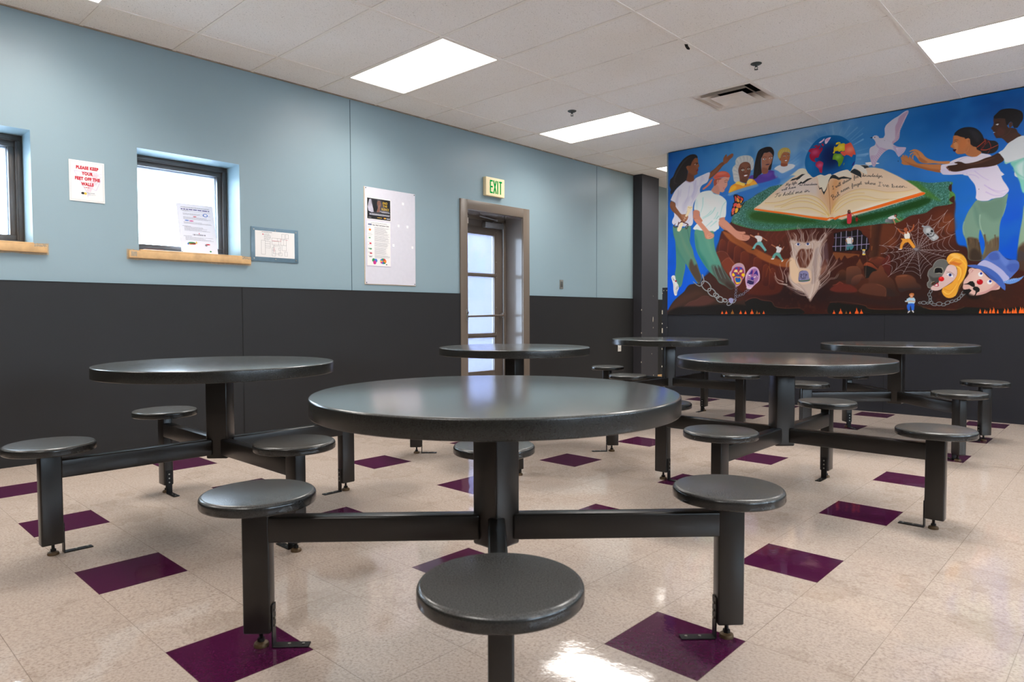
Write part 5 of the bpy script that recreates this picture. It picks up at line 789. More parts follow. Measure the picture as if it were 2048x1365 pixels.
['S',[2673,619,2678,622,2679,625,2677,627,2671,631],[178,172,176],2.3,2.3,0.8,0.9,1],['S',[2651,635,2663,643,2671,650,2675,658,2678,669],[178,172,176],2.3,2.3,0.8,0.9,1],['S',[2678,669,2687,665,2692,665,2696,668,2698,675],[178,172,176],2.3,2.3,0.8,0.9,1],['S',[2698,675,2704,670,2709,670,2713,673,2718,681],[178,172,176],2.3,2.3,0.8,0.9,1],['S',[2718,681,2722,676,2726,675,2732,679,2740,687],[178,172,176],2.3,2.3,0.8,0.9,1],['S',[2740,687,2742,682,2747,681,2754,685,2767,695],[178,172,176],2.3,2.3,0.8,0.9,1],['S',[2767,695,2763,682,2763,676,2768,675,2777,678],[178,172,176],2.3,2.3,0.8,0.9,1],['S',[2777,678,2771,664,2770,656,2772,651,2780,648],[178,172,176],2.3,2.3,0.8,0.9,1],['S',[2780,648,2775,638,2774,630,2778,623,2787,615],[178,172,176],2.3,2.3,0.8,0.9,1],['S',[2787,615,2774,613,2767,611,2764,608,2765,605],[178,172,176],2.3,2.3,0.8,0.9,1],
['S',[2765,605,2755,602,2748,599,2744,595,2741,590],[178,172,176],2.3,2.3,0.8,0.9,1],['S',[2741,590,2736,588,2732,584,2728,577,2724,566],[178,172,176],2.3,2.3,0.8,0.9,1],['S',[2724,566,2716,573,2709,577,2702,578,2693,577],[178,172,176],2.3,2.3,0.8,0.9,1],['S',[2693,577,2691,580,2687,581,2679,578,2667,572],[178,172,176],2.3,2.3,0.8,0.9,1],['S',[2667,572,2671,583,2670,590,2666,594,2657,596],[178,172,176],2.3,2.3,0.8,0.9,1],['S',[2657,596,2663,604,2665,609,2662,614,2655,618],[178,172,176],2.3,2.3,0.8,0.9,1],['S',[2655,618,2661,622,2663,626,2660,629,2651,635],[178,172,176],2.3,2.3,0.8,0.9,1],['S',[2628,639,2645,651,2655,660,2661,671,2665,686],[178,172,176],2.4,2.4,0.8,0.9,1],['S',[2665,686,2676,681,2684,680,2688,684,2691,693],[178,172,176],2.3,2.3,0.8,0.9,1],['S',[2691,693,2700,687,2706,686,2712,691,2719,701],[178,172,176],2.3,2.3,0.8,0.9,1],
['S',[2719,701,2724,694,2730,693,2737,698,2748,709],[178,172,176],2.3,2.3,0.8,0.9,1],['S',[2748,709,2752,702,2757,701,2767,707,2784,720],[178,172,176],2.3,2.3,0.8,0.9,1],['S',[2784,720,2779,703,2780,695,2785,693,2798,697],[178,172,176],2.3,2.3,0.8,0.9,1],['S',[2798,697,2790,679,2788,668,2792,661,2802,657],[178,172,176],2.3,2.3,0.8,0.9,1],['S',[2802,657,2795,643,2794,633,2800,624,2812,612],[178,172,176],2.3,2.3,0.8,0.9,1],['S',[2812,612,2794,609,2785,607,2781,603,2782,599],[178,172,176],2.3,2.3,0.8,0.9,1],['S',[2782,599,2768,595,2759,591,2753,586,2750,579],[178,172,176],2.3,2.3,0.8,0.9,1],['S',[2750,579,2743,576,2738,571,2733,561,2726,546],[178,172,176],2.3,2.3,0.8,0.9,1],['S',[2726,546,2715,556,2706,561,2697,562,2684,561],[178,172,176],2.3,2.3,0.8,0.9,1],['S',[2684,561,2682,565,2676,566,2666,563,2650,555],[178,172,176],2.3,2.3,0.8,0.9,1],
['S',[2650,555,2654,569,2654,578,2648,583,2636,586],[178,172,176],2.3,2.3,0.8,0.9,1],['S',[2636,586,2645,597,2647,605,2643,611,2633,617],[178,172,176],2.4,2.4,0.8,0.9,1],['S',[2633,617,2642,622,2644,627,2640,632,2628,639],[178,172,176],2.4,2.4,0.8,0.9,1],['S',[2605,644,2626,658,2639,670,2646,684,2651,702],[178,172,176],2.4,2.4,0.8,0.9,1],['S',[2651,702,2666,696,2675,695,2681,700,2684,712],[178,172,176],2.3,2.3,0.8,0.9,1],['S',[2684,712,2695,704,2703,703,2711,709,2719,721],[178,172,176],2.3,2.3,0.8,0.9,1],['S',[2719,721,2726,713,2733,712,2743,718,2756,732],[178,172,176],2.3,2.3,0.8,0.9,1],['S',[2756,732,2761,723,2768,722,2780,729,2801,745],[178,172,176],2.3,2.3,0.8,0.9,1],['S',[2801,745,2796,724,2796,714,2803,712,2819,716],[178,172,176],2.3,2.3,0.8,0.9,1],['S',[2819,716,2809,694,2806,680,2811,671,2824,666],[178,172,176],2.3,2.3,0.8,0.9,1],
['S',[2824,666,2816,649,2814,636,2821,624,2836,610],[178,172,176],2.3,2.3,0.8,0.9,1],['S',[2836,610,2814,606,2802,603,2798,599,2799,593],[178,172,176],2.3,2.3,0.8,0.9,1],['S',[2799,593,2781,588,2770,583,2763,577,2759,568],[178,172,176],2.3,2.3,0.8,0.9,1],['S',[2759,568,2750,564,2743,557,2737,545,2728,526],[178,172,176],2.3,2.3,0.8,0.9,1],['S',[2728,526,2715,539,2704,545,2692,547,2676,545],[178,172,176],2.3,2.3,0.8,0.9,1],['S',[2676,545,2672,551,2666,552,2653,547,2633,537],[178,172,176],2.3,2.3,0.8,0.9,1],['S',[2633,537,2638,556,2638,567,2631,573,2616,577],[178,172,176],2.4,2.4,0.8,0.9,1],['S',[2616,577,2626,591,2629,601,2624,608,2611,615],[178,172,176],2.4,2.4,0.8,0.9,1],['S',[2611,615,2622,622,2625,628,2620,635,2605,644],[178,172,176],2.4,2.4,0.8,0.9,1],['S',[2572,650,2599,669,2616,685,2626,703,2632,726],[178,172,176],2.4,2.4,0.8,0.9,1],
['S',[2632,726,2651,718,2663,717,2670,723,2675,738],[178,172,176],2.4,2.4,0.8,0.9,1],['S',[2675,738,2689,729,2700,727,2709,734,2720,751],[178,172,176],2.3,2.3,0.8,0.9,1],['S',[2720,751,2729,740,2738,738,2750,746,2768,764],[178,172,176],2.3,2.3,0.8,0.9,1],['S',[2768,764,2773,753,2783,751,2799,760,2826,781],[178,172,176],2.3,2.3,0.8,0.9,1],['S',[2826,781,2819,754,2819,740,2828,738,2848,744],[178,172,176],2.3,2.3,0.8,0.9,1],['S',[2848,744,2836,714,2833,696,2839,686,2855,679],[178,172,176],2.3,2.3,0.8,0.9,1],['S',[2855,679,2844,657,2843,640,2852,625,2871,606],[178,172,176],2.3,2.3,0.8,0.9,1],['S',[2871,606,2843,601,2827,597,2821,592,2823,585],[178,172,176],2.3,2.3,0.8,0.9,1],['S',[2823,585,2800,578,2785,571,2777,563,2771,552],[178,172,176],2.3,2.3,0.8,0.9,1],['S',[2771,552,2760,547,2751,539,2743,523,2732,498],[178,172,176],2.3,2.3,0.8,0.9,1],
['S',[2732,498,2714,514,2700,523,2684,525,2664,522],[178,172,176],2.3,2.3,0.8,0.9,1],['S',[2664,522,2659,529,2651,531,2635,525,2608,512],[178,172,176],2.3,2.3,0.8,0.9,1],['S',[2608,512,2615,536,2614,551,2605,559,2585,564],[178,172,176],2.4,2.4,0.8,0.9,1],['S',[2585,564,2599,582,2603,594,2596,604,2580,614],[178,172,176],2.4,2.4,0.8,0.9,1],['S',[2580,614,2594,622,2598,630,2591,639,2572,650],[178,172,176],2.4,2.4,0.8,0.9,1],['S',[2525,660,2561,684,2583,705,2596,729,2604,760],[178,172,176],2.9,2.4,0.8,1.0,1],['S',[2604,760,2630,749,2646,747,2656,756,2662,775],[178,172,176],2.8,2.4,0.8,0.9,1],['S',[2662,775,2680,763,2694,761,2706,770,2721,792],[178,172,176],2.8,2.3,0.8,0.9,1],['S',[2721,792,2733,778,2745,775,2761,785,2784,809],[178,172,176],2.8,2.3,0.8,0.9,1],['S',[2784,809,2791,794,2804,792,2825,804,2860,830],[178,172,176],2.8,2.3,0.8,0.9,1],
['S',[2860,830,2851,795,2851,777,2863,774,2889,782],[178,172,176],2.7,2.3,0.8,0.9,1],['S',[2889,782,2873,743,2869,720,2877,706,2898,697],[178,172,176],2.7,2.3,0.8,0.9,1],['S',[2898,697,2884,668,2882,646,2894,625,2919,601],[178,172,176],2.7,2.3,0.8,0.9,1],['S',[2919,601,2882,595,2862,589,2854,583,2857,573],[178,172,176],2.7,2.3,0.8,0.9,1],['S',[2857,573,2826,564,2807,556,2796,545,2788,530],[178,172,176],2.7,2.3,0.8,0.9,1],['S',[2788,530,2774,524,2762,512,2751,492,2737,459],[178,172,176],2.8,2.3,0.8,0.9,1],['S',[2737,459,2714,480,2695,491,2674,494,2648,490],[178,172,176],2.8,2.3,0.8,0.9,1],['S',[2648,490,2641,500,2629,502,2608,494,2573,476],[178,172,176],2.8,2.4,0.8,0.9,1],['S',[2573,476,2582,508,2581,528,2569,539,2543,545],[178,172,176],2.9,2.4,0.8,1.0,1],['S',[2543,545,2561,569,2566,585,2558,598,2535,611],[178,172,176],2.9,2.4,0.8,1.0,1],
['S',[2535,611,2554,623,2560,633,2550,644,2525,660],[178,172,176],2.9,2.4,0.8,1.0,1],['S',[2471,670,2517,702,2546,728,2563,759,2573,798],[178,172,176],2.9,2.4,0.8,1.0,1],['S',[2573,798,2606,784,2627,782,2639,793,2647,818],[178,172,176],2.8,2.4,0.8,0.9,1],['S',[2647,818,2670,802,2688,799,2704,811,2722,838],[178,172,176],2.8,2.3,0.8,0.9,1],['S',[2722,838,2737,820,2753,817,2773,830,2803,860],[178,172,176],2.8,2.3,0.8,0.9,1],['S',[2803,860,2812,841,2827,838,2855,853,2899,887],[178,172,176],2.7,2.3,0.8,0.9,1],['S',[2899,887,2887,842,2887,819,2903,815,2936,824],[178,172,176],2.7,2.3,0.8,0.9,1],['S',[2936,824,2916,776,2910,746,2921,728,2947,717],[178,172,176],2.7,2.2,0.8,0.9,1],['S',[2947,717,2930,680,2927,652,2941,626,2974,596],[178,172,176],2.7,2.2,0.8,0.9,1],['S',[2974,596,2927,588,2901,581,2892,572,2895,560],[178,172,176],2.7,2.2,0.8,0.9,1],
['S',[2895,560,2856,548,2832,537,2817,524,2808,505],[178,172,176],2.7,2.3,0.8,0.9,1],['S',[2808,505,2789,497,2774,482,2761,456,2743,414],[178,172,176],2.8,2.3,0.8,0.9,1],['S',[2743,414,2713,441,2688,455,2662,458,2628,453],[178,172,176],2.8,2.3,0.8,0.9,1],['S',[2628,453,2620,466,2605,468,2578,458,2532,435],[178,172,176],2.8,2.4,0.8,0.9,1],['S',[2532,435,2544,476,2543,501,2527,515,2494,523],[178,172,176],2.9,2.4,0.8,1.0,1],['S',[2494,523,2517,554,2524,575,2513,591,2484,608],[178,172,176],2.9,2.4,0.8,1.0,1],['S',[2484,608,2509,623,2515,636,2503,650,2471,670],[178,172,176],2.9,2.4,0.8,1.0,1],['S',[2410,682,2467,722,2504,755,2525,792,2537,842],[178,172,176],2.9,2.4,0.8,1.0,1],['S',[2537,842,2579,824,2605,821,2620,835,2629,866],[178,172,176],2.9,2.4,0.8,1.0,1],['S',[2629,866,2659,846,2681,842,2701,857,2724,891],[178,172,176],2.8,2.3,0.8,0.9,1],
['S',[2724,891,2742,868,2762,864,2787,880,2824,917],[178,172,176],2.8,2.3,0.8,0.9,1],['S',[2824,917,2835,894,2854,890,2888,908,2943,949],[178,172,176],2.7,2.3,0.8,0.9,1],['S',[2943,949,2927,895,2928,866,2947,860,2988,872],[178,172,176],2.7,2.2,0.8,0.9,1],['S',[2988,872,2963,812,2956,775,2969,753,3002,739],[178,172,176],2.7,2.2,0.8,0.9,1],['S',[3002,739,2980,694,2977,659,2995,627,3035,590],[178,172,176],2.7,2.2,0.8,0.9,1],['S',[3035,590,2977,580,2945,571,2933,560,2937,545],[178,172,176],2.7,2.2,0.8,0.9,1],['S',[2937,545,2890,530,2860,517,2841,500,2830,477],[178,172,176],2.7,2.2,0.8,0.9,1],['S',[2830,477,2807,467,2788,448,2771,415,2749,364],[178,172,176],2.7,2.3,0.8,0.9,1],['S',[2749,364,2712,396,2682,414,2649,418,2607,411],[178,172,176],2.8,2.3,0.8,0.9,1],['S',[2607,411,2596,427,2578,430,2544,417,2487,389],[178,172,176],2.8,2.4,0.8,0.9,1],
['S',[2487,389,2501,440,2500,471,2480,489,2438,498],[178,172,176],2.9,2.4,0.8,1.0,1],['S',[2438,498,2467,537,2476,563,2462,583,2426,604],[178,172,176],2.9,2.4,0.8,1.0,1],['S',[2426,604,2457,623,2465,639,2450,657,2410,682],[178,172,176],2.9,2.4,0.8,1.0,1],['B',2717,617,27.9,27.9,0,[60,56,64],0.5],['P',[2601,797,2617,793,2632,804,2639,794,2650,778,2649,733,2613,731,2602,767],[232,228,216],1.4,1,1],['P',[2573,739,2618,733,2649,733,2671,702,2701,648,2686,631,2663,663,2636,699,2614,696,2592,668,2586,633,2568,639,2570,679,2587,718],[226,150,52],1.9,1,1],['S',[2547,836,2567,805,2599,787],[168,90,52],11.4,16.2,1,1.0,1],['S',[2643,798,2669,816,2680,840,2682,864],[168,90,52],16.9,10.3,1,0.9,1],['P',[2630,820,2629,811,2624,804,2618,801,2611,801,2604,806,2600,814,2598,823,2599,832,2604,839,2610,842,2617,842,2624,837,2628,829],[170,88,52],1.4,1,1],['S',[2617,805,2619,790],[160,84,50],18.8,18.8,1,0,1],
['P',[2552,641,2584,636,2579,629,2557,631],[225,220,220],1.4,1,1],['P',[2681,637,2703,640,2723,619,2708,610],[130,126,130],1.4,1,1],['S',[2573,719,2583,678],[176,104,30],3.8,2.4,0.4,1.9,1],['S',[2627,725,2636,704],[176,104,30],4.7,2.4,0.4,1.9,1],['P',[2454,951,2479,966,2511,973,2524,954,2531,941,2507,933,2493,937,2470,936],[226,220,222],1.9,1,1],['P',[2429,913,2434,940,2456,943,2493,932,2520,927,2512,907,2480,897,2457,905],[140,140,140],2.4,1,1,[[2429,933,2521,909],[70,72,78]]],['P',[2538,967,2537,960,2533,955,2527,952,2521,952,2516,956,2512,963,2511,970,2512,977,2515,983,2521,986,2527,985,2532,981,2536,975],[60,40,28],1.4,1,1],['P',[2530,964,2529,960,2526,956,2523,954,2519,955,2515,957,2513,961,2512,966,2512,971,2515,974,2518,976,2522,976,2526,973,2529,969],[170,110,84],1.0,1,1],['S',[2502,936,2516,904,2521,886],[196,132,100],10.5,7.7,1,0,1],
['S',[2529,943,2548,919,2563,914],[196,132,100],8.6,5.7,1,0,1],['P',[2749,838,2756,856,2773,843,2799,844,2824,831,2851,795,2855,775,2896,728,2890,714,2852,692,2831,704,2796,751,2774,772,2761,803,2767,829],[150,152,154],1.8,1,1],['C',[2786,810,2812,823,2829,797,2817,779,2791,776],[196,198,198],6.4,1,0.8],['C',[2826,758,2877,744,2886,724,2852,703],[200,202,202],7.3,1,0.7],['P',[2846,782,2843,779,2839,777,2834,778,2830,781,2827,786,2826,791,2827,796,2830,800,2834,801,2839,800,2843,797,2846,792,2848,787],[24,24,26],1.4,1,1],['P',[2817,756,2815,753,2810,751,2805,752,2800,754,2795,758,2792,762,2792,766,2794,769,2798,771,2804,770,2809,768,2814,764,2816,760],[24,24,26],1.4,1,1],['P',[2834,764,2833,761,2832,758,2830,757,2828,757,2826,759,2824,761,2824,764,2824,767,2825,770,2827,771,2830,770,2832,769,2833,767],[24,24,26],0.9,1,1],['S',[2809,743,2826,736,2847,747,2860,765],[30,30,34],4.1,4.1,1,0,1],
['S',[2813,735,2835,731,2856,746],[60,60,62],2.7,2.7,1,0,1],['S',[2769,827,2795,834,2824,829],[90,92,96],3.2,3.2,0.7,1.4,1],['S',[2813,744,2816,734],[50,50,54],1.8,1.8,1,0,1],['S',[2821,745,2824,735],[50,50,54],1.8,1.8,1,0,1],['S',[2829,746,2831,736],[50,50,54],1.8,1.8,1,0,1],['S',[2836,748,2839,738],[50,50,54],1.8,1.8,1,0,1],['S',[2844,749,2846,739],[50,50,54],1.8,1.8,1,0,1],['S',[2851,750,2854,740],[50,50,54],1.8,1.8,1,0,1],['S',[2835,719,2861,702,2873,730],[90,92,96],3.6,2.7,0.6,1.8,1],['P',[2077,1036,2094,1044,2116,1032,2121,995,2115,932,2079,933,2076,990],[205,52,66],3.6,1,1],['P',[2079,1050,2085,1070,2104,1068,2111,1042,2103,1029,2086,1031],[56,28,22],2.7,1,1],['P',[2104,1052,2103,1047,2101,1043,2098,1042,2095,1042,2092,1044,2090,1048,2090,1053,2090,1058,2092,1062,2095,1063,2098,1063,2101,1061,2103,1057],[150,90,66],0.9,1,1],['S',[2075,1027,2095,1005],[170,100,76],6.2,4.5,1,0,1],
['S',[2116,1037,2138,1012],[170,100,76],6.2,4.4,1,0,1],['P',[2157,982,2172,985,2181,975,2178,944,2159,944],[140,34,24],2.6,1,1],['P',[2176,993,2176,989,2173,986,2170,984,2167,984,2164,987,2162,990,2161,995,2162,999,2164,1002,2167,1004,2170,1004,2173,1001,2175,998],[52,26,20],0.9,1,1],['S',[2155,983,2142,1007],[110,60,44],4.4,4.4,1,0,1],['S',[2179,976,2200,955],[110,60,44],4.4,4.4,1,0,1],['S',[2164,945,2163,920],[70,40,30],5.3,5.3,1,0,1],['S',[2174,944,2178,921],[70,40,30],5.3,5.3,1,0,1],['P',[1496,783,1517,810,1567,792,1623,781,1664,771,1719,781,1760,792,1800,775,1853,812,1859,853,1879,824,1840,758,1828,683,1830,578,1884,506,1858,452,1806,385,1820,329,1801,274,1754,198,1721,139,1700,178,1658,228,1574,266,1517,325,1487,398,1501,469,1499,569,1520,625,1519,703],[206,182,166],11.4,1,0.95],
['P',[1596,684,1624,703,1679,693,1734,696,1735,626,1715,557,1682,503,1641,491,1613,499,1584,564,1569,622],[92,42,26],8.4,1,0.95],['P',[1774,693,1801,705,1790,567,1779,372,1739,318,1725,374,1736,514,1749,611],[150,128,122],9.6,1,0.6],['P',[1828,703,1880,755,1895,671,1896,561,1844,495,1817,510,1836,606],[96,70,74],10.9,1,0.8],['P',[1856,577,1883,548,1878,465,1832,412,1818,440],[110,60,44],8.1,1,0.7],['P',[1499,612,1541,602,1577,550,1599,493,1599,450,1593,379,1608,343,1545,345,1501,440],[232,198,162],10.0,1,0.95],['P',[1599,493,1682,489,1723,458,1731,374,1712,333,1629,321,1601,365],[222,190,162],7.0,1,0.9],['S',[1511,782,1496,841,1474,892,1470,921],[218,204,198],8.5,2.8,0.7,3.6,1],['S',[1532,788,1545,830,1524,860,1516,882],[196,170,156],8.5,2.8,0.7,3.5,1],['S',[1567,792,1566,842,1545,872],[228,214,204],8.5,2.8,0.7,3.5,1],
['S',[1595,797,1615,845,1586,904,1572,941,1585,975],[170,150,150],8.4,2.8,0.7,3.5,1],['S',[1623,788,1622,859,1600,910,1593,932],[218,204,198],8.4,2.8,0.7,3.5,1],['S',[1650,779,1636,829,1642,871],[196,170,156],8.4,2.8,0.7,3.5,1],['S',[1678,777,1691,818,1677,868,1666,897],[228,214,204],8.3,2.8,0.7,3.5,1],['S',[1705,782,1705,831,1725,864,1721,899],[170,150,150],8.3,2.8,0.7,3.5,1],['S',[1739,779,1732,843,1758,875,1765,903],[218,204,198],8.3,2.8,0.7,3.4,1],['S',[1767,763,1772,832,1799,872],[196,170,156],8.2,2.7,0.7,3.4,1],['S',[1800,768,1833,827,1865,866,1858,929],[228,214,204],8.2,2.7,0.7,3.4,1],['S',[1814,767,1859,832,1898,891,1917,923],[170,150,150],8.2,2.7,0.7,3.4,1],['S',[1827,759,1892,850,1944,894,1976,925],[218,204,198],8.2,2.7,0.7,3.4,1],['S',[1841,737,1886,823,1925,861],[196,170,156],8.1,2.7,0.7,3.4,1],['S',[1520,625,1505,669,1519,689],[228,214,204],8.5,2.8,0.7,3.6,1],
['S',[1499,598,1471,570,1464,528,1472,484],[170,150,150],8.6,2.9,0.7,3.6,1],['S',[1430,357,1365,388,1342,432,1335,462],[218,204,198],8.7,2.9,0.7,3.6,1],['S',[1474,326,1387,344,1350,388,1339,425],[196,170,156],8.6,2.9,0.7,3.6,1],['S',[1574,266,1474,312,1416,343],[228,214,204],8.5,2.8,0.7,3.5,1],['S',[1644,229,1546,260,1467,305],[170,150,150],8.4,2.8,0.7,3.5,1],['S',[1686,199,1617,215,1560,245],[218,204,198],8.4,2.8,0.7,3.5,1],['S',[1430,385,1422,443,1400,502,1392,546],[196,170,156],8.6,2.9,0.7,3.6,1],['S',[1466,348,1458,413,1436,457,1457,499],[228,214,204],8.6,2.9,0.7,3.6,1],['S',[1806,385,1865,452,1890,520,1883,575],[170,150,150],8.2,2.7,0.7,3.4,1],['S',[1806,343,1885,410,1911,464,1950,503,1988,563],[218,204,198],4.8,2.7,0.7,3.4,1],['S',[1892,423,1950,476,2033,533],[196,170,156],4.7,2.7,0.7,3.4,1],['S',[1820,301,1886,368,1912,402,1918,450],[228,214,204],8.2,2.7,0.7,3.4,1],
['S',[1807,260,1887,327,1925,367,1978,372,2003,412],[170,150,150],4.8,2.7,0.7,3.4,1],['S',[1897,506,1922,573,1948,626],[218,204,198],4.7,2.7,0.7,3.4,1],['S',[1741,198,1780,274,1792,372,1778,470],[196,170,156],8.3,2.8,0.7,3.5,1],['S',[1714,178,1740,261,1752,373,1743,514],[228,214,204],8.3,2.8,0.7,3.5,1],['S',[1714,164,1672,249,1615,322],[170,150,150],8.3,2.8,0.7,3.5,1],['S',[1707,178,1644,264,1559,323,1502,383,1479,455],[218,204,198],8.3,2.8,0.7,3.5,1],['S',[1728,163,1781,232,1834,301],[196,170,156],8.3,2.8,0.7,3.5,1],['S',[1583,621,1570,565,1599,500],[228,214,204],8.5,2.8,0.7,3.5,1],['S',[1624,682,1618,619,1640,561,1633,505],[170,150,150],8.4,2.8,0.7,3.5,1],['S',[1665,693,1680,629,1667,560,1682,503],[218,204,198],8.4,2.8,0.7,3.5,1],['S',[1706,698,1701,614,1715,557,1696,502],[196,170,156],8.3,2.8,0.7,3.5,1],['S',[1734,668,1749,611,1736,556,1709,501],[228,214,204],8.3,2.8,0.7,3.4,1],
['S',[1774,693,1762,610,1770,512,1737,430],[170,150,150],8.2,2.7,0.7,3.4,1],['S',[1814,746,1802,663,1830,578,1805,469,1779,400],[218,204,198],8.2,2.7,0.7,3.4,1],['S',[1854,729,1842,675,1850,577,1818,496],[196,170,156],8.1,2.7,0.7,3.4,1],['S',[1518,768,1526,696,1541,638,1555,594],[228,214,204],8.5,2.8,0.7,3.6,1],['S',[1540,723,1568,679,1583,635],[170,150,150],8.5,2.8,0.7,3.5,1],['S',[1733,752,1734,710,1714,641],[218,204,198],8.3,2.8,0.7,3.4,1],['S',[1880,782,1828,703,1816,607],[196,170,156],8.1,2.7,0.7,3.4,1],['S',[1503,608,1475,581,1468,538,1476,495],[214,200,194],4.3,1.4,0.42,2.9,1],['S',[1733,666,1748,609,1735,554,1708,499],[150,122,112],4.1,1.4,0.42,2.8,1],['S',[1714,660,1729,603,1716,548,1689,493],[236,224,216],4.2,1.4,0.42,2.8,1],['S',[1433,365,1367,397,1345,441,1337,471],[116,76,62],4.3,1.4,0.42,2.9,1],['S',[1879,773,1827,694,1815,598],[228,206,190],4.1,1.4,0.42,2.7,1],
['S',[1710,168,1736,251,1748,363,1739,504],[214,200,194],4.2,1.4,0.42,2.8,1],['S',[1526,614,1511,658,1525,678],[150,122,112],4.3,1.4,0.42,2.8,1],['S',[1723,177,1776,246,1829,314],[236,224,216],4.2,1.4,0.42,2.8,1],['S',[1609,776,1608,847,1586,898,1579,920],[116,76,62],4.2,1.4,0.42,2.8,1],['S',[1558,806,1558,856,1536,886],[228,206,190],4.2,1.4,0.42,2.8,1],['S',[1473,320,1386,337,1349,382,1338,419],[214,200,194],4.3,1.4,0.42,2.9,1],['S',[1815,331,1894,398,1920,452,1958,491,1996,551],[150,122,112],4.1,1.4,0.42,2.7,1],['S',[1901,421,1959,473,2042,530],[236,224,216],4.0,1.3,0.42,2.7,1],['S',[1755,789,1747,853,1774,885,1780,912],[116,76,62],4.1,1.4,0.42,2.7,1],['S',[1739,786,1731,849,1758,882,1764,909],[228,206,190],4.1,1.4,0.42,2.8,1],['S',[1537,720,1566,675,1580,632],[214,200,194],4.3,1.4,0.42,2.8,1],['S',[1641,219,1543,250,1464,295],[150,122,112],4.2,1.4,0.42,2.8,1],
['S',[1659,692,1674,627,1661,558,1676,501],[236,224,216],4.2,1.4,0.42,2.8,1],['S',[1695,703,1690,619,1704,562,1684,507],[116,76,62],4.2,1.4,0.42,2.8,1],['S',[1547,773,1561,814,1539,844,1532,866],[228,206,190],4.2,1.4,0.42,2.8,1],['S',[1526,761,1534,690,1549,632,1564,588],[214,200,194],4.3,1.4,0.42,2.8,1],['S',[1705,188,1636,203,1580,233],[150,122,112],4.2,1.4,0.42,2.8,1],['S',[1649,690,1664,626,1651,556,1665,499],[236,224,216],4.2,1.4,0.42,2.8,1],['S',[1827,743,1815,661,1843,576,1818,466,1792,398],[116,76,62],4.1,1.4,0.42,2.7,1],['S',[1558,267,1458,313,1400,344],[228,206,190],4.3,1.4,0.42,2.8,1],['S',[1833,756,1821,674,1849,589,1824,479,1798,411],[214,200,194],4.1,1.4,0.42,2.7,1],['S',[1619,798,1618,869,1596,920,1589,942],[150,122,112],4.2,1.4,0.42,2.8,1],['S',[1571,269,1471,314,1413,345],[236,224,216],4.2,1.4,0.42,2.8,1],
['S',[1687,780,1686,829,1706,863,1702,898],[116,76,62],4.2,1.4,0.42,2.8,1],['S',[1562,790,1561,840,1540,870],[228,206,190],4.2,1.4,0.42,2.8,1],['S',[1640,668,1634,604,1656,547,1649,491],[214,200,194],4.2,1.4,0.42,2.8,1],['S',[1696,191,1632,278,1548,337,1490,396,1468,469],[150,122,112],4.2,1.4,0.42,2.8,1],['S',[1493,781,1478,839,1456,891,1452,920],[236,224,216],4.3,1.4,0.42,2.9,1],['S',[1586,778,1585,827,1564,857],[116,76,62],4.2,1.4,0.42,2.8,1],['S',[1578,276,1479,322,1421,352],[228,206,190],4.2,1.4,0.42,2.8,1],['S',[1587,795,1586,845,1565,875],[214,200,194],4.2,1.4,0.42,2.8,1],['S',[1824,373,1883,440,1909,508,1901,563],[150,122,112],4.1,1.4,0.42,2.7,1],['S',[1801,333,1881,400,1906,454,1945,493,1983,553],[236,224,216],4.1,1.4,0.42,2.7,1],['S',[1812,340,1891,407,1917,461,1955,500,1993,560],[116,76,62],4.1,1.4,0.42,2.7,1],
['S',[1608,670,1602,607,1623,549,1617,492],[228,206,190],4.2,1.4,0.42,2.8,1],['S',[1697,174,1634,261,1549,320,1492,379,1470,452],[214,200,194],4.2,1.4,0.42,2.8,1],['S',[1869,789,1817,710,1805,613],[150,122,112],4.1,1.4,0.42,2.7,1],['S',[1431,355,1366,386,1343,431,1336,460],[236,224,216],4.3,1.4,0.42,2.9,1],['S',[1523,768,1508,826,1486,877,1482,906],[116,76,62],4.3,1.4,0.42,2.8,1],['S',[1666,197,1596,212,1540,242],[228,206,190],4.2,1.4,0.42,2.8,1],['S',[1799,743,1787,661,1815,576,1790,466,1764,397],[214,200,194],4.1,1.4,0.42,2.7,1],['S',[1429,380,1421,438,1398,497,1391,541],[150,122,112],4.3,1.4,0.42,2.9,1],['S',[1471,354,1463,419,1441,463,1462,506],[236,224,216],4.3,1.4,0.42,2.9,1],['S',[1694,176,1652,262,1595,335],[116,76,62],4.2,1.4,0.42,2.8,1],['S',[1519,728,1548,684,1563,640],[228,206,190],4.3,1.4,0.42,2.8,1],
['S',[1812,743,1800,661,1828,576,1803,466,1777,398],[214,200,194],4.1,1.4,0.42,2.7,1],['S',[1673,209,1603,224,1546,254],[150,122,112],4.2,1.4,0.42,2.8,1],['S',[1819,391,1878,458,1904,526,1896,581],[236,224,216],4.1,1.4,0.42,2.7,1],['S',[1790,335,1870,402,1895,456,1934,495,1973,555],[116,76,62],4.1,1.4,0.42,2.7,1],['S',[1673,703,1687,639,1675,570,1689,513],[228,206,190],4.2,1.4,0.42,2.8,1],['S',[1696,170,1632,256,1547,315,1490,374,1468,447],[214,200,194],4.2,1.4,0.42,2.8,1],['S',[1492,593,1463,566,1457,523,1465,480],[150,122,112],4.3,1.4,0.42,2.9,1],['S',[1862,740,1849,685,1857,588,1825,507],[236,224,216],4.1,1.4,0.42,2.7,1],['S',[1705,194,1635,210,1579,240],[116,76,62],4.2,1.4,0.42,2.8,1],['S',[1517,615,1503,659,1516,679],[228,206,190],4.3,1.4,0.42,2.8,1],['S',[1783,762,1816,822,1849,861,1841,924],[214,200,194],4.1,1.4,0.42,2.7,1],
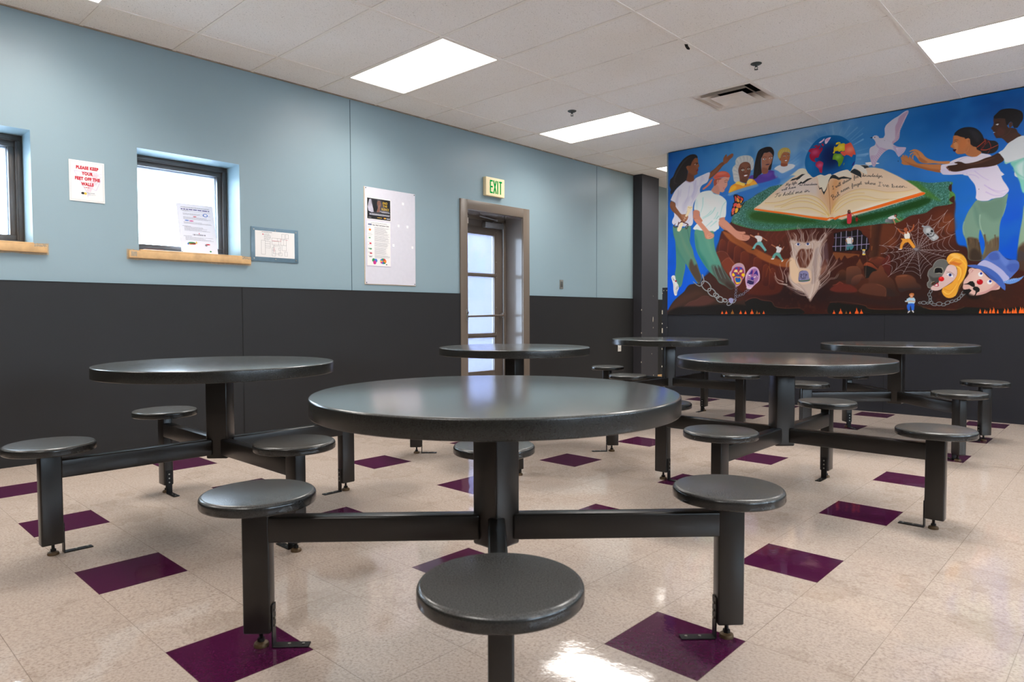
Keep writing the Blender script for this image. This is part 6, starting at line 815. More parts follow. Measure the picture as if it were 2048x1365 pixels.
['S',[1856,737,1901,823,1940,861],[150,122,112],4.1,1.4,0.42,2.7,1],['S',[1532,637,1517,681,1531,702],[236,224,216],4.3,1.4,0.42,2.8,1],['S',[1820,750,1885,841,1937,885,1969,916],[116,76,62],4.1,1.4,0.42,2.7,1],['S',[1652,701,1667,636,1654,567,1669,509],[228,206,190],4.2,1.4,0.42,2.8,1],['S',[1838,727,1825,672,1833,575,1801,493],[214,200,194],4.1,1.4,0.42,2.7,1],['S',[1691,705,1686,621,1700,564,1680,509],[150,122,112],4.2,1.4,0.42,2.8,1],['S',[1472,322,1386,340,1349,385,1337,421],[236,224,216],4.3,1.4,0.42,2.9,1],['S',[1570,269,1471,315,1413,345],[116,76,62],4.2,1.4,0.42,2.8,1],['S',[1806,315,1872,382,1898,416,1904,464],[228,206,190],4.1,1.4,0.42,2.7,1],['S',[1794,694,1782,611,1790,513,1757,431],[214,200,194],4.1,1.4,0.42,2.7,1],['S',[1869,776,1817,697,1805,601],[150,122,112],4.1,1.4,0.42,2.7,1],['S',[1529,754,1537,682,1551,624,1566,580],[236,224,216],4.3,1.4,0.42,2.8,1],
['S',[1576,629,1563,573,1592,508],[116,76,62],4.2,1.4,0.42,2.8,1],['S',[1638,774,1637,844,1615,895,1608,917],[228,206,190],4.2,1.4,0.42,2.8,1],['S',[1718,794,1717,843,1737,876,1733,911],[214,200,194],4.1,1.4,0.42,2.8,1],['S',[1733,760,1734,718,1714,650],[150,122,112],4.1,1.4,0.42,2.8,1],['S',[1810,273,1889,340,1928,380,1980,385,2006,425],[236,224,216],4.1,1.4,0.42,2.7,1],['S',[1692,788,1691,838,1711,871,1707,906],[116,76,62],4.2,1.4,0.42,2.8,1],['S',[1498,768,1506,696,1520,638,1535,594],[228,206,190],4.3,1.4,0.42,2.8,1],['S',[1613,793,1633,841,1605,899,1590,936,1604,970],[214,200,194],4.2,1.4,0.42,2.8,1],['S',[1414,372,1406,430,1384,489,1376,533],[150,122,112],4.3,1.4,0.42,2.9,1],['S',[1582,613,1569,557,1598,492],[236,224,216],4.2,1.4,0.42,2.8,1],['S',[1454,359,1446,424,1424,469,1445,511],[116,76,62],4.3,1.4,0.42,2.9,1],
['S',[1692,775,1691,824,1711,857,1707,892],[228,206,190],4.2,1.4,0.42,2.8,1],['S',[1752,792,1745,855,1771,888,1778,915],[214,200,194],4.1,1.4,0.42,2.7,1],['S',[1817,748,1805,666,1833,581,1807,471,1781,403],[150,122,112],4.1,1.4,0.42,2.7,1],['S',[1463,323,1376,341,1339,385,1328,422],[236,224,216],4.3,1.4,0.42,2.9,1],['S',[1724,164,1778,233,1831,301],[116,76,62],4.2,1.4,0.42,2.8,1],['S',[1526,773,1511,832,1489,883,1485,912],[228,206,190],4.3,1.4,0.42,2.8,1],['S',[1551,806,1550,856,1529,886],[214,200,194],4.2,1.4,0.42,2.8,1],['S',[1582,803,1581,853,1560,883],[150,122,112],4.2,1.4,0.42,2.8,1],['S',[1706,188,1643,274,1559,333,1501,393,1479,465],[236,224,216],4.2,1.4,0.42,2.8,1],['S',[1617,784,1616,855,1594,906,1587,928],[116,76,62],4.2,1.4,0.42,2.8,1],['S',[1698,705,1693,621,1707,564,1687,509],[228,206,190],4.2,1.4,0.42,2.8,1],
['S',[1427,396,1419,454,1396,513,1389,557],[214,200,194],4.3,1.4,0.42,2.9,1],['S',[1520,785,1505,843,1483,895,1479,924],[150,122,112],4.3,1.4,0.42,2.8,1],['S',[1653,792,1639,842,1645,884],[236,224,216],4.2,1.4,0.42,2.8,1],['S',[1745,190,1785,266,1797,364,1782,462],[116,76,62],4.1,1.4,0.42,2.8,1],['S',[1812,356,1891,422,1916,476,1955,515,1993,575],[228,206,190],4.1,1.4,0.42,2.7,1],['S',[1789,257,1869,324,1908,364,1960,369,1986,409],[214,200,194],4.1,1.4,0.42,2.7,1],['S',[1726,740,1726,698,1707,629],[150,122,112],4.1,1.4,0.42,2.8,1],['S',[1819,308,1884,375,1910,409,1916,457],[236,224,216],4.1,1.4,0.42,2.7,1],['S',[1574,619,1560,563,1589,498],[116,76,62],4.2,1.4,0.42,2.8,1],['S',[1796,270,1875,337,1914,377,1967,382,1992,422],[228,206,190],4.1,1.4,0.42,2.7,1],['S',[1550,790,1564,832,1542,862,1535,884],[214,200,194],4.2,1.4,0.42,2.8,1],
['S',[1636,688,1630,625,1652,567,1645,511],[150,122,112],4.2,1.4,0.42,2.8,1],['S',[1749,186,1788,262,1800,359,1785,457],[236,224,216],4.1,1.4,0.42,2.8,1],['S',[1533,766,1541,694,1556,636,1570,593],[116,76,62],4.3,1.4,0.42,2.8,1],['S',[1813,337,1892,403,1918,457,1956,496,1994,556],[228,206,190],4.1,1.4,0.42,2.7,1],['S',[1667,685,1681,620,1669,551,1683,494],[214,200,194],4.2,1.4,0.42,2.8,1],['S',[1860,794,1808,715,1796,618],[150,122,112],4.1,1.4,0.42,2.7,1],['S',[1788,355,1867,422,1893,476,1932,515,1970,575],[236,224,216],4.1,1.4,0.42,2.7,1],['S',[1685,780,1698,821,1683,871,1673,900],[116,76,62],4.2,1.4,0.42,2.8,1],['S',[1525,778,1539,820,1517,850,1510,872],[228,206,190],4.3,1.4,0.42,2.8,1],['S',[1546,782,1560,823,1538,854,1531,875],[214,200,194],4.2,1.4,0.42,2.8,1],['S',[1751,748,1752,706,1733,638],[150,122,112],4.1,1.4,0.42,2.8,1],
['S',[1631,773,1617,823,1623,865],[236,224,216],4.2,1.4,0.42,2.8,1],['S',[1708,185,1645,271,1560,331,1503,390,1481,463],[116,76,62],4.2,1.4,0.42,2.8,1],['S',[1635,669,1629,606,1650,548,1644,492],[228,206,190],4.2,1.4,0.42,2.8,1],['S',[1597,787,1617,835,1589,893,1574,930,1588,964],[214,200,194],4.2,1.4,0.42,2.8,1],['S',[1827,773,1872,838,1911,897,1930,929],[150,122,112],4.1,1.4,0.42,2.7,1],['S',[1820,768,1865,833,1904,892,1923,924],[236,224,216],4.1,1.4,0.42,2.7,1],['S',[1743,754,1744,712,1724,644],[116,76,62],4.1,1.4,0.42,2.8,1],['S',[1810,373,1869,440,1894,508,1887,563],[228,206,190],4.1,1.4,0.42,2.7,1],['S',[1621,694,1614,631,1636,573,1630,517],[214,200,194],4.2,1.4,0.42,2.8,1],['S',[1696,166,1633,252,1548,312,1491,371,1468,443],[150,122,112],4.2,1.4,0.42,2.8,1],['S',[1797,766,1829,826,1862,865,1855,927],[236,224,216],4.1,1.4,0.42,2.7,1],
['S',[1714,697,1708,613,1722,556,1703,501],[116,76,62],4.1,1.4,0.42,2.8,1],['S',[1700,181,1726,265,1738,377,1729,517],[228,206,190],4.2,1.4,0.42,2.8,1],['S',[1753,764,1759,834,1785,873],[214,200,194],4.1,1.4,0.42,2.7,1],['S',[1731,177,1757,261,1769,372,1760,512],[150,122,112],4.2,1.4,0.42,2.8,1],['S',[1901,496,1926,563,1951,616],[236,224,216],4.0,1.3,0.42,2.7,1],['S',[1730,788,1722,852,1749,884,1755,912],[116,76,62],4.1,1.4,0.42,2.8,1],['S',[1707,685,1702,602,1716,545,1696,490],[228,206,190],4.2,1.4,0.42,2.8,1],['S',[1735,744,1735,702,1716,633],[214,200,194],4.1,1.4,0.42,2.8,1],['S',[1527,769,1535,698,1549,640,1564,596],[150,122,112],4.3,1.4,0.42,2.8,1],['S',[1710,704,1704,620,1719,563,1699,508],[236,224,216],4.2,1.4,0.42,2.8,1],['S',[1833,744,1878,830,1917,868],[116,76,62],4.1,1.4,0.42,2.7,1],['S',[1794,342,1873,408,1899,462,1938,502,1976,561],[228,206,190],4.1,1.4,0.42,2.7,1],
['S',[1491,590,1463,563,1457,520,1464,477],[214,200,194],4.3,1.4,0.42,2.9,1],['S',[1763,758,1769,827,1796,867],[150,122,112],4.1,1.4,0.42,2.7,1],['S',[1737,752,1738,710,1718,642],[236,224,216],4.1,1.4,0.42,2.8,1],['S',[1856,729,1844,675,1852,578,1820,496],[116,76,62],4.1,1.4,0.42,2.7,1],['S',[1637,790,1637,860,1615,911,1608,933],[228,206,190],4.2,1.4,0.42,2.8,1],['S',[1565,800,1565,850,1543,880],[214,200,194],4.2,1.4,0.42,2.8,1],['S',[1505,589,1477,562,1471,519,1478,476],[150,122,112],4.3,1.4,0.42,2.9,1],['S',[1642,777,1641,847,1619,898,1612,920],[236,224,216],4.2,1.4,0.42,2.8,1],['S',[1516,589,1488,562,1481,519,1489,476],[116,76,62],4.3,1.4,0.42,2.8,1],['S',[1727,774,1719,838,1746,871,1752,898],[228,206,190],4.1,1.4,0.42,2.8,1],['P',[1553,758,1581,774,1613,750,1589,735],[226,216,214],2.1,1,1],
['P',[1600,755,1598,749,1595,744,1589,742,1583,743,1578,746,1574,751,1573,756,1574,762,1578,767,1583,769,1589,768,1594,765,1598,760],[70,90,150],2.1,1,1],['P',[1592,755,1591,753,1590,751,1588,750,1585,750,1583,751,1581,753,1581,756,1581,758,1583,760,1585,761,1587,761,1590,760,1591,758],[16,18,40],1.4,1,1],['S',[1552,759,1581,775,1615,748,1589,734],[60,50,60],2.8,2.8,0.8,1.4,1],['P',[1658,749,1685,766,1713,750,1687,731],[226,216,214],2.1,1,1],['P',[1700,750,1699,744,1696,740,1690,738,1685,738,1679,741,1676,746,1674,752,1675,758,1679,762,1684,764,1690,764,1695,761,1699,756],[70,90,150],2.1,1,1],['P',[1693,751,1692,748,1691,746,1689,745,1686,746,1684,747,1682,749,1682,751,1682,754,1684,756,1686,757,1688,756,1691,755,1692,753],[16,18,40],1.4,1,1],['S',[1658,747,1685,766,1714,753],[60,50,60],2.8,2.8,0.8,1.4,1],
['P',[1601,354,1600,429,1610,460,1641,469,1675,466,1696,446,1702,410,1703,354],[136,132,172],2.1,1,1],['S',[1601,354,1600,429,1610,460,1641,469],[60,60,80],3.5,3.5,1,0,1],['S',[1601,358,1656,359,1711,364],[60,96,44],9.9,9.9,1,2.8,1],['S',[1617,435,1618,389],[26,26,44],4.2,3.5,1,0.7,0],['S',[1617,434,1635,424,1617,410,1636,388],[26,26,44],4.2,3.5,1,0.7,0],['S',[1650,435,1652,391],[26,26,44],4.2,3.5,1,0.7,0],['S',[1640,434,1661,435],[26,26,44],4.2,3.5,1,0.7,0],['S',[1642,389,1663,391],[26,26,44],4.2,3.5,1,0.7,0],['S',[1669,431,1668,383],[26,26,44],4.2,3.5,1,0.7,0],['S',[1669,431,1683,424,1669,410],[26,26,44],4.2,3.5,1,0.7,0],['S',[1625,379,1663,378],[26,26,44],4.2,3.5,1,0.7,0],['S',[1711,371,1715,382],[60,110,50],5.5,5.5,1,0,1],['P',[1098,878,1146,885,1194,860,1184,825,1173,810,1136,813,1130,844],[222,218,216],4.2,1,1],
['P',[1136,813,1179,813,1205,771,1243,712,1227,698,1190,742,1158,775,1126,777,1105,737,1078,741,1104,789],[110,176,176],4.2,1,1],['S',[1055,897,1098,873],[176,110,80],14.9,12.8,1,0,1],['S',[1194,855,1242,820],[176,110,80],12.5,10.4,1,0,1],['P',[1155,899,1154,892,1151,887,1147,884,1143,884,1138,888,1135,894,1134,901,1135,908,1138,914,1142,917,1147,916,1151,913,1154,907],[150,86,60],2.1,1,1],['P',[1067,737,1096,740,1100,727,1067,729],[24,56,52],2.1,1,1],['P',[1212,691,1238,713,1245,697,1222,683],[24,56,52],2.1,1,1],['P',[1341,741,1372,749,1413,721,1403,702,1388,677,1347,682,1355,715],[226,222,220],4.1,1,1],['P',[1311,651,1342,680,1388,672,1404,636,1428,594,1411,590,1378,627,1347,651,1332,619,1306,619],[96,158,146],4.1,1,1],['S',[1299,770,1341,743],[170,104,74],12.4,10.3,1,0,1],['S',[1413,706,1433,740],[170,104,74],9.1,8.1,1,0,1],
['P',[1372,770,1397,770,1402,742,1387,733,1375,749],[50,28,24],2.0,1,1],['P',[1393,756,1392,751,1390,747,1387,745,1383,745,1380,747,1378,752,1377,757,1377,762,1380,766,1383,769,1387,768,1390,766,1392,761],[160,92,66],2.0,1,1],['P',[1293,620,1327,620,1325,608,1294,609],[225,222,220],2.1,1,1],['P',[1407,585,1428,599,1430,588,1412,572],[225,222,220],2.0,1,1],['P',[843,551,880,581,923,589,966,574,990,532,997,479,991,433,967,399,944,353,913,324,876,319,851,338,838,380,832,415,813,452,809,487,831,510],[186,150,170],2.4,1,1],['S',[843,551,880,581,923,589,966,574,990,532,996,479],[230,200,150],3.6,3.0,0.8,1.8,1],['C',[846,509,868,538,899,548,941,543,972,521,985,474,973,427,955,387,925,347,888,343,863,373,857,414,838,451,834,480],[150,34,80],4.8,1,0.9],['P',[910,527,908,520,904,515,898,513,890,513,884,516,879,522,878,528,879,535,884,540,890,543,897,542,904,539,908,534],[70,70,160],2.4,1,1],
['P',[962,524,960,518,956,513,949,510,941,511,934,514,929,519,928,526,929,533,934,538,941,540,948,540,955,537,960,531],[70,70,160],2.4,1,1],['P',[859,491,874,514,899,516,908,489,912,465,924,465,927,494,942,514,966,504,960,481],[236,200,120],3.0,1,1],['P',[876,458,874,449,869,443,862,439,854,439,846,443,841,451,839,459,841,468,846,475,853,478,861,478,869,474,874,467],[240,190,30],2.4,1,1],['P',[992,450,991,442,985,435,978,431,969,432,961,436,956,443,953,452,955,460,961,467,968,470,977,470,985,466,990,459],[240,190,30],2.4,1,1],['P',[856,485,887,478,900,454,912,436,930,453,967,480,942,464,937,435,918,412,900,425,881,449],[50,70,140],2.4,1,1],['S',[872,479,900,448],[150,60,80],5.4,5.4,1,0,1],['S',[960,481,933,447],[150,60,80],5.4,5.4,1,0,1],['P',[924,442,923,437,920,432,915,430,909,430,904,433,901,438,900,443,901,449,904,453,909,456,915,455,920,453,923,448],[30,90,150],1.8,1,1],
['P',[869,426,887,434,943,429,955,411,949,376,925,353,894,354,876,384],[232,190,60],2.4,1,1],['P',[878,420,894,425,940,420,946,393,931,368,894,369,882,390],[16,90,170],2.4,1,1],['S',[892,424,912,417,934,420],[190,60,90],7.2,7.2,1,0,1],['P',[885,366,900,370,922,370,916,349,894,349],[240,196,40],1.8,1,1],['P',[1009,461,1039,506,1074,533,1110,537,1146,513,1164,466,1168,402,1153,369,1112,335,1065,290,1041,285,1017,309,1004,356,998,409],[214,176,204],3.0,1,1],['C',[1022,431,1057,494,1092,515,1122,514,1146,478,1153,409,1124,358,1089,330,1041,326,1016,362],[146,96,150],8.3,1,0.8],['S',[1017,304,1041,288,1065,296],[236,226,232],11.9,11.9,0.7,5.9,1],['P',[1039,454,1063,482,1078,510,1087,487,1078,452,1057,459],[58,40,130],2.4,1,1],['P',[1096,451,1111,474,1128,496,1146,455,1144,432,1123,456],[58,40,130],2.3,1,1],['S',[1093,498,1084,458,1081,435],[196,70,120],8.2,4.7,0.9,2.3,1],
['P',[1027,451,1051,448,1067,430,1052,433],[225,220,226],1.2,1,1],['P',[1097,420,1117,430,1123,421,1103,412],[225,220,226],1.2,1,1],['S',[1135,433,1144,421],[225,220,226],3.5,3.5,1,0,1],['P',[1064,418,1082,423,1100,399,1088,382,1064,395],[70,50,150],2.9,1,1],['P',[1028,385,1040,402,1076,394,1100,376,1094,342,1065,331,1035,338,1019,362],[48,34,84],3.0,1,1],['S',[1034,396,1064,389,1091,377],[214,186,216],5.9,5.9,1,0,1],['S',[1029,350,1053,334,1086,333],[226,206,220],7.1,7.1,1,0,1],['S',[469,474,484,430,489,386,470,361,442,340,403,354,350,396],[140,144,146],14.5,8.2,1,2.7,1],['S',[571,283,541,277,502,294,470,328,457,365,467,392,498,398,536,381,568,347,581,310,571,283],[60,62,66],13.5,13.5,0.8,1.8,1],['S',[571,283,541,277,502,294,470,328,457,365,467,392,498,398,536,381,568,347,581,310,571,283],[150,154,154],10.8,10.8,1,1.8,1],
['S',[637,221,613,213,580,224,551,250,538,280,544,303,569,311,602,299,630,273,644,244,637,221],[60,62,66],13.4,13.4,0.8,1.8,1],['S',[637,221,613,213,580,224,551,250,538,280,544,303,569,311,602,299,630,273,644,244,637,221],[150,154,154],10.7,10.7,1,1.8,1],['S',[680,197,664,191,643,197,623,212,614,231,617,247,633,253,655,247,674,231,683,212,680,197],[60,62,66],13.3,13.3,0.8,1.8,1],['S',[680,197,664,191,643,197,623,212,614,231,617,247,633,253,655,247,674,231,683,212,680,197],[150,154,154],10.6,10.6,1,1.8,1],['S',[738,154,720,143,693,145,666,160,651,181,652,202,669,213,697,210,723,196,739,174,738,154],[60,62,66],13.2,13.2,0.8,1.8,1],['S',[738,154,720,143,693,145,666,160,651,181,652,202,669,213,697,210,723,196,739,174,738,154],[150,154,154],10.6,10.6,1,1.8,1],['S',[784,157,776,148,759,145,741,149,727,159,724,171,732,180,749,184,767,179,781,169,784,157],[60,62,66],13.1,13.1,0.8,1.7,1],
['S',[784,157,776,148,759,145,741,149,727,159,724,171,732,180,749,184,767,179,781,169,784,157],[150,154,154],10.5,10.5,1,1.7,1],['S',[843,146,844,133,833,118,814,107,795,105,782,112,782,126,793,141,812,151,831,153,843,146],[60,62,66],10.4,10.4,0.8,1.7,1],['S',[843,146,844,133,833,118,814,107,795,105,782,112,782,126,793,141,812,151,831,153,843,146],[150,154,154],7.8,7.8,1,1.7,1],['S',[883,168,884,155,876,142,860,133,843,132,831,139,830,153,839,166,855,175,871,176,883,168],[60,62,66],10.4,10.4,0.8,1.7,1],['S',[883,168,884,155,876,142,860,133,843,132,831,139,830,153,839,166,855,175,871,176,883,168],[150,154,154],7.8,7.8,1,1.7,1],['P',[799,176,830,192,861,175,853,137,822,129],[150,150,190],3.5,1,1],['S',[884,184,890,181,894,173,894,164,890,156,884,153,878,157,874,164,874,174,878,181,884,184],[60,62,66],5.4,5.4,0.8,1.2,1],
['S',[884,184,890,181,894,173,894,164,890,156,884,153,878,157,874,164,874,174,878,181,884,184],[140,144,168],3.6,3.6,1,1.2,1],['S',[884,217,890,214,894,206,894,196,890,189,884,186,878,189,874,197,874,206,877,214,884,217],[60,62,66],5.4,5.4,0.8,1.2,1],['S',[884,217,890,214,894,206,894,196,890,189,884,186,878,189,874,197,874,206,877,214,884,217],[140,144,168],3.6,3.6,1,1.2,1],['S',[885,246,891,242,894,234,893,225,888,218,882,216,876,219,873,227,874,237,879,244,885,246],[60,62,66],5.4,5.4,0.8,1.2,1],['S',[885,246,891,242,894,234,893,225,888,218,882,216,876,219,873,227,874,237,879,244,885,246],[140,144,168],3.6,3.6,1,1.2,1],['S',[892,281,898,277,901,269,900,260,895,253,889,251,883,254,880,263,881,272,886,279,892,281],[60,62,66],5.4,5.4,0.8,1.2,1],['S',[892,281,898,277,901,269,900,260,895,253,889,251,883,254,880,263,881,272,886,279,892,281],[140,144,168],3.6,3.6,1,1.2,1],
['S',[890,314,896,311,900,303,900,293,896,286,890,283,884,286,880,294,880,303,884,311,890,314],[60,62,66],5.4,5.4,0.8,1.2,1],['S',[890,314,896,311,900,303,900,293,896,286,890,283,884,286,880,294,880,303,884,311,890,314],[140,144,168],3.6,3.6,1,1.2,1],['S',[927,216,927,209,921,202,911,198,901,199,896,203,896,210,902,217,912,221,921,221,927,216],[60,62,66],5.4,5.4,0.8,1.2,1],['S',[927,216,927,209,921,202,911,198,901,199,896,203,896,210,902,217,912,221,921,221,927,216],[140,144,168],3.6,3.6,1,1.2,1],['S',[961,229,960,222,954,216,944,212,935,213,929,218,930,225,936,231,946,235,955,234,961,229],[60,62,66],5.4,5.4,0.8,1.2,1],['S',[961,229,960,222,954,216,944,212,935,213,929,218,930,225,936,231,946,235,955,234,961,229],[140,144,168],3.6,3.6,1,1.2,1],['S',[993,243,993,236,989,229,980,223,970,222,964,226,963,233,968,240,977,246,986,247,993,243],[60,62,66],5.4,5.4,0.8,1.2,1],
['S',[993,243,993,236,989,229,980,223,970,222,964,226,963,233,968,240,977,246,986,247,993,243],[140,144,168],3.6,3.6,1,1.2,1],['S',[1018,270,1020,263,1016,255,1008,249,999,247,992,250,991,257,995,265,1003,271,1012,273,1018,270],[60,62,66],5.3,5.3,0.8,1.2,1],['S',[1018,270,1020,263,1016,255,1008,249,999,247,992,250,991,257,995,265,1003,271,1012,273,1018,270],[140,144,168],3.6,3.6,1,1.2,1],['S',[1046,286,1047,279,1042,271,1034,266,1025,265,1018,268,1017,275,1022,283,1031,288,1040,289,1046,286],[60,62,66],5.3,5.3,0.8,1.2,1],['S',[1046,286,1047,279,1042,271,1034,266,1025,265,1018,268,1017,275,1022,283,1031,288,1040,289,1046,286],[140,144,168],3.5,3.5,1,1.2,1],['S',[2763,108,2761,103,2754,100,2745,100,2738,103,2736,108,2738,113,2745,116,2754,116,2761,113,2763,108],[60,62,66],6.9,6.9,0.8,1.0,1],
['S',[2763,108,2761,103,2754,100,2745,100,2738,103,2736,108,2738,113,2745,116,2754,116,2761,113,2763,108],[126,132,134],5.5,5.5,1,1.0,1],['S',[2801,106,2797,98,2787,93,2774,94,2764,100,2761,109,2765,118,2775,122,2788,121,2798,115,2801,106],[60,62,66],6.9,6.9,0.8,1.0,1],['S',[2801,106,2797,98,2787,93,2774,94,2764,100,2761,109,2765,118,2775,122,2788,121,2798,115,2801,106],[126,132,134],5.4,5.4,1,1.0,1],['S',[2825,104,2823,98,2818,95,2811,94,2806,98,2803,103,2805,109,2810,112,2817,113,2823,109,2825,104],[60,62,66],6.9,6.9,0.8,1.0,1],['S',[2825,104,2823,98,2818,95,2811,94,2806,98,2803,103,2805,109,2810,112,2817,113,2823,109,2825,104],[126,132,134],5.4,5.4,1,1.0,1],['S',[2857,106,2853,98,2846,95,2837,97,2831,104,2830,113,2834,121,2842,124,2850,122,2856,115,2857,106],[60,62,66],6.8,6.8,0.8,1.0,1],
['S',[2857,106,2853,98,2846,95,2837,97,2831,104,2830,113,2834,121,2842,124,2850,122,2856,115,2857,106],[126,132,134],5.4,5.4,1,1.0,1],['S',[2888,85,2884,79,2872,78,2859,81,2849,87,2845,94,2850,99,2862,100,2875,98,2885,92,2888,85],[60,62,66],6.8,6.8,0.8,1.0,1],['S',[2888,85,2884,79,2872,78,2859,81,2849,87,2845,94,2850,99,2862,100,2875,98,2885,92,2888,85],[126,132,134],5.4,5.4,1,1.0,1],['S',[2934,95,2929,85,2917,78,2902,79,2890,86,2885,96,2890,106,2902,112,2917,112,2929,105,2934,95],[60,62,66],6.8,6.8,0.8,1.0,1],['S',[2934,95,2929,85,2917,78,2902,79,2890,86,2885,96,2890,106,2902,112,2917,112,2929,105,2934,95],[126,132,134],5.3,5.3,1,1.0,1],['S',[2965,90,2962,82,2953,76,2941,75,2931,78,2926,84,2929,92,2938,98,2950,100,2960,97,2965,90],[60,62,66],6.7,6.7,0.8,1.0,1],['S',[2965,90,2962,82,2953,76,2941,75,2931,78,2926,84,2929,92,2938,98,2950,100,2960,97,2965,90],[126,132,134],5.3,5.3,1,1.0,1],
['S',[2998,115,2997,104,2988,94,2975,88,2962,89,2955,95,2956,106,2965,116,2978,122,2991,121,2998,115],[60,62,66],6.7,6.7,0.8,1.0,1],['S',[2998,115,2997,104,2988,94,2975,88,2962,89,2955,95,2956,106,2965,116,2978,122,2991,121,2998,115],[126,132,134],5.3,5.3,1,1.0,1],['S',[3030,123,3028,116,3020,109,3009,105,2998,106,2993,111,2995,119,3003,126,3015,130,3025,129,3030,123],[60,62,66],6.7,6.7,0.8,1.0,1],['S',[3030,123,3028,116,3020,109,3009,105,2998,106,2993,111,2995,119,3003,126,3015,130,3025,129,3030,123],[126,132,134],5.2,5.2,1,1.0,1],['S',[3059,134,3058,127,3052,119,3044,115,3035,115,3030,120,3030,128,3036,135,3045,139,3054,139,3059,134],[60,62,66],6.6,6.6,0.8,0.9,1],['S',[3059,134,3058,127,3052,119,3044,115,3035,115,3030,120,3030,128,3036,135,3045,139,3054,139,3059,134],[126,132,134],5.2,5.2,1,0.9,1],
['S',[3080,157,3082,149,3078,139,3071,132,3062,129,3056,132,3054,140,3057,150,3065,157,3074,160,3080,157],[60,62,66],6.6,6.6,0.8,0.9,1],['S',[3080,157,3082,149,3078,139,3071,132,3062,129,3056,132,3054,140,3057,150,3065,157,3074,160,3080,157],[126,132,134],5.2,5.2,1,0.9,1],['S',[3097,184,3100,176,3098,166,3092,158,3084,154,3077,156,3074,163,3076,173,3082,182,3090,186,3097,184],[60,62,66],6.6,6.6,0.8,0.9,1],['S',[3097,184,3100,176,3098,166,3092,158,3084,154,3077,156,3074,163,3076,173,3082,182,3090,186,3097,184],[126,132,134],5.2,5.2,1,0.9,1],['S',[3113,210,3118,200,3116,187,3109,177,3099,172,3090,175,3086,185,3087,197,3094,208,3104,213,3113,210],[60,62,66],6.6,6.6,0.8,0.9,1],['S',[3113,210,3118,200,3116,187,3109,177,3099,172,3090,175,3086,185,3087,197,3094,208,3104,213,3113,210],[126,132,134],5.2,5.2,1,0.9,1],
['S',[2834,148,2841,145,2845,136,2845,125,2841,116,2835,113,2828,116,2824,125,2824,136,2828,145,2834,148],[60,62,66],6.4,6.4,0.8,1.0,1],['S',[2834,148,2841,145,2845,136,2845,125,2841,116,2835,113,2828,116,2824,125,2824,136,2828,145,2834,148],[126,132,134],4.9,4.9,1,1.0,1],['S',[2831,174,2838,172,2843,164,2845,153,2843,144,2837,139,2830,141,2825,149,2823,160,2825,170,2831,174],[60,62,66],6.4,6.4,0.8,1.0,1],['S',[2831,174,2838,172,2843,164,2845,153,2843,144,2837,139,2830,141,2825,149,2823,160,2825,170,2831,174],[126,132,134],4.9,4.9,1,1.0,1],['S',[2825,204,2832,199,2835,190,2834,179,2830,171,2823,168,2817,172,2813,182,2814,193,2819,201,2825,204],[60,62,66],6.4,6.4,0.8,1.0,1],['S',[2825,204,2832,199,2835,190,2834,179,2830,171,2823,168,2817,172,2813,182,2814,193,2819,201,2825,204],[126,132,134],4.9,4.9,1,1.0,1],
['S',[2845,230,2849,223,2849,213,2844,204,2837,198,2830,199,2826,206,2826,216,2830,225,2837,231,2845,230],[60,62,66],6.4,6.4,0.8,1.0,1],['S',[2845,230,2849,223,2849,213,2844,204,2837,198,2830,199,2826,206,2826,216,2830,225,2837,231,2845,230],[126,132,134],4.9,4.9,1,1.0,1],['P',[2633,128,2635,147,2656,160,2697,159,2708,141,2709,117,2699,98,2648,99,2644,118],[170,200,218],2.2,1,1],['S',[2629,121,2665,125,2704,119],[196,160,128],11.7,9.9,1,0,1],['S',[2624,125,2648,128],[170,196,214],9.9,8.1,1,0,1],['P',[2638,85,2648,101,2698,101,2701,70,2698,34,2679,34,2674,61,2669,84,2664,56,2666,34,2649,32,2640,56],[40,96,196],2.2,1,1],['P',[2645,8,2649,27,2666,34,2666,23,2650,9],[216,206,204],1.3,1,1],['P',[2679,32,2691,37,2700,18,2694,11],[216,206,204],1.3,1,1],['P',[2654,184,2659,198,2676,204,2695,200,2698,183,2689,169,2685,155,2668,156,2664,170],[188,112,60],1.8,1,1],
['P',[2663,184,2672,188,2684,186,2685,167,2674,159,2666,167],[206,150,118],1.3,1,1],['P',[244,1791,296,1838,348,1869,395,1862,400,1814,417,1765,400,1748,405,1728,392,1706,397,1682,375,1670,350,1666,350,1619,342,1588,254,1608,254,1663,271,1724],[128,74,46],4.2,1,1],['C',[348,1854,400,1846,417,1765,392,1738,357,1790],[150,90,56],11.5,1,0.6],['C',[254,1711,332,1676,350,1666,350,1587,254,1600],[96,52,34],11.7,1,0.7],['P',[244,1791,270,1791,271,1740,253,1738],[140,82,52],3.3,1,1],['P',[395,1866,382,1899,339,1920,278,1916,208,1883,147,1822,102,1756,67,1690,31,1662,24,1623,20,1583,41,1533,30,1510,46,1476,77,1504,140,1560,228,1604,254,1648,267,1725,253,1758,242,1783,270,1795,301,1790,322,1834,339,1855,365,1874],[36,32,32],4.1,1,1],['S',[313,1898,208,1852,120,1730,68,1577],[66,60,58],3.3,2.5,0.5,3.3,1],['S',[296,1893,194,1830,112,1714,78,1581],[66,60,58],3.3,2.5,0.5,3.3,1],
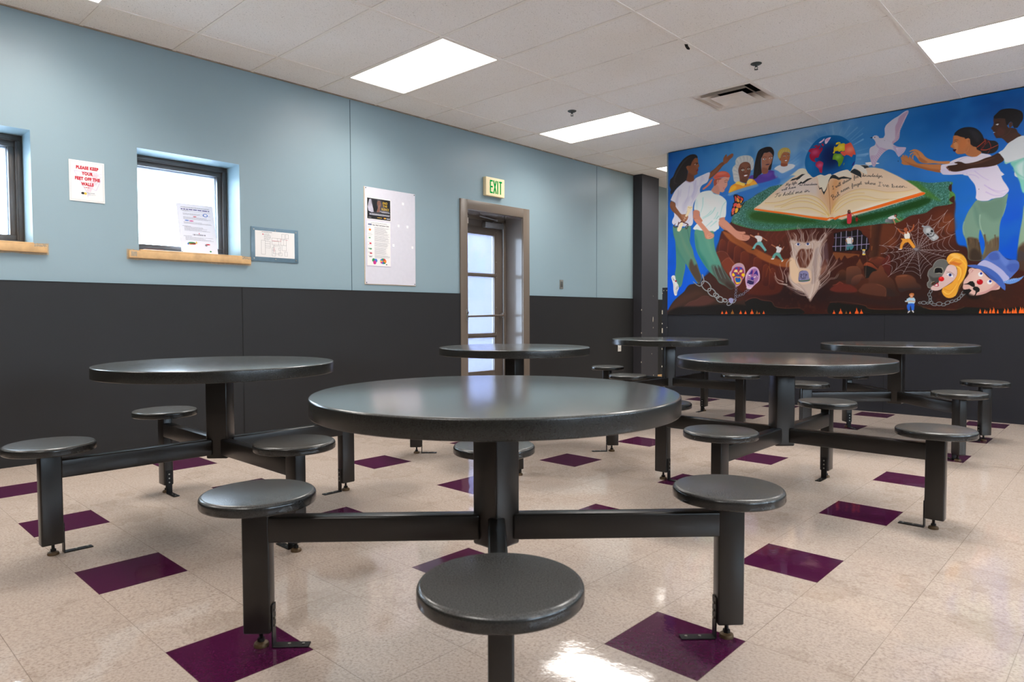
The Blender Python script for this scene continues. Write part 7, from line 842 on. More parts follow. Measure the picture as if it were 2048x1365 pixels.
['S',[278,1888,180,1809,103,1697,89,1584],[66,60,58],3.3,2.5,0.5,3.3,1],['S',[261,1883,166,1787,94,1681,100,1587],[66,60,58],3.3,2.5,0.5,3.3,1],['S',[243,1878,152,1765,85,1665,111,1591],[66,60,58],3.3,2.5,0.5,3.3,1],['S',[226,1873,138,1743,76,1648,121,1594],[66,60,58],3.3,2.5,0.5,3.3,1],['S',[208,1868,124,1721,67,1632,132,1598],[66,60,58],3.4,2.5,0.5,3.4,1],['P',[366,1785,374,1807,400,1807,400,1797,379,1794],[60,36,26],2.5,1,1],['S',[359,1793,373,1794,383,1787],[210,200,190],6.6,4.1,1,0,1],['S',[373,1793,378,1790],[30,20,20],5.7,5.7,1,0,1],['S',[348,1808,374,1816,391,1809],[50,30,22],4.1,4.1,1,0,1],['P',[375,1721,401,1736,401,1713,388,1707],[130,30,44],2.5,1,1],['P',[533,1601,553,1668,619,1712,700,1768,749,1753,709,1721,653,1661,587,1617],[122,68,40],4.0,1,1],['C',[537,1624,619,1697,701,1745,677,1711,587,1632],[150,90,56],8.0,1,0.5],
['P',[717,1773,724,1817,752,1851,763,1845,761,1819,781,1831,824,1850,840,1843,837,1815,797,1783,765,1751,733,1746],[142,84,54],3.1,1,1],['S',[773,1787,813,1826],[90,50,34],2.3,2.3,1,0,1],['S',[765,1796,801,1820],[90,50,34],2.3,2.3,1,0,1],['S',[781,1778,829,1808],[90,50,34],2.3,2.3,1,0,1],['P',[37,1408,68,1473,104,1524,157,1566,237,1614,289,1596,342,1600,367,1628,452,1655,549,1675,545,1623,521,1564,454,1535,428,1491,429,1429,378,1380,344,1321,336,1228,341,1149,337,1094,303,1066,215,1070,107,1091,62,1120,62,1160,88,1214,79,1287,105,1340,96,1373,60,1394],[212,208,218],4.3,1,1],['C',[96,1373,123,1450,140,1520,158,1486,141,1408,132,1329],[180,176,200],13.6,1,0.6],['C',[359,1618,385,1536,369,1460,335,1385,317,1419,351,1493],[178,172,206],14.8,1,0.6],['C',[452,1651,487,1600,453,1574,437,1514,419,1531,436,1607],[190,184,208],11.4,1,0.5],
['C',[195,1322,247,1396,300,1421,265,1330,213,1241],[184,180,204],16.8,1,0.5],['S',[342,1581,351,1493,317,1419],[170,160,200],8.2,3.3,0.5,8.2,1],['S',[290,1548,273,1432,230,1350],[170,160,200],8.3,3.3,0.5,8.3,1],['S',[402,1534,377,1443,318,1340],[170,160,200],8.2,3.3,0.5,8.2,1],['S',[302,1153,258,1109,214,1098],[170,160,200],8.3,3.3,0.5,8.3,1],['S',[376,1600,359,1539],[170,160,200],8.2,3.3,0.5,8.2,1],['S',[176,1515,167,1437],[170,160,200],8.4,3.4,0.5,8.4,1],['S',[237,1614,290,1589,342,1598],[186,170,196],8.4,8.4,1,0,1],['P',[28,1333,42,1396,101,1365,106,1324,142,1272,187,1220,240,1214,275,1187,258,1141,223,1121,187,1140,133,1209,61,1273],[132,84,56],4.3,1,1],['C',[178,1213,240,1214,275,1187,232,1128],[176,118,84],8.4,1,0.7],['S',[38,1332,79,1271,160,1182],[96,58,40],8.6,8.6,0.5,6.9,1],['S',[205,1190,267,1188],[110,66,46],4.2,3.4,0.7,0,1],
['S',[205,1171,267,1169],[110,66,46],4.2,3.4,0.7,0,1],['S',[205,1152,267,1150],[110,66,46],4.2,3.4,0.7,0,1],['P',[126,1038,170,1102,205,1122,223,1176,257,1236,270,1306,318,1301,331,1284,301,1239,258,1181],[232,214,176],3.4,1,1],['S',[274,1298,301,1283,327,1292],[206,180,120],6.7,6.7,1,0,1],['S',[231,1191,262,1252],[120,110,90],3.4,2.5,0.5,0,1],['S',[267,1172,214,1185],[166,110,80],16.7,16.7,1,0,1],['S',[258,1153,205,1162],[156,100,72],15.0,15.0,1,0,1],['S',[245,1134,205,1138],[146,92,66],13.4,13.4,1,0,1],['S',[188,1128,152,1115,134,1081,98,1072,85,1093,103,1112],[76,28,24],10.1,7.6,1,0,1],['S',[188,1128,241,1107,267,1093,259,1054,255,1038,277,1044,272,1068],[76,28,24],10.1,7.6,1,0,1],
['P',[71,1083,113,1078,203,1054,306,1067,307,966,302,878,342,778,362,698,401,608,431,519,460,440,432,371,403,380,354,453,296,543,246,617,242,564,218,458,199,370,174,335,149,353,129,399,103,481,117,588,116,731,105,893,79,984],[84,132,112],4.8,1,1],['C',[79,984,105,875,166,755,226,653,266,580,246,617,166,710,116,803],[50,116,110],19.0,1,0.7],['C',[164,1022,224,884,304,737,343,647,304,702,225,831],[112,140,112],24.5,1,0.6],['C',[105,893,127,623,118,480,169,353,208,476,231,617,166,710],[66,128,112],13.3,1,0.7],['C',[295,614,324,665,363,593,401,608,431,519,460,440,432,371,364,435,305,525],[78,60,48],14.9,1,0.95],['S',[314,666,344,576],[84,70,56],11.1,2.8,0.6,5.6,1],['S',[382,644,406,556],[110,120,96],9.2,2.8,0.6,5.5,1],['S',[262,1049,282,968,298,887],[44,92,84],6.5,3.7,0.7,4.6,1],['P',[129,1052,178,1118,203,1125,203,1089,179,1029,159,1013,129,1025],[238,218,180],3.8,1,1],
['S',[148,1130,133,1078,99,1068,81,1091,98,1108],[76,28,24],8.5,6.6,1,0,1],['S',[178,1136,262,1101,281,1078,267,1048,248,1037,242,1064,262,1084],[76,28,24],8.5,6.6,1,0,1],['P',[53,465,98,481,119,417,154,353,159,326,135,273,130,237,100,238,84,301,79,374],[222,220,216],3.8,1,1],['P',[128,411,126,406,123,402,118,400,113,401,108,403,105,407,103,412,105,417,108,421,113,423,118,423,123,421,126,417],[150,24,40],1.9,1,1],['S',[68,455,93,427],[60,60,60],3.8,3.8,1,0,1],['S',[73,432,98,418],[60,60,60],3.8,3.8,1,0,1],['S',[154,349,129,300,125,255],[70,70,70],3.8,2.8,0.8,0,1],['S',[94,391,104,301,110,256],[120,120,118],2.9,2.9,0.7,0,1],['S',[144,354,119,327],[40,40,40],3.8,3.8,1,0,1],['S',[141,331,117,309],[40,40,40],3.8,3.8,1,0,1],
['P',[600,1554,620,1589,694,1587,735,1596,795,1592,791,1558,772,1531,774,1500,764,1477,740,1455,736,1429,712,1419,679,1429,672,1399,572,1450,605,1507],[212,150,132],4.0,1,1],['C',[605,1515,654,1508,679,1429,655,1401,572,1450],[190,126,108],9.6,1,0.6],['C',[604,1584,653,1592,702,1578,654,1562,646,1532,609,1507],[164,76,54],4.0,1,0.95],['P',[591,1601,636,1648,685,1666,750,1656,791,1626,805,1586,783,1582,735,1596,686,1592,645,1586,608,1591],[210,92,70],3.2,1,1],['C',[636,1641,702,1654,766,1637,734,1627,669,1628],[226,120,96],7.9,1,0.6],['S',[620,1605,702,1608,791,1591],[160,60,46],4.8,3.2,0.6,3.2,1],['P',[591,1593,562,1582,521,1534,458,1491,471,1480,513,1500,555,1529,583,1571],[206,112,88],3.2,1,1],['P',[672,1547,670,1537,666,1530,659,1527,652,1528,645,1533,641,1541,639,1552,640,1561,645,1569,651,1572,659,1571,665,1566,670,1557],[206,140,120],2.4,1,1],
['S',[650,1539,658,1561,666,1553],[160,90,76],3.2,3.2,1,0,1],['S',[735,1547,759,1555,775,1549],[120,66,50],4.7,4.7,1,0,1],['S',[739,1531,764,1532],[70,60,70],5.5,3.9,1,0,1],['S',[771,1561,774,1493,756,1476],[170,110,96],3.9,3.1,0.6,2.3,1],['P',[724,1476,748,1462,740,1448,724,1457],[196,90,96],2.4,1,1],['S',[730,1462,742,1460],[230,225,225],3.9,3.9,1,0,1],['P',[353,1258,365,1350,403,1424,454,1457,564,1459,605,1419,663,1400,721,1363,762,1312,762,1244,751,1131,682,1123,667,1071,651,992,364,1017,363,1060,423,1109,431,1171,422,1227,388,1246],[218,224,220],4.1,1,1],['S',[468,1385,464,1292,439,1217],[120,196,190],9.8,3.3,0.65,6.5,1],['S',[624,1252,574,1188,466,1137],[120,196,190],12.8,3.2,0.65,6.4,1],['S',[666,1148,609,1092,517,1046],[120,196,190],14.3,3.2,0.65,6.3,1],['S',[762,1312,714,1257,682,1131],[120,196,190],7.8,3.1,0.65,6.3,1],
['S',[574,1219,524,1177,465,1152],[120,196,190],8.0,3.2,0.65,6.4,1],['S',[657,1194,625,1136,559,1081],[120,196,190],7.9,3.2,0.65,6.4,1],['S',[658,1095,626,1044],[120,196,190],6.4,3.2,0.65,6.4,1],['S',[572,1454,610,1414,659,1397],[170,196,200],8.0,6.4,0.7,3.2,1],['C',[361,1335,387,1379,404,1299,388,1254],[190,214,214],11.5,1,0.6],['C',[489,1367,623,1352,689,1267,574,1265],[226,222,218],24.3,1,0.6],['P',[345,1247,388,1250,426,1226,427,1179,457,1130,509,1055,543,1001,467,1008,406,1072,345,1148,341,1204],[196,128,104],4.1,1,1],['S',[354,1155,424,1070,475,1007],[156,90,70],9.9,8.3,0.5,6.6,1],['P',[682,1123,743,1128,748,1086,789,1037,845,975,741,984,675,1047,666,1086],[200,134,110],4.0,1,1],['S',[675,1070,741,995],[160,96,76],7.9,6.3,0.5,6.3,1],['P',[364,1048,388,1081,454,1101,491,1123,672,1106,655,1014,632,977,586,975,511,992,407,1005,374,1021],[220,224,222],4.6,1,1],
['S',[585,1097,511,1044],[120,196,190],10.7,3.6,0.6,7.1,1],['S',[640,1092,567,1039],[120,196,190],12.4,4.4,0.6,7.1,1],['P',[369,1013,455,998,549,984,609,971,613,855,634,750,681,645,718,557,774,470,828,400,882,330,829,290,757,334,684,371,637,433,553,514,458,640,390,766,365,891],[84,146,126],5.5,1,1],['C',[365,961,390,766,458,631,572,496,515,637,428,764,399,888],[44,120,110],18.4,1,0.75],['C',[474,969,551,773,626,631,588,753,550,894],[110,160,132],23.5,1,0.5],['C',[590,564,664,560,718,557,792,452,882,330,829,281,720,353,647,424],[72,62,56],26.8,1,0.95],['C',[775,368,882,330,953,278,882,271,793,308],[56,34,26],26.2,1,0.8],['S',[609,563,637,484,665,423],[120,180,170],8.0,2.7,0.6,5.4,1],['S',[629,567,659,487,689,422],[60,56,52],8.0,2.7,0.6,5.3,1],['S',[649,571,681,489,713,421],[120,180,170],8.0,2.7,0.6,5.3,1],['S',[669,575,703,492,736,420],[60,56,52],8.0,2.7,0.6,5.3,1],
['S',[689,579,725,494,760,419],[120,180,170],7.9,2.6,0.6,5.3,1],['S',[709,583,746,496,783,418],[60,56,52],7.9,2.6,0.6,5.3,1],['P',[358,1136,416,1131,492,1054,539,998,586,960,614,940,614,919,587,895,522,894,498,919,483,977,426,1051],[204,138,112],4.6,1,1],['P',[521,935,549,954,586,947,596,916,568,892,531,900],[214,150,122],4.5,1,1],['S',[483,977,498,924,522,894],[160,92,72],5.4,4.5,0.6,3.6,1],['S',[540,938,577,939],[160,92,72],3.6,3.6,1,0,1],['S',[550,911,587,917],[160,92,72],3.6,3.6,1,0,1],['P',[672,1089,695,1104,749,1098,821,1032,884,968,937,947,989,942,998,921,972,915,1041,893,1050,875,1041,855,1007,837,946,846,894,871,822,931,750,988,677,1041],[206,140,116],4.4,1,1],['S',[677,1046,777,969,885,876],[164,100,80],10.6,7.1,0.5,7.1,1],['S',[972,907,1041,884],[156,92,74],3.4,3.4,1,0,1],['S',[963,886,1037,868],[156,92,74],3.4,3.4,1,0,1],['S',[964,866,1024,849],[156,92,74],3.4,3.4,1,0,1],
['S',[928,923,963,911,963,878],[166,100,80],3.4,3.4,1,0,1],['P',[1025,1545,1051,1566,1089,1567,1177,1561,1251,1592,1294,1587,1331,1569,1352,1536,1356,1499,1265,1476,1128,1464,1077,1501],[84,56,150],3.8,1,1],['C',[1331,1563,1355,1535,1356,1493,1332,1503],[150,140,190],8.5,1,0.7],['C',[1177,1548,1251,1574,1300,1561,1264,1524],[110,72,170],14.8,1,0.6],['P',[1090,1475,1153,1466,1265,1476,1362,1498,1363,1427,1141,1419],[46,114,196],12.5,1,0.9],['P',[1172,1743,1181,1778,1230,1801,1279,1780,1301,1735,1293,1688,1275,1643,1251,1622,1251,1586,1239,1564,1196,1563,1174,1579,1173,1634],[166,108,84],3.1,1,1],['C',[1176,1634,1238,1618,1251,1586,1239,1564,1196,1563,1174,1579],[128,76,56],8.6,1,0.7],
['P',[1080,1525,1085,1623,1100,1718,1124,1806,1149,1838,1192,1852,1235,1856,1279,1844,1306,1806,1311,1763,1299,1711,1287,1641,1275,1595,1248,1599,1263,1645,1281,1666,1298,1735,1289,1767,1261,1796,1230,1792,1199,1794,1181,1760,1169,1744,1166,1696,1170,1622,1174,1573,1140,1554,1115,1527,1089,1521],[34,28,30],3.1,1,1],['S',[1192,1843,1150,1759,1132,1640,1108,1546],[70,60,58],4.3,2.5,0.5,3.1,1],['S',[1181,1748,1200,1752,1231,1743],[60,36,30],3.1,3.1,1,0,1],['P',[1184,1728,1203,1735,1225,1723,1205,1715],[220,216,214],1.8,1,1],['P',[1214,1725,1214,1722,1212,1719,1209,1718,1206,1719,1203,1721,1201,1724,1201,1727,1201,1730,1203,1732,1206,1733,1209,1733,1212,1731,1213,1728],[60,50,56],1.2,1,1],['P',[1255,1727,1274,1735,1295,1727,1277,1716],[220,216,214],1.8,1,1],
['P',[1282,1725,1281,1722,1279,1720,1277,1719,1274,1719,1271,1721,1269,1724,1268,1727,1269,1730,1271,1732,1274,1733,1277,1733,1279,1731,1281,1728],[60,50,56],1.2,1,1],['S',[1252,1740,1274,1748,1295,1741],[60,36,30],3.0,3.0,1,0,1],['S',[1234,1722,1231,1692,1250,1683],[130,80,62],3.1,2.4,0.7,1.8,1],['S',[1256,1724,1265,1687],[216,160,130],6.1,4.9,0.5,3.0,1],['P',[1214,1663,1238,1668,1265,1664,1256,1656,1232,1655],[66,44,66],1.8,1,1],['P',[901,1649,910,1698,946,1730,991,1731,1036,1710,1050,1658,1047,1604,1032,1557,1013,1516,1000,1493,948,1506,916,1529,908,1586],[112,66,48],3.2,1,1],['C',[933,1719,991,1723,1030,1692,1011,1658,960,1666],[136,84,60],11.5,1,0.7],
['P',[919,1510,883,1509,853,1531,843,1577,836,1628,830,1660,841,1696,868,1717,867,1760,893,1794,932,1803,978,1804,1035,1790,1068,1760,1084,1715,1083,1660,1069,1625,1050,1625,1050,1658,1040,1697,1011,1723,965,1730,927,1714,911,1685,901,1643,912,1586,919,1547],[196,194,188],3.8,1,1],['S',[880,1758,907,1723,901,1699],[150,156,166],4.5,2.6,0.7,3.2,1],['S',[913,1797,933,1763,933,1732],[150,156,166],4.5,2.6,0.7,3.2,1],['S',[958,1799,971,1769,965,1733],[150,156,166],4.4,2.5,0.7,3.2,1],['S',[1003,1795,1010,1763,1011,1726],[150,156,166],4.4,2.5,0.7,3.2,1],['S',[1048,1775,1042,1745,1036,1710],[150,156,166],4.4,2.5,0.7,3.1,1],['S',[1074,1728,1059,1706,1050,1671],[150,156,166],4.4,2.5,0.7,3.1,1],['S',[1078,1679,1062,1657,1056,1633],[150,156,166],4.4,2.5,0.7,3.1,1],['S',[855,1700,881,1684,894,1663],[150,156,166],4.5,2.6,0.7,3.2,1],['S',[842,1658,868,1648,895,1625],[150,156,166],4.5,2.6,0.7,3.2,1],
['S',[846,1608,875,1603,905,1593],[150,156,166],4.5,2.6,0.7,3.2,1],['S',[853,1563,882,1565,912,1555],[150,156,166],4.5,2.6,0.7,3.2,1],['S',[861,1718,887,1708,907,1698],[150,156,166],4.5,2.6,0.7,3.2,1],['S',[893,1775,913,1747],[224,220,206],5.8,3.2,0.7,3.8,1],['S',[939,1786,949,1754],[224,220,206],5.7,3.2,0.7,3.8,1],['S',[984,1785,991,1754],[224,220,206],5.7,3.2,0.7,3.8,1],['S',[1029,1772,1026,1742],[224,220,206],5.7,3.1,0.7,3.8,1],['S',[1068,1748,1055,1725],[224,220,206],5.6,3.1,0.7,3.7,1],['S',[858,1674,881,1659],[224,220,206],5.8,3.2,0.7,3.9,1],['S',[852,1632,882,1621],[224,220,206],5.8,3.2,0.7,3.9,1],['S',[856,1587,889,1583],[224,220,206],5.8,3.2,0.7,3.9,1],['P',[937,1644,960,1652,976,1638,957,1630],[216,218,206],1.9,1,1],['P',[965,1640,964,1637,963,1635,960,1634,957,1635,955,1636,953,1639,952,1642,953,1645,955,1647,957,1648,960,1647,963,1646,964,1643],[70,70,60],1.3,1,1],
['P',[1008,1645,1024,1653,1040,1643,1024,1634],[216,218,206],1.9,1,1],['P',[1031,1643,1030,1640,1028,1638,1026,1637,1023,1637,1020,1639,1019,1642,1018,1645,1018,1648,1020,1650,1023,1651,1026,1650,1028,1648,1030,1646],[70,70,60],1.3,1,1],['S',[930,1661,960,1667,982,1656],[60,36,28],3.8,3.8,1,0,1],['S',[1005,1662,1024,1667,1043,1659],[60,36,28],3.8,3.8,1,0,1],['P',[979,1663,995,1660,1005,1610,993,1604,973,1608],[134,84,62],3.2,1,1],['S',[960,1591,967,1603,993,1604,1018,1595,1025,1576],[74,42,34],3.8,3.8,0.6,2.5,1],['P',[962,1579,980,1588,1019,1582,1006,1563,974,1562],[130,60,54],1.9,1,1],['P',[967,1577,986,1583,1014,1578,999,1567,977,1567],[232,228,224],1.9,1,1],['P',[948,1550,1000,1542,1013,1516,994,1488,948,1506,935,1520],[100,58,42],5.1,1,0.8],
['P',[791,1401,798,1438,817,1480,870,1504,909,1521,935,1502,975,1478,1000,1481,1019,1503,1051,1529,1090,1512,1122,1471,1131,1457,1014,1442,884,1421],[236,150,34],3.2,1,1],['C',[798,1413,817,1461,857,1481,884,1452,831,1415],[250,190,40],10.4,1,0.8],['C',[1052,1492,1102,1492,1128,1464,1052,1449],[250,180,60],7.5,1,0.7],['P',[867,1501,903,1522,948,1500,984,1486,968,1460,916,1482],[246,206,90],2.6,1,1],['P',[1007,1477,1007,1504,1042,1531,1077,1513,1052,1486,1026,1474],[246,206,90],2.5,1,1],['P',[997,1470,996,1468,995,1466,992,1465,990,1465,987,1467,986,1469,985,1472,986,1474,987,1476,990,1476,992,1476,994,1475,996,1472],[40,30,30],0.6,1,1],['P',[785,1396,884,1424,1014,1448,1134,1460,1141,1438,1014,1411,884,1390,798,1369],[110,160,200],7.8,1,0.85],
['P',[1383,1710,1395,1762,1430,1768,1478,1748,1486,1706,1476,1666,1462,1638,1459,1609,1420,1612,1387,1626,1390,1673,1374,1694],[170,106,72],3.0,1,1],['C',[1387,1650,1459,1633,1459,1609,1390,1620],[140,70,50],4.8,1,0.8],['P',[1352,1763,1364,1790,1394,1812,1436,1814,1471,1799,1489,1770,1489,1735,1479,1754,1442,1766,1412,1765,1389,1733,1383,1704,1371,1700,1356,1726],[196,166,84],3.0,1,1],['S',[1371,1724,1377,1765,1400,1790],[226,200,120],4.8,3.0,0.6,3.0,1],['S',[1406,1766,1418,1793],[226,200,120],4.8,3.0,0.6,3.0,1],['S',[1442,1769,1448,1800],[226,200,120],4.8,3.0,0.6,3.0,1],['S',[1472,1761,1466,1786],[226,200,120],4.7,3.0,0.6,3.0,1],['P',[1371,1706,1386,1710,1387,1680,1374,1688],[160,96,66],1.8,1,1],['P',[1410,1727,1425,1732,1438,1722,1424,1718],[200,190,180],1.2,1,1],
['P',[1428,1724,1427,1722,1426,1721,1425,1720,1423,1720,1421,1722,1420,1723,1420,1726,1420,1728,1421,1729,1423,1730,1425,1729,1426,1728,1427,1726],[60,50,44],0.6,1,1],['P',[1458,1723,1469,1728,1481,1721,1469,1716],[200,190,180],1.2,1,1],['P',[1474,1722,1474,1720,1473,1718,1471,1717,1469,1718,1467,1719,1466,1721,1466,1723,1466,1725,1467,1726,1469,1727,1471,1727,1473,1726,1474,1724],[60,50,44],0.6,1,1],['S',[1407,1737,1437,1736],[110,70,46],3.0,3.0,1,0,1],['S',[1457,1735,1479,1735],[110,70,46],3.0,3.0,1,0,1],['S',[1446,1724,1443,1698,1458,1693],[210,140,100],4.7,3.6,0.6,1.8,1],['P',[1422,1683,1443,1683,1464,1679,1455,1663,1432,1664],[130,60,50],1.8,1,1],['P',[1428,1678,1458,1677,1451,1667,1435,1668],[230,228,222],1.2,1,1],['P',[1315,1601,1348,1626,1384,1634,1390,1621,1420,1610,1459,1615,1468,1632,1521,1621,1543,1603,1527,1581,1445,1552,1397,1541,1361,1570],[216,216,216],3.6,1,1],
['P',[1324,1588,1385,1549,1445,1534,1527,1576,1562,1600,1562,1553,1446,1487,1325,1527],[96,148,206],9.7,1,0.8],['P',[845,1370,861,1365,884,1377,924,1354,950,1344,970,1323,970,1292,964,1281,938,1259,905,1275,866,1292,855,1331],[30,24,26],1.9,1,1],['P',[860,1362,878,1353,885,1309,872,1304],[214,60,66],1.3,1,1],['P',[885,1359,918,1323,931,1291,905,1300],[224,120,50],1.3,1,1],['P',[914,1349,940,1339,947,1308,931,1309],[206,52,60],1.3,1,1],['P',[947,1332,963,1318,960,1294,947,1298],[230,80,60],1.3,1,1],['P',[924,1310,951,1292,944,1271,918,1286],[232,150,40],1.3,1,1],['P',[892,1308,905,1291,885,1296],[226,110,40],1.3,1,1],['P',[980,1279,971,1255,938,1221,913,1187,887,1177,840,1182,827,1208,840,1251,866,1279,905,1275,945,1252],[30,24,26],1.9,1,1],['P',[853,1250,872,1272,899,1269,879,1240],[230,80,70],1.3,1,1],['P',[905,1266,932,1250,912,1218,893,1226],[234,160,40],1.3,1,1],
['P',[846,1231,879,1228,866,1204,840,1207],[224,90,60],1.3,1,1],['P',[893,1217,916,1211,900,1191,880,1197],[240,190,40],1.3,1,1],['P',[935,1240,951,1245,926,1204],[236,170,60],1.3,1,1],['S',[985,1281,964,1250,939,1209],[26,20,22],5.7,3.8,1,0,1],['P',[842,1281,866,1289,921,1275,928,1196,891,1163,852,1144,824,1128,819,1178,843,1235],[30,24,26],2.3,1,1],['P',[854,1272,890,1275,882,1246,851,1234],[226,80,76],1.5,1,1],['P',[835,1221,867,1225,859,1188,829,1169],[226,90,80],1.6,1,1],['P',[875,1217,906,1213,899,1177,871,1165],[240,180,40],1.5,1,1],['P',[894,1267,928,1267,928,1219,882,1231],[232,120,60],1.5,1,1],['P',[827,1162,859,1177,844,1145],[222,100,80],1.6,1,1],['P',[853,1377,873,1378,927,1346,927,1278,858,1290,865,1338],[30,24,26],2.3,1,1],['P',[865,1361,881,1351,882,1299,870,1300],[210,70,70],1.5,1,1],['P',[889,1343,921,1302,921,1283,890,1294],[232,150,50],1.5,1,1],
['P',[893,1361,924,1342,925,1316,897,1342],[214,70,60],1.5,1,1],['P',[2302,1772,2319,1784,2341,1782,2358,1767,2363,1752,2380,1747,2402,1747,2414,1771,2411,1837,2421,1863,2446,1886,2488,1915,2529,1934,2562,1955,2588,1970,2607,1974,2619,1969,2618,1949,2596,1903,2576,1861,2560,1823,2548,1793,2545,1738,2533,1703,2488,1670,2509,1652,2534,1636,2601,1620,2603,1609,2589,1579,2569,1559,2542,1537,2527,1557,2510,1592,2484,1615,2450,1625,2425,1615,2396,1592,2366,1554,2345,1520,2329,1475,2311,1478,2293,1528,2279,1592,2276,1644,2286,1671,2325,1688,2333,1710,2320,1741,2298,1764],[196,188,198],1.8,1,1],['C',[2538,1923,2595,1962,2617,1967,2596,1898,2572,1852,2552,1792,2545,1738,2529,1699,2488,1670,2483,1698,2504,1718,2507,1773,2506,1837,2526,1880],[176,140,162],4.4,1,0.8],['C',[2287,1586,2335,1587,2356,1622,2373,1656,2434,1623,2396,1592,2366,1554,2329,1475,2307,1488],[180,150,176],5.5,1,0.7],
['C',[2492,1655,2576,1627,2603,1613,2577,1567,2542,1537,2510,1592],[172,150,184],7.1,1,0.7],['C',[2324,1721,2373,1656,2433,1628,2476,1621,2434,1618,2365,1648,2334,1691],[160,130,170],5.4,1,0.6],['S',[2605,1937,2588,1904],[232,222,230],3.0,1.7,0.7,1.3,1],['S',[2600,1920,2581,1890],[232,222,230],3.0,1.7,0.7,1.3,1],['S',[2595,1903,2574,1876],[232,222,230],3.0,1.7,0.7,1.3,1],['S',[2589,1886,2567,1861],[232,222,230],3.0,1.7,0.7,1.3,1],['S',[2583,1869,2560,1847],[232,222,230],3.1,1.7,0.7,1.3,1],['S',[2577,1852,2553,1832],[232,222,230],3.1,1.7,0.7,1.3,1],['S',[2570,1834,2547,1818],[232,222,230],3.1,1.7,0.7,1.3,1],['S',[2563,1817,2540,1803],[232,222,230],3.1,1.8,0.7,1.3,1],['S',[2556,1800,2533,1789],[232,222,230],3.1,1.8,0.7,1.3,1],['S',[2549,1783,2526,1774],[232,222,230],3.1,1.8,0.7,1.3,1],['S',[2541,1766,2519,1760],[232,222,230],3.1,1.8,0.7,1.3,1],
['S',[2534,1749,2512,1745],[232,222,230],3.1,1.8,0.7,1.3,1],['S',[2526,1732,2505,1731],[232,222,230],3.1,1.8,0.7,1.3,1],['S',[2518,1715,2498,1716],[232,222,230],3.1,1.8,0.7,1.3,1],['S',[2510,1698,2491,1701],[232,222,230],3.1,1.8,0.7,1.3,1],['S',[2417,1612,2364,1658],[226,214,226],3.1,1.8,0.7,1.3,1],['S',[2405,1602,2357,1645],[226,214,226],3.1,1.8,0.7,1.3,1],['S',[2392,1591,2349,1632],[226,214,226],3.1,1.8,0.7,1.3,1],['S',[2380,1579,2341,1620],[226,214,226],3.2,1.8,0.7,1.4,1],['S',[2368,1566,2333,1607],[226,214,226],3.2,1.8,0.7,1.4,1],['S',[2356,1552,2325,1594],[226,214,226],3.2,1.8,0.7,1.4,1],['S',[2344,1537,2317,1581],[226,214,226],3.2,1.8,0.7,1.4,1],['S',[2332,1522,2309,1568],[226,214,226],3.2,1.8,0.7,1.4,1],['S',[2319,1505,2301,1555],[226,214,226],3.2,1.8,0.7,1.4,1],['S',[2599,1614,2518,1627],[226,216,230],3.1,1.7,0.7,1.3,1],['S',[2589,1602,2518,1627],[226,216,230],3.1,1.7,0.7,1.3,1],
['S',[2580,1589,2518,1627],[226,216,230],3.1,1.7,0.7,1.3,1],['S',[2571,1577,2518,1627],[226,216,230],3.1,1.8,0.7,1.3,1],['S',[2561,1565,2518,1627],[226,216,230],3.1,1.8,0.7,1.3,1],['S',[2552,1553,2518,1627],[226,216,230],3.1,1.8,0.7,1.3,1],['S',[2542,1540,2518,1627],[226,216,230],3.1,1.8,0.7,1.3,1],['P',[2278,1770,2302,1772,2304,1762,2289,1764],[24,28,30],0.9,1,1],['P',[2328,1765,2328,1763,2326,1762,2324,1762,2322,1762,2320,1763,2318,1765,2318,1767,2318,1769,2320,1770,2322,1771,2324,1770,2326,1769,2328,1767],[40,40,44],0.9,1,1],['S',[2414,1717,2412,1722],[130,130,130],4.5,4.5,1,0,1],['P',[2540,1496,2540,1494,2539,1493,2538,1492,2536,1492,2534,1494,2533,1495,2533,1497,2533,1499,2534,1500,2536,1501,2537,1500,2539,1499,2540,1498],[16,20,30],0.9,1,1],['S',[2406,1749,2449,1713,2488,1670],[170,160,180],2.7,1.8,0.4,2.7,1],
['P',[2630,1577,2642,1581,2663,1589,2691,1585,2719,1566,2744,1540,2764,1509,2781,1491,2812,1470,2860,1449,2907,1438,2972,1428,2972,1403,2907,1413,2845,1429,2789,1436,2741,1450,2717,1472,2705,1496,2696,1511,2680,1532,2668,1525,2668,1493,2658,1499,2654,1523,2659,1540,2675,1546,2659,1554,2639,1536,2635,1535,2643,1556,2667,1566,2683,1570,2663,1573,2638,1571],[196,128,78],1.7,1,1],['C',[2716,1508,2741,1491,2789,1447,2741,1450,2709,1491],[150,84,46],5.1,1,0.6],['S',[2683,1568,2704,1551,2716,1526,2721,1503],[124,66,38],2.6,2.2,0.8,1.3,1],['S',[2696,1552,2708,1527],[124,66,38],2.6,1.7,0.8,1.3,1],['S',[2656,1522,2667,1539,2686,1531],[110,56,34],2.6,2.2,0.8,1.3,1],
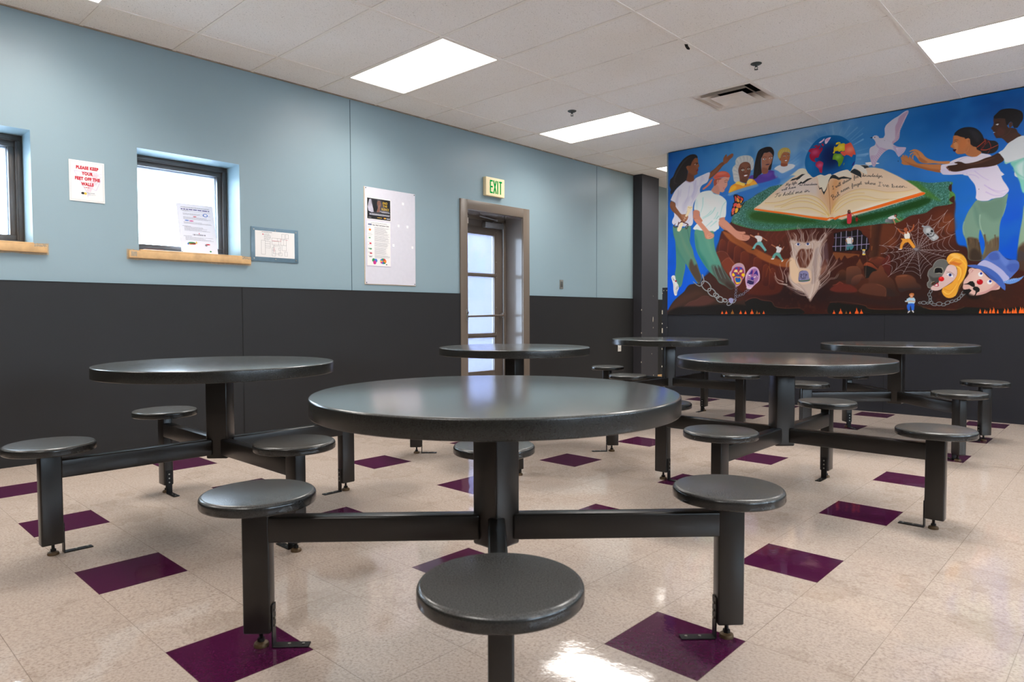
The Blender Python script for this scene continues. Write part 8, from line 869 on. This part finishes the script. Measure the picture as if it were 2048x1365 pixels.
['P',[2559,1533,2565,1537,2574,1524,2571,1547,2579,1553,2586,1547,2592,1523,2594,1546,2602,1547,2608,1530,2612,1538,2619,1533,2623,1505,2629,1504,2629,1522,2637,1530,2648,1510,2656,1490,2681,1468,2718,1444,2782,1432,2802,1420,2587,1453,2570,1490],[186,116,68],1.8,1,1],['C',[2574,1522,2603,1503,2619,1496,2628,1476,2595,1486],[140,78,44],3.5,1,0.7],['S',[2592,1523,2599,1508],[110,58,34],2.2,2.2,1,0,1],['S',[2609,1525,2613,1502],[110,58,34],2.2,2.2,1,0,1],['S',[2576,1524,2584,1506],[110,58,34],2.2,2.2,1,0,1],['P',[2570,1530,2610,1472,2665,1429,2734,1397,2809,1365,2905,1336,2904,1406,2838,1420,2748,1438,2702,1453,2656,1499],[184,116,66],3.3,1,1],['C',[2594,1483,2665,1425,2809,1361,2905,1334,2905,1359,2809,1386,2672,1445],[140,78,42],8.2,1,0.6],
['P',[2995,1659,3004,1662,3018,1660,3088,1626,3134,1591,3180,1530,3217,1466,3204,1447,3182,1434,3137,1444,3104,1463,3090,1481,3063,1480,3031,1485,3016,1501,3011,1523,2995,1545,2988,1549,2973,1562,2973,1570,2987,1590,2991,1611,2991,1638],[184,112,66],2.5,1,1],['C',[2996,1588,3015,1601,3034,1571,3030,1528,3021,1498,3006,1549],[214,150,96],7.1,1,0.6],['C',[3069,1624,3106,1607,3098,1555,3071,1527,3043,1542,3052,1595],[196,112,60],12.0,1,0.5],['C',[3090,1502,3125,1550,3162,1533,3208,1467,3182,1440,3136,1452],[170,104,62],9.9,1,0.6],['S',[3081,1490,3108,1499,3117,1530],[220,150,96],3.0,2.0,0.6,2.0,1],['S',[2993,1648,2996,1604,2987,1579],[120,70,70],6.1,3.0,0.5,3.0,1],
['P',[2999,1663,3004,1684,3022,1702,3054,1718,3090,1722,3131,1715,3168,1697,3199,1664,3222,1623,3234,1589,3268,1573,3285,1566,3311,1560,3334,1540,3343,1513,3339,1482,3322,1459,3292,1448,3252,1452,3226,1459,3208,1483,3180,1503,3175,1525,3153,1535,3130,1560,3127,1587,3115,1616,3088,1615,3083,1627,3051,1641,3023,1659],[30,28,32],2.5,1,1],['C',[3123,1689,3168,1670,3205,1621,3188,1571,3161,1597,3133,1645],[48,48,52],12.8,1,0.6],['P',[3097,1614,3111,1619,3125,1606,3125,1582,3112,1563,3098,1563],[190,116,70],2.0,1,1],['S',[3107,1591,3118,1599,3116,1578],[120,66,40],2.5,2.5,1,0,1],['P',[3234,1589,3250,1588,3268,1570,3259,1553,3237,1536,3211,1519,3193,1528,3211,1551],[66,22,22],2.9,1,0.7],['S',[3182,1524,3211,1546,3241,1572],[206,70,30],5.9,3.9,0.9,2.0,1],['S',[3212,1496,3247,1487,3295,1500,3340,1518],[214,72,36],5.9,3.9,0.9,2.0,1],
['S',[3212,1504,3242,1535,3268,1562],[120,30,26],5.9,3.9,0.9,2.0,1],['S',[3268,1562,3282,1529,3286,1501],[150,44,30],5.8,3.9,0.9,1.9,1],['S',[3236,1589,3246,1561,3237,1541],[160,50,34],5.8,3.9,0.9,1.9,1],['S',[3263,1453,3278,1482,3282,1502],[120,36,28],5.8,3.9,0.9,1.9,1],['S',[3216,1487,3233,1521],[110,30,26],5.9,3.9,0.9,2.0,1],['S',[3003,1617,3014,1620,3033,1614],[50,36,34],4.0,2.5,1,0,1],['S',[3003,1598,3012,1607,3024,1602],[40,40,40],5.0,3.0,1,0,1],['S',[3005,1600,3012,1602],[150,150,130],3.0,3.0,1,0,1],['P',[2990,1535,3016,1534,3022,1527,3007,1511,3000,1515],[60,20,36],1.5,1,1],['S',[2973,1562,2988,1549,2997,1550],[130,70,56],2.5,2.0,0.7,1.5,1],
['P',[2967,1409,2974,1424,3022,1443,3073,1454,3109,1454,3137,1442,3182,1440,3212,1461,3244,1453,3279,1440,3297,1421,3324,1364,3342,1325,3363,1280,3374,1237,3113,1274,3076,1292,2983,1303,2926,1316,2902,1342,2901,1402,2929,1406],[214,206,216],2.5,1,1],['S',[2972,1405,3023,1411,3073,1441,3118,1447],[150,130,180],3.6,2.5,0.6,3.0,1],['S',[3076,1301,3166,1325,3246,1329,3299,1337],[140,100,200],8.0,3.0,0.55,5.0,1],['C',[3103,1302,3166,1304,3140,1270,3113,1279],[170,140,210],8.0,1,0.8],['C',[3226,1432,3270,1431,3298,1384,3254,1391],[196,192,206],9.7,1,0.4],['P',[3109,1301,3168,1308,3325,1335,3352,1287,3379,1203,3405,1156,3427,1104,3412,1075,3382,1048,3341,1043,3300,1039,3274,1026,3227,1029,3195,1039,3180,1060,3183,1110,3171,1181,3138,1236,3118,1271],[210,200,214],3.0,1,1],['P',[2904,1366,2910,1319,2950,1306,3006,1299,3071,1300,3115,1300,3179,1306,3231,1330,3060,1343],[206,196,216],3.0,1,1],
['S',[3245,1171,3298,1127,3361,1100,3424,1111],[176,150,206],8.1,2.3,0.6,4.6,1],['S',[3257,1107,3320,1068,3382,1067,3422,1093],[176,150,206],8.1,2.3,0.6,4.6,1],['S',[3168,1308,3233,1242,3276,1211],[176,150,206],5.8,2.3,0.6,4.7,1],['S',[3126,1282,3169,1270,3201,1240],[176,150,206],5.9,2.4,0.6,4.7,1],['S',[3277,1142,3330,1098,3381,1079],[176,150,206],4.6,2.3,0.6,4.6,1],['P',[3206,1139,3205,1137,3204,1136,3203,1135,3202,1135,3201,1136,3200,1138,3199,1139,3200,1141,3200,1142,3202,1143,3203,1143,3204,1142,3205,1140],[60,40,60],0.6,1,1],['P',[3187,1040,3227,1027,3279,1025,3331,1043,3382,1045,3420,1074,3413,1007,3400,922,3376,850,3365,776,3364,677,3359,565,3320,542,3248,493,3237,509,3257,597,3255,660,3233,731,3219,770,3212,727,3213,663,3231,573,3237,494,3141,499,3129,580,3110,684,3088,743,3084,802,3096,865,3122,939,3153,993],[112,142,122],3.5,1,1],
['C',[3195,1020,3279,1023,3382,1036,3400,934,3376,862,3314,844,3250,913,3218,929],[92,122,104],23.3,1,0.7],['C',[3163,1011,3208,917,3210,790,3177,882],[84,120,106],14.1,1,0.6],['S',[3216,904,3215,840,3227,776,3249,724],[180,200,176],7.0,3.5,0.6,4.7,1],['S',[3094,852,3086,801,3099,736],[150,176,156],8.3,4.7,0.6,4.7,1],['S',[3411,983,3386,874],[160,190,180],4.5,3.4,0.5,3.4,1],['C',[3121,696,3148,706,3180,697,3213,676,3236,573,3240,493,3141,499,3129,593],[84,66,48],9.5,1,0.95],['C',[3254,723,3276,658,3318,680,3364,689,3361,571,3300,537,3248,493,3242,515,3259,597],[96,76,56],10.4,1,0.9],['S',[3127,695,3133,660,3130,637],[60,30,18],10.6,2.4,0.7,4.7,1],['S',[3148,687,3154,664,3151,649],[110,84,56],10.6,2.4,0.7,4.7,1],['S',[3181,685,3187,642,3184,614],[64,48,36],10.6,2.3,0.7,4.7,1],['S',[3254,717,3261,656,3258,616],[80,44,26],10.4,2.3,0.7,4.6,1],
['S',[3281,696,3287,658,3284,633],[112,140,116],10.4,2.3,0.7,4.6,1],['S',[3332,710,3339,650,3337,610],[80,52,34],10.3,2.3,0.7,4.6,1],['S',[3307,669,3313,627,3311,599],[120,108,80],10.3,2.3,0.7,4.6,1],['S',[3213,650,3220,589,3217,549],[50,36,28],10.5,2.3,0.7,4.7,1],['S',[3354,678,3360,621,3358,584],[70,50,40],10.3,2.3,0.7,4.6,1],['C',[3150,578,3182,602,3226,548,3232,494,3152,498],[48,36,28],11.8,1,0.8],['P',[3301,1758,3342,1752,3385,1744,3399,1689,3413,1656,3438,1651,3468,1635,3481,1602,3507,1567,3474,1557,3440,1532,3411,1519,3389,1546,3363,1574,3324,1580,3313,1602,3304,1624,3310,1633,3299,1646,3296,1657,3285,1669,3286,1682,3300,1698,3303,1723],[62,38,30],2.4,1,1],['C',[3344,1669,3387,1640,3371,1591,3332,1598,3323,1631],[84,44,34],11.4,1,0.6],['C',[3363,1574,3410,1594,3464,1605,3507,1567,3411,1519],[72,42,32],9.5,1,0.6],['S',[3303,1750,3302,1708,3290,1674],[70,40,80],4.8,3.8,0.6,2.9,1],
['S',[3367,1581,3409,1605,3430,1642],[104,66,50],2.9,1.9,0.5,2.4,1],['P',[3301,1760,3301,1776,3320,1798,3349,1824,3383,1829,3426,1823,3468,1807,3502,1782,3515,1749,3514,1708,3496,1676,3476,1644,3455,1645,3442,1671,3441,1692,3428,1707,3414,1697,3408,1680,3395,1685,3390,1717,3385,1741,3342,1753,3316,1755],[24,20,22],2.4,1,1],['P',[3414,1692,3428,1705,3442,1691,3440,1666,3425,1653,3417,1660],[74,44,34],1.9,1,1],['S',[3315,1721,3330,1722,3347,1715],[20,14,14],4.8,3.8,1,0,1],['P',[3317,1701,3328,1708,3342,1704,3333,1693],[200,200,196],1.4,1,1],['S',[3316,1705,3330,1710,3343,1705],[24,14,14],2.9,2.9,1,0,1],['S',[3303,1635,3314,1633],[170,200,220],4.8,2.9,1,0,1],['P',[3304,1627,3314,1625,3316,1614,3307,1618],[96,22,40],1.4,1,1],
['P',[3342,1446,3374,1466,3395,1494,3415,1521,3449,1541,3482,1561,3507,1568,3565,1561,3606,1549,3613,1193,3477,1212,3463,1276,3445,1330,3436,1347,3398,1338,3386,1370,3366,1415],[204,206,206],2.4,1,1],['P',[3431,1342,3473,1351,3529,1370,3599,1390,3606,1054,3536,1061,3517,1097,3503,1162,3476,1236,3455,1295],[120,190,170],5.8,1,1],['C',[3474,1308,3530,1346,3531,1268,3533,1189,3495,1226],[200,214,210],17.2,1,0.8],['S',[3389,1348,3435,1349,3529,1371],[90,180,156],7.3,5.8,0.7,4.4,1],['S',[3455,1279,3489,1234,3533,1197],[90,170,150],10.1,5.8,0.6,5.8,1],['P',[3382,1385,3396,1343,3409,1333,3395,1359],[110,190,170],4.4,1,0.7],
['P',[3342,1445,3366,1415,3386,1376,3359,1354,3325,1338,3272,1333,3206,1335,3139,1337,3093,1330,3057,1325,3020,1324,2987,1332,2966,1343,2954,1356,2942,1372,2942,1382,2958,1388,3009,1389,3028,1391,3032,1396,3009,1405,3007,1413,3032,1416,3064,1407,3092,1389,3138,1388,3191,1396,3244,1414,3297,1426],[60,34,24],2.4,1,1],['C',[3102,1377,3183,1386,3271,1404,3315,1408,3254,1386,3183,1370],[98,62,42],7.0,1,0.6],['P',[2955,1377,2954,1374,2952,1373,2950,1372,2947,1373,2944,1374,2942,1376,2942,1379,2942,1381,2944,1383,2947,1383,2950,1383,2952,1381,2954,1379],[150,100,92],1.0,1,1],['P',[2965,1359,2964,1357,2962,1355,2960,1354,2957,1355,2954,1356,2952,1358,2951,1361,2952,1363,2954,1365,2956,1365,2959,1365,2962,1363,2964,1361],[150,100,92],1.0,1,1],
['P',[2978,1341,2977,1338,2975,1337,2973,1336,2970,1336,2967,1338,2965,1340,2964,1343,2965,1345,2967,1346,2969,1347,2972,1347,2975,1345,2977,1343],[150,100,92],1.0,1,1],['S',[2958,1385,3028,1377],[40,20,16],2.0,2.0,1,0,1],['S',[2968,1365,3038,1357],[40,20,16],2.0,2.0,1,0,1],['S',[2978,1346,3033,1342],[40,20,16],2.0,2.0,1,0,1],['P',[3538,956,3571,952,3586,558,3515,563,3500,532,3504,627,3515,737,3529,847],[130,156,130],4.3,1,1],['C',[3499,564,3521,610,3545,632,3584,637,3588,448,3492,453],[86,66,50],13.0,1,0.95],['P',[3495,461,3503,564,3521,594,3585,590,3589,385,3493,405],[70,52,40],8.6,1,0.9],['P',[2832,246,2816,252,2806,273,2806,299,2820,315,2821,346,2809,367,2813,399,2827,430,2849,444,2858,475,2880,505,2911,518,2942,513,2965,500,2975,474,2970,443,2962,418,2940,372,2919,342,2906,312,2883,297,2852,272],[96,96,92],2.5,1,1],
['S',[2832,246,2814,254,2806,278,2808,299,2822,317,2819,346,2809,367,2813,404,2829,432,2849,447,2860,478,2882,506,2913,518,2947,512,2966,499],[176,176,170],4.4,3.4,0.8,2.5,1],['C',[2823,367,2855,345,2901,348,2919,342,2901,301,2856,298,2838,324],[54,52,50],6.9,1,0.7],['P',[2861,402,2864,433,2881,444,2908,441,2928,438,2937,409,2931,373,2909,384,2882,383],[150,146,130],2.4,1,1],['P',[2866,391,2868,428,2881,438,2921,433,2932,409,2929,383,2904,392,2882,388],[14,14,16],1.5,1,1],['P',[2838,293,2856,311,2879,302,2861,282,2845,272],[60,40,26],2.0,1,1],['S',[2838,288,2845,303,2865,310],[170,160,140],3.4,3.4,1,0,1],['P',[2966,444,2979,461,3005,462,3032,448,3045,419,3050,388,3042,337,3017,308,2982,278,2947,253,2912,228,2876,221,2844,230,2835,246,2852,269,2897,291,2906,322,2927,357,2949,403],[210,178,172],2.4,1,1],['C',[2961,433,2996,452,3032,420,3016,359,2963,340,2937,341],[218,190,186],14.4,1,0.6],
['C',[2999,293,3042,337,3050,378,3056,327,3017,287,2956,242,2930,233],[170,130,150],5.7,1,0.7],['P',[2962,506,2968,536,2994,565,3029,569,3064,561,3095,539,3117,502,3126,461,3125,425,3115,365,3095,310,3070,265,3054,209,3037,168,3002,149,2967,154,2940,181,2927,217,2934,243,2965,263,3000,288,3025,317,3046,358,3050,398,3041,440,3014,457,2996,462,2979,469,2974,479],[226,158,52],2.4,1,1],['C',[2974,479,3013,492,3057,475,3083,473,3058,449,3031,456,2996,468],[196,96,36],7.7,1,0.8],['C',[2986,556,3029,563,3074,530,3057,510,3012,534],[240,190,100],7.6,1,0.7],['C',[3032,420,3050,388,3042,337,3000,277,3017,308,3051,368],[200,120,40],4.7,1,0.7],['S',[2978,479,3013,523,3056,521,3092,488],[244,206,130],6.7,2.4,0.7,3.8,1],['S',[2996,468,3031,502,3074,489],[190,110,40],6.7,2.4,0.7,3.8,1],['S',[3036,440,3067,428,3077,367,3060,316],[246,220,120],6.6,2.4,0.7,3.8,1],
['S',[3058,449,3089,417,3086,356,3061,296,3027,256],[206,130,30],6.6,2.4,0.7,3.8,1],['S',[3092,488,3118,436,3103,355,3070,285],[240,196,60],6.6,2.4,0.7,3.8,1],['S',[2943,212,2984,185,3027,235,3052,286],[246,206,110],6.8,2.4,0.7,3.9,1],['S',[2962,170,3002,184,3036,225],[214,140,40],6.7,2.4,0.7,3.8,1],['S',[2947,238,2992,216,3027,246],[200,120,30],6.7,2.4,0.7,3.9,1],['S',[3021,569,3082,555,3122,486,3126,435,3103,325,3062,224,3037,168],[240,206,60],2.9,2.4,0.6,1.9,1],['P',[2962,379,2980,386,3002,380,3019,354,3016,342,2998,347,2976,361],[220,220,226],1.4,1,1],['P',[3005,366,3004,360,3001,355,2996,353,2990,353,2985,356,2982,361,2980,367,2982,372,2985,377,2990,379,2995,379,3000,376,3004,371],[36,62,130],1.4,1,1],['P',[2998,366,2997,363,2996,361,2994,360,2992,361,2990,362,2988,364,2988,366,2988,369,2990,371,2992,372,2994,372,2996,370,2997,368],[10,14,30],1.0,1,1],
['S',[2962,381,2980,388,3004,380,3021,351],[70,44,50],2.9,2.4,0.9,1.0,1],['S',[2964,397,2989,396,3015,379,3029,361],[80,50,44],2.4,1.9,1,0,1],['P',[2946,330,2944,320,2937,312,2928,308,2918,309,2908,313,2902,321,2899,332,2901,341,2908,349,2917,353,2927,353,2937,348,2943,340],[200,16,20],1.9,1,1],['C',[2926,342,2925,339,2923,336,2920,335,2916,335,2913,337,2911,339,2910,343,2910,346,2913,348,2916,349,2919,349,2923,348,2925,345],[240,90,80],3.9,1,0.8],['P',[2857,269,2879,286,2888,297,2899,291,2904,265,2893,259,2875,263],[176,50,66],2.0,1,1],['P',[2868,272,2888,285,2895,268,2884,266],[232,228,224],1.5,1,1],['P',[3104,309,3129,349,3141,374,3136,400,3144,419,3166,424,3187,415,3221,411,3251,379,3293,327,3355,285,3381,250,3377,225,3349,215,3316,212,3275,188,3234,174,3192,168,3141,174,3101,233,3098,274],[214,174,162],2.4,1,1],
['C',[3225,189,3275,208,3316,237,3356,280,3372,255,3349,215,3316,212,3275,188,3192,168],[186,130,130],6.5,1,0.7],['C',[3129,344,3166,398,3183,412,3145,364,3121,314],[190,136,130],5.6,1,0.6],['C',[3188,372,3273,318,3274,248,3190,281],[222,190,176],23.2,1,0.5],['P',[3247,349,3242,342,3234,339,3226,341,3219,346,3214,354,3212,363,3213,372,3218,378,3226,381,3234,379,3241,374,3246,366,3248,357],[226,226,226],1.4,1,1],['P',[3244,368,3243,363,3241,360,3237,358,3233,358,3229,360,3227,364,3226,369,3227,374,3229,377,3233,379,3237,379,3240,377,3243,373],[20,40,140],1.4,1,1],['P',[3318,278,3313,271,3306,267,3298,268,3290,272,3284,279,3281,288,3282,297,3287,304,3294,308,3302,307,3310,303,3316,296,3319,287],[226,226,226],1.4,1,1],['P',[3315,295,3314,290,3312,286,3308,284,3303,285,3299,287,3296,291,3295,295,3296,300,3299,304,3303,306,3307,306,3311,303,3314,300],[20,40,140],1.4,1,1],
['P',[3251,291,3248,280,3242,271,3232,267,3221,267,3212,272,3205,281,3202,292,3204,303,3211,312,3220,316,3231,316,3241,311,3248,302],[172,8,20],1.8,1,1],['C',[3223,306,3223,304,3221,302,3218,301,3215,302,3212,303,3210,304,3210,307,3210,309,3212,310,3215,311,3218,311,3221,310,3222,308],[236,130,130],2.8,1,0.9],['P',[3094,274,3130,283,3151,300,3172,301,3187,281,3190,256,3182,244,3165,252,3147,267,3126,272],[24,24,24],1.9,1,1],['P',[3173,236,3190,252,3211,248,3228,225,3225,205,3208,195,3196,165,3185,165,3196,190,3195,210,3178,221],[24,24,24],1.9,1,1],['P',[3099,228,3148,232,3165,216,3145,191,3141,171,3106,197],[20,20,20],1.9,1,1],['P',[3114,202,3192,165,3234,164,3214,134,3150,140],[18,14,14],11.3,1,0.8],['P',[3100,266,3139,270,3152,247,3148,232,3101,228],[210,164,152],1.9,1,1],['S',[3141,384,3157,414,3172,398,3162,383],[176,110,110],2.8,2.8,1,0,1],
['S',[3352,236,3372,255,3365,241],[176,110,110],2.7,2.7,1,0,1],['P',[3203,447,3252,494,3281,532,3309,560,3358,568,3391,526,3432,484,3488,478,3512,455,3516,430,3509,392,3475,345,3452,316,3436,302,3403,343,3312,406,3254,439],[78,104,176],2.3,1,1],['C',[3285,522,3321,555,3375,531,3368,492,3310,486],[58,84,156],6.4,1,0.7],['C',[3425,430,3465,448,3512,436,3506,387,3458,370,3430,401],[58,84,160],7.1,1,0.7],['C',[3358,562,3399,515,3440,474,3417,431,3384,472],[104,130,198],9.0,1,0.6],['P',[3207,446,3248,488,3290,477,3344,439,3394,393,3427,347,3446,317,3408,274,3375,334,3325,391,3270,428],[168,168,206],1.8,1,1],['P',[3127,448,3169,451,3207,446,3254,433,3304,407,3354,365,3387,319,3408,279,3419,249,3417,209,3397,225,3372,255,3339,291,3306,322,3272,363,3229,405,3178,423,3135,438],[64,96,172],1.9,1,1],
['S',[3129,450,3169,451,3212,447,3258,432,3312,404,3358,362,3391,318,3412,274],[110,140,206],2.8,2.3,0.7,1.4,1],['C',[3263,389,3313,347,3363,295,3339,291,3297,327],[44,72,140],5.5,1,0.6],['P',[3400,284,3436,302,3475,315,3511,314,3530,323,3551,337,3535,308,3516,290,3492,276,3453,265,3421,271],[96,140,206],2.7,1,1],['S',[3416,278,3432,310],[190,214,238],2.7,1.3,0.8,1.3,1],['S',[3433,284,3448,312],[190,214,238],2.7,1.3,0.8,1.3,1],['S',[3450,289,3465,314],[190,214,238],2.7,1.3,0.8,1.3,1],['S',[3466,294,3482,317],[190,214,238],2.7,1.3,0.8,1.3,1],['S',[3483,300,3498,319],[190,214,238],2.7,1.3,0.8,1.3,1],['S',[3499,305,3515,321],[190,214,238],2.6,1.3,0.8,1.3,1],['S',[3516,310,3531,323],[190,214,238],2.6,1.3,0.8,1.3,1],
]
# ---- mural painter (embedded in scene.py) ----
def _cr(P, closed):
    P=np.asarray(P,float)
    n=len(P)
    if n<3: return P
    L=np.linalg.norm(np.diff(np.vstack([P,P[:1]]) if closed else P,axis=0),axis=1)
    out=[]
    for i in range(n if closed else n-1):
        p1=P[i];p2=P[(i+1)%n]
        p0=P[i-1] if (closed or i>0) else p1
        p3=P[(i+2)%n] if (closed or i+2<n) else p2
        k=int(min(6,max(1,L[i]//14)))
        for t in np.arange(k)/k:
            out.append(.5*((2*p1)+(-p0+p2)*t+(2*p0-5*p1+4*p2-p3)*t*t+(-p0+3*p1-3*p2+p3)*t**3))
    if not closed: out.append(P[-1])
    return np.array(out)
class Painter:
    def __init__(s,w,h,step):
        s.step=step; s.nx=int(w/step)+1; s.ny=int(h/step)+1
        s.X=np.arange(s.nx)*step; s.Y=np.arange(s.ny)*step
        s.img=np.zeros((s.ny,s.nx,3)); s.mask=None
        r=np.random.RandomState(5); s.rnd=r
    def noise(s,cell,seed=0):
        r=np.random.RandomState(seed); gw=int(s.nx/cell)+3; gh=int(s.ny/cell)+3
        g=r.rand(gh,gw); x=np.arange(s.nx)/cell; y=np.arange(s.ny)/cell
        xi=x.astype(int); yi=y.astype(int); fx=x-xi; fy=y-yi; fx=fx*fx*(3-2*fx); fy=fy*fy*(3-2*fy)
        a=g[yi][:,xi]; b=g[yi][:,xi+1]; c=g[yi+1][:,xi]; d=g[yi+1][:,xi+1]
        return (a*(1-fx)+b*fx)*(1-fy[:,None])+(c*(1-fx)+d*fx)*fy[:,None]
    def box(s,P,m):
        x0=max(0,int((P[:,0].min()-m)/s.step)); x1=min(s.nx,int((P[:,0].max()+m)/s.step)+2)
        y0=max(0,int((P[:,1].min()-m)/s.step)); y1=min(s.ny,int((P[:,1].max()+m)/s.step)+2)
        return (x0,x1,y0,y1) if x1>x0 and y1>y0 else None
    def segd(s,P,b,closed,W=None):
        x0,x1,y0,y1=b; X,Y=np.meshgrid(s.X[x0:x1],s.Y[y0:y1]); D=np.full(X.shape,1e9); IN=np.zeros(X.shape,bool)
        n=len(P)
        for i in range(n if closed else n-1):
            ax,ay=P[i]; bx,by=P[(i+1)%n]; dx,dy=bx-ax,by-ay; L=dx*dx+dy*dy+1e-9
            t=np.clip(((X-ax)*dx+(Y-ay)*dy)/L,0,1)
            d=np.hypot(X-ax-t*dx,Y-ay-t*dy)
            if W is not None: d=d-(W[i]+(W[i+1]-W[i])*t)
            np.minimum(D,d,out=D)
            if closed and ay!=by:
                IN^=((ay>Y)!=(by>Y))&(X<(bx-ax)*(Y-ay)/(by-ay)+ax)
        return D,IN
    def put(s,b,a,col):
        x0,x1,y0,y1=b; v=s.img[y0:y1,x0:x1]; v+=(np.asarray(col)-v)*a[...,None]
    def poly(s,P,col,soft,curve,alpha=1,clip=False,grad=None):
        P=_cr(P,True) if curve else np.asarray(P,float)
        b=s.box(P,soft)
        if b is None: return
        D,IN=s.segd(P,b,True); w=max(soft,s.step*.5)
        a=np.clip(.5+np.where(IN,D,-D)/(2*w),0,1)*alpha
        if soft>6: a=a*a*(3-2*a) if alpha==1 else a
        if clip and s.mask is not None:
            a=a*s.mask[b[2]:b[3],b[0]:b[1]]
        elif not clip:
            s.mask=np.zeros((s.ny,s.nx)); s.mask[b[2]:b[3],b[0]:b[1]]=a
        c=np.asarray(col)/255.
        if grad is not None:
            (gx,gy,hx,hy),c2=grad; X,Y=np.meshgrid(s.X[b[0]:b[1]],s.Y[b[2]:b[3]])
            t=np.clip(((X-gx)*(hx-gx)+(Y-gy)*(hy-gy))/((hx-gx)**2+(hy-gy)**2+1e-9),0,1)[...,None]
            c=c*(1-t)+np.asarray(c2)/255.*t
        s.put(b,a,c)
    def stroke(s,P,col,w0,w1,alpha,soft,curve,clip=False):
        P=_cr(P,False) if curve and len(P)>2 else np.asarray(P,float)
        b=s.box(P,max(w0,w1)+soft+s.step)
        if b is None: return
        W=np.linspace(w0,w1,len(P))/2
        D,_=s.segd(P,b,False,W); w=max(soft,s.step*.5)
        a=np.clip(.5-D/(2*w),0,1)*alpha
        if w0<s.step and w1<s.step: a=a*min(1,.55+max(w0,w1)/s.step*.45)
        if clip and s.mask is not None: a=a*s.mask[b[2]:b[3],b[0]:b[1]]
        s.put(b,a,np.asarray(col)/255.)
    def blob(s,cx,cy,rx,ry,rot,col,alpha,clip=False):
        m=2.2*max(rx,ry); b=s.box(np.array([[cx,cy]]),m)
        if b is None: return
        X,Y=np.meshgrid(s.X[b[0]:b[1]]-cx,s.Y[b[2]:b[3]]-cy); c,n=math.cos(rot),math.sin(rot)
        u=(X*c+Y*n)/rx; v=(-X*n+Y*c)/ry; a=np.exp(-(u*u+v*v))*alpha
        if clip and s.mask is not None: a=a*s.mask[b[2]:b[3],b[0]:b[1]]
        s.put(b,a,np.asarray(col)/255.)
    def tex(s,cell,col,col2,lo,hi,seed,stretch=1):
        if s.mask is None: return
        n=s.noise(cell,seed)*.6+s.noise(cell*.45,seed+1)*.4
        a=np.clip((n-lo)/(hi-lo),0,1)*s.mask
        m=s.noise(cell*5,seed+9)[...,None]
        c=np.asarray(col)/255.*m+np.asarray(col2)/255.*(1-m)
        s.img+=(c-s.img)*a[...,None]
    def run(s,ops):
        for o in ops:
            k=o[0]
            if k=='P' or k=='C':
                P=np.array(o[1]).reshape(-1,2); s.poly(P,o[2],o[3],o[4],o[5],k=='C',o[6] if len(o)>6 else None)
            elif k=='S' or k=='T':
                P=np.array(o[1]).reshape(-1,2); s.stroke(P,o[2],o[3],o[4],o[5],o[6],o[7],k=='T')
            elif k=='B' or k=='K': s.blob(*o[1:],clip=(k=='K'))
            elif k=='X': s.tex(*o[1:])
# ---- end painter ----

# ================================================================== the mural
P = thing('mural', (1.070, YB-.016, .990), label='large painted wall mural with globe on open book, dove, figures and cave', cat='mural')
MW, MH, STEP = 3.930, 1.994, 3.0
MB().box(0, MW, -.016, .012, 0, MH).build('mural_panel', M_BLACK, P, smooth=0)
pt = Painter(3930, 1994, STEP); pt.run(MURAL_OPS)
ny, nx = pt.ny, pt.nx
X, Z = np.meshgrid(np.minimum(pt.X, 3930)*.001, np.minimum(pt.Y, 1994)*.001)
co = np.zeros((ny*nx, 3), np.float32); co[:, 0] = X.ravel(); co[:, 1] = -.0175; co[:, 2] = Z.ravel()
co[:, 0] = np.clip(co[:, 0], .0025, MW-.0025); co[:, 2] = np.clip(co[:, 2], .0035, MH-.006)
ii = (np.arange(ny-1)[:, None]*nx+np.arange(nx-1)[None, :]).ravel()
fc = np.stack([ii, ii+1, ii+nx+1, ii+nx], 1).astype(np.int32)
me = D.meshes.new('mural_painting'); me.vertices.add(len(co)); me.vertices.foreach_set('co', co.ravel())
me.loops.add(fc.size); me.loops.foreach_set('vertex_index', fc.ravel()); me.polygons.add(len(fc))
me.polygons.foreach_set('loop_start', np.arange(0, fc.size, 4, dtype=np.int32)); me.update(calc_edges=True); me.validate()
c = np.clip(pt.img.reshape(-1, 3), 0, 1); c = np.where(c <= .04045, c/12.92, ((c+.055)/1.055)**2.4)
c = np.clip(c*MURAL_GAIN, 0, .92)
at = me.color_attributes.new('paint', 'FLOAT_COLOR', 'POINT'); at.data.foreach_set('color', np.concatenate([c, np.ones((len(c), 1))], 1).astype(np.float32).ravel())
t = NT('mural_paint'); a = t.n('ShaderNodeAttribute', attribute_name='paint'); t.bump(t.noise(t.pos(), 90, 3), .12, .002)
link_obj('mural_painting', me, t.set(Base_Color=a.outputs['Color'], Roughness=.45, Specular_IOR_Level=.2), P)
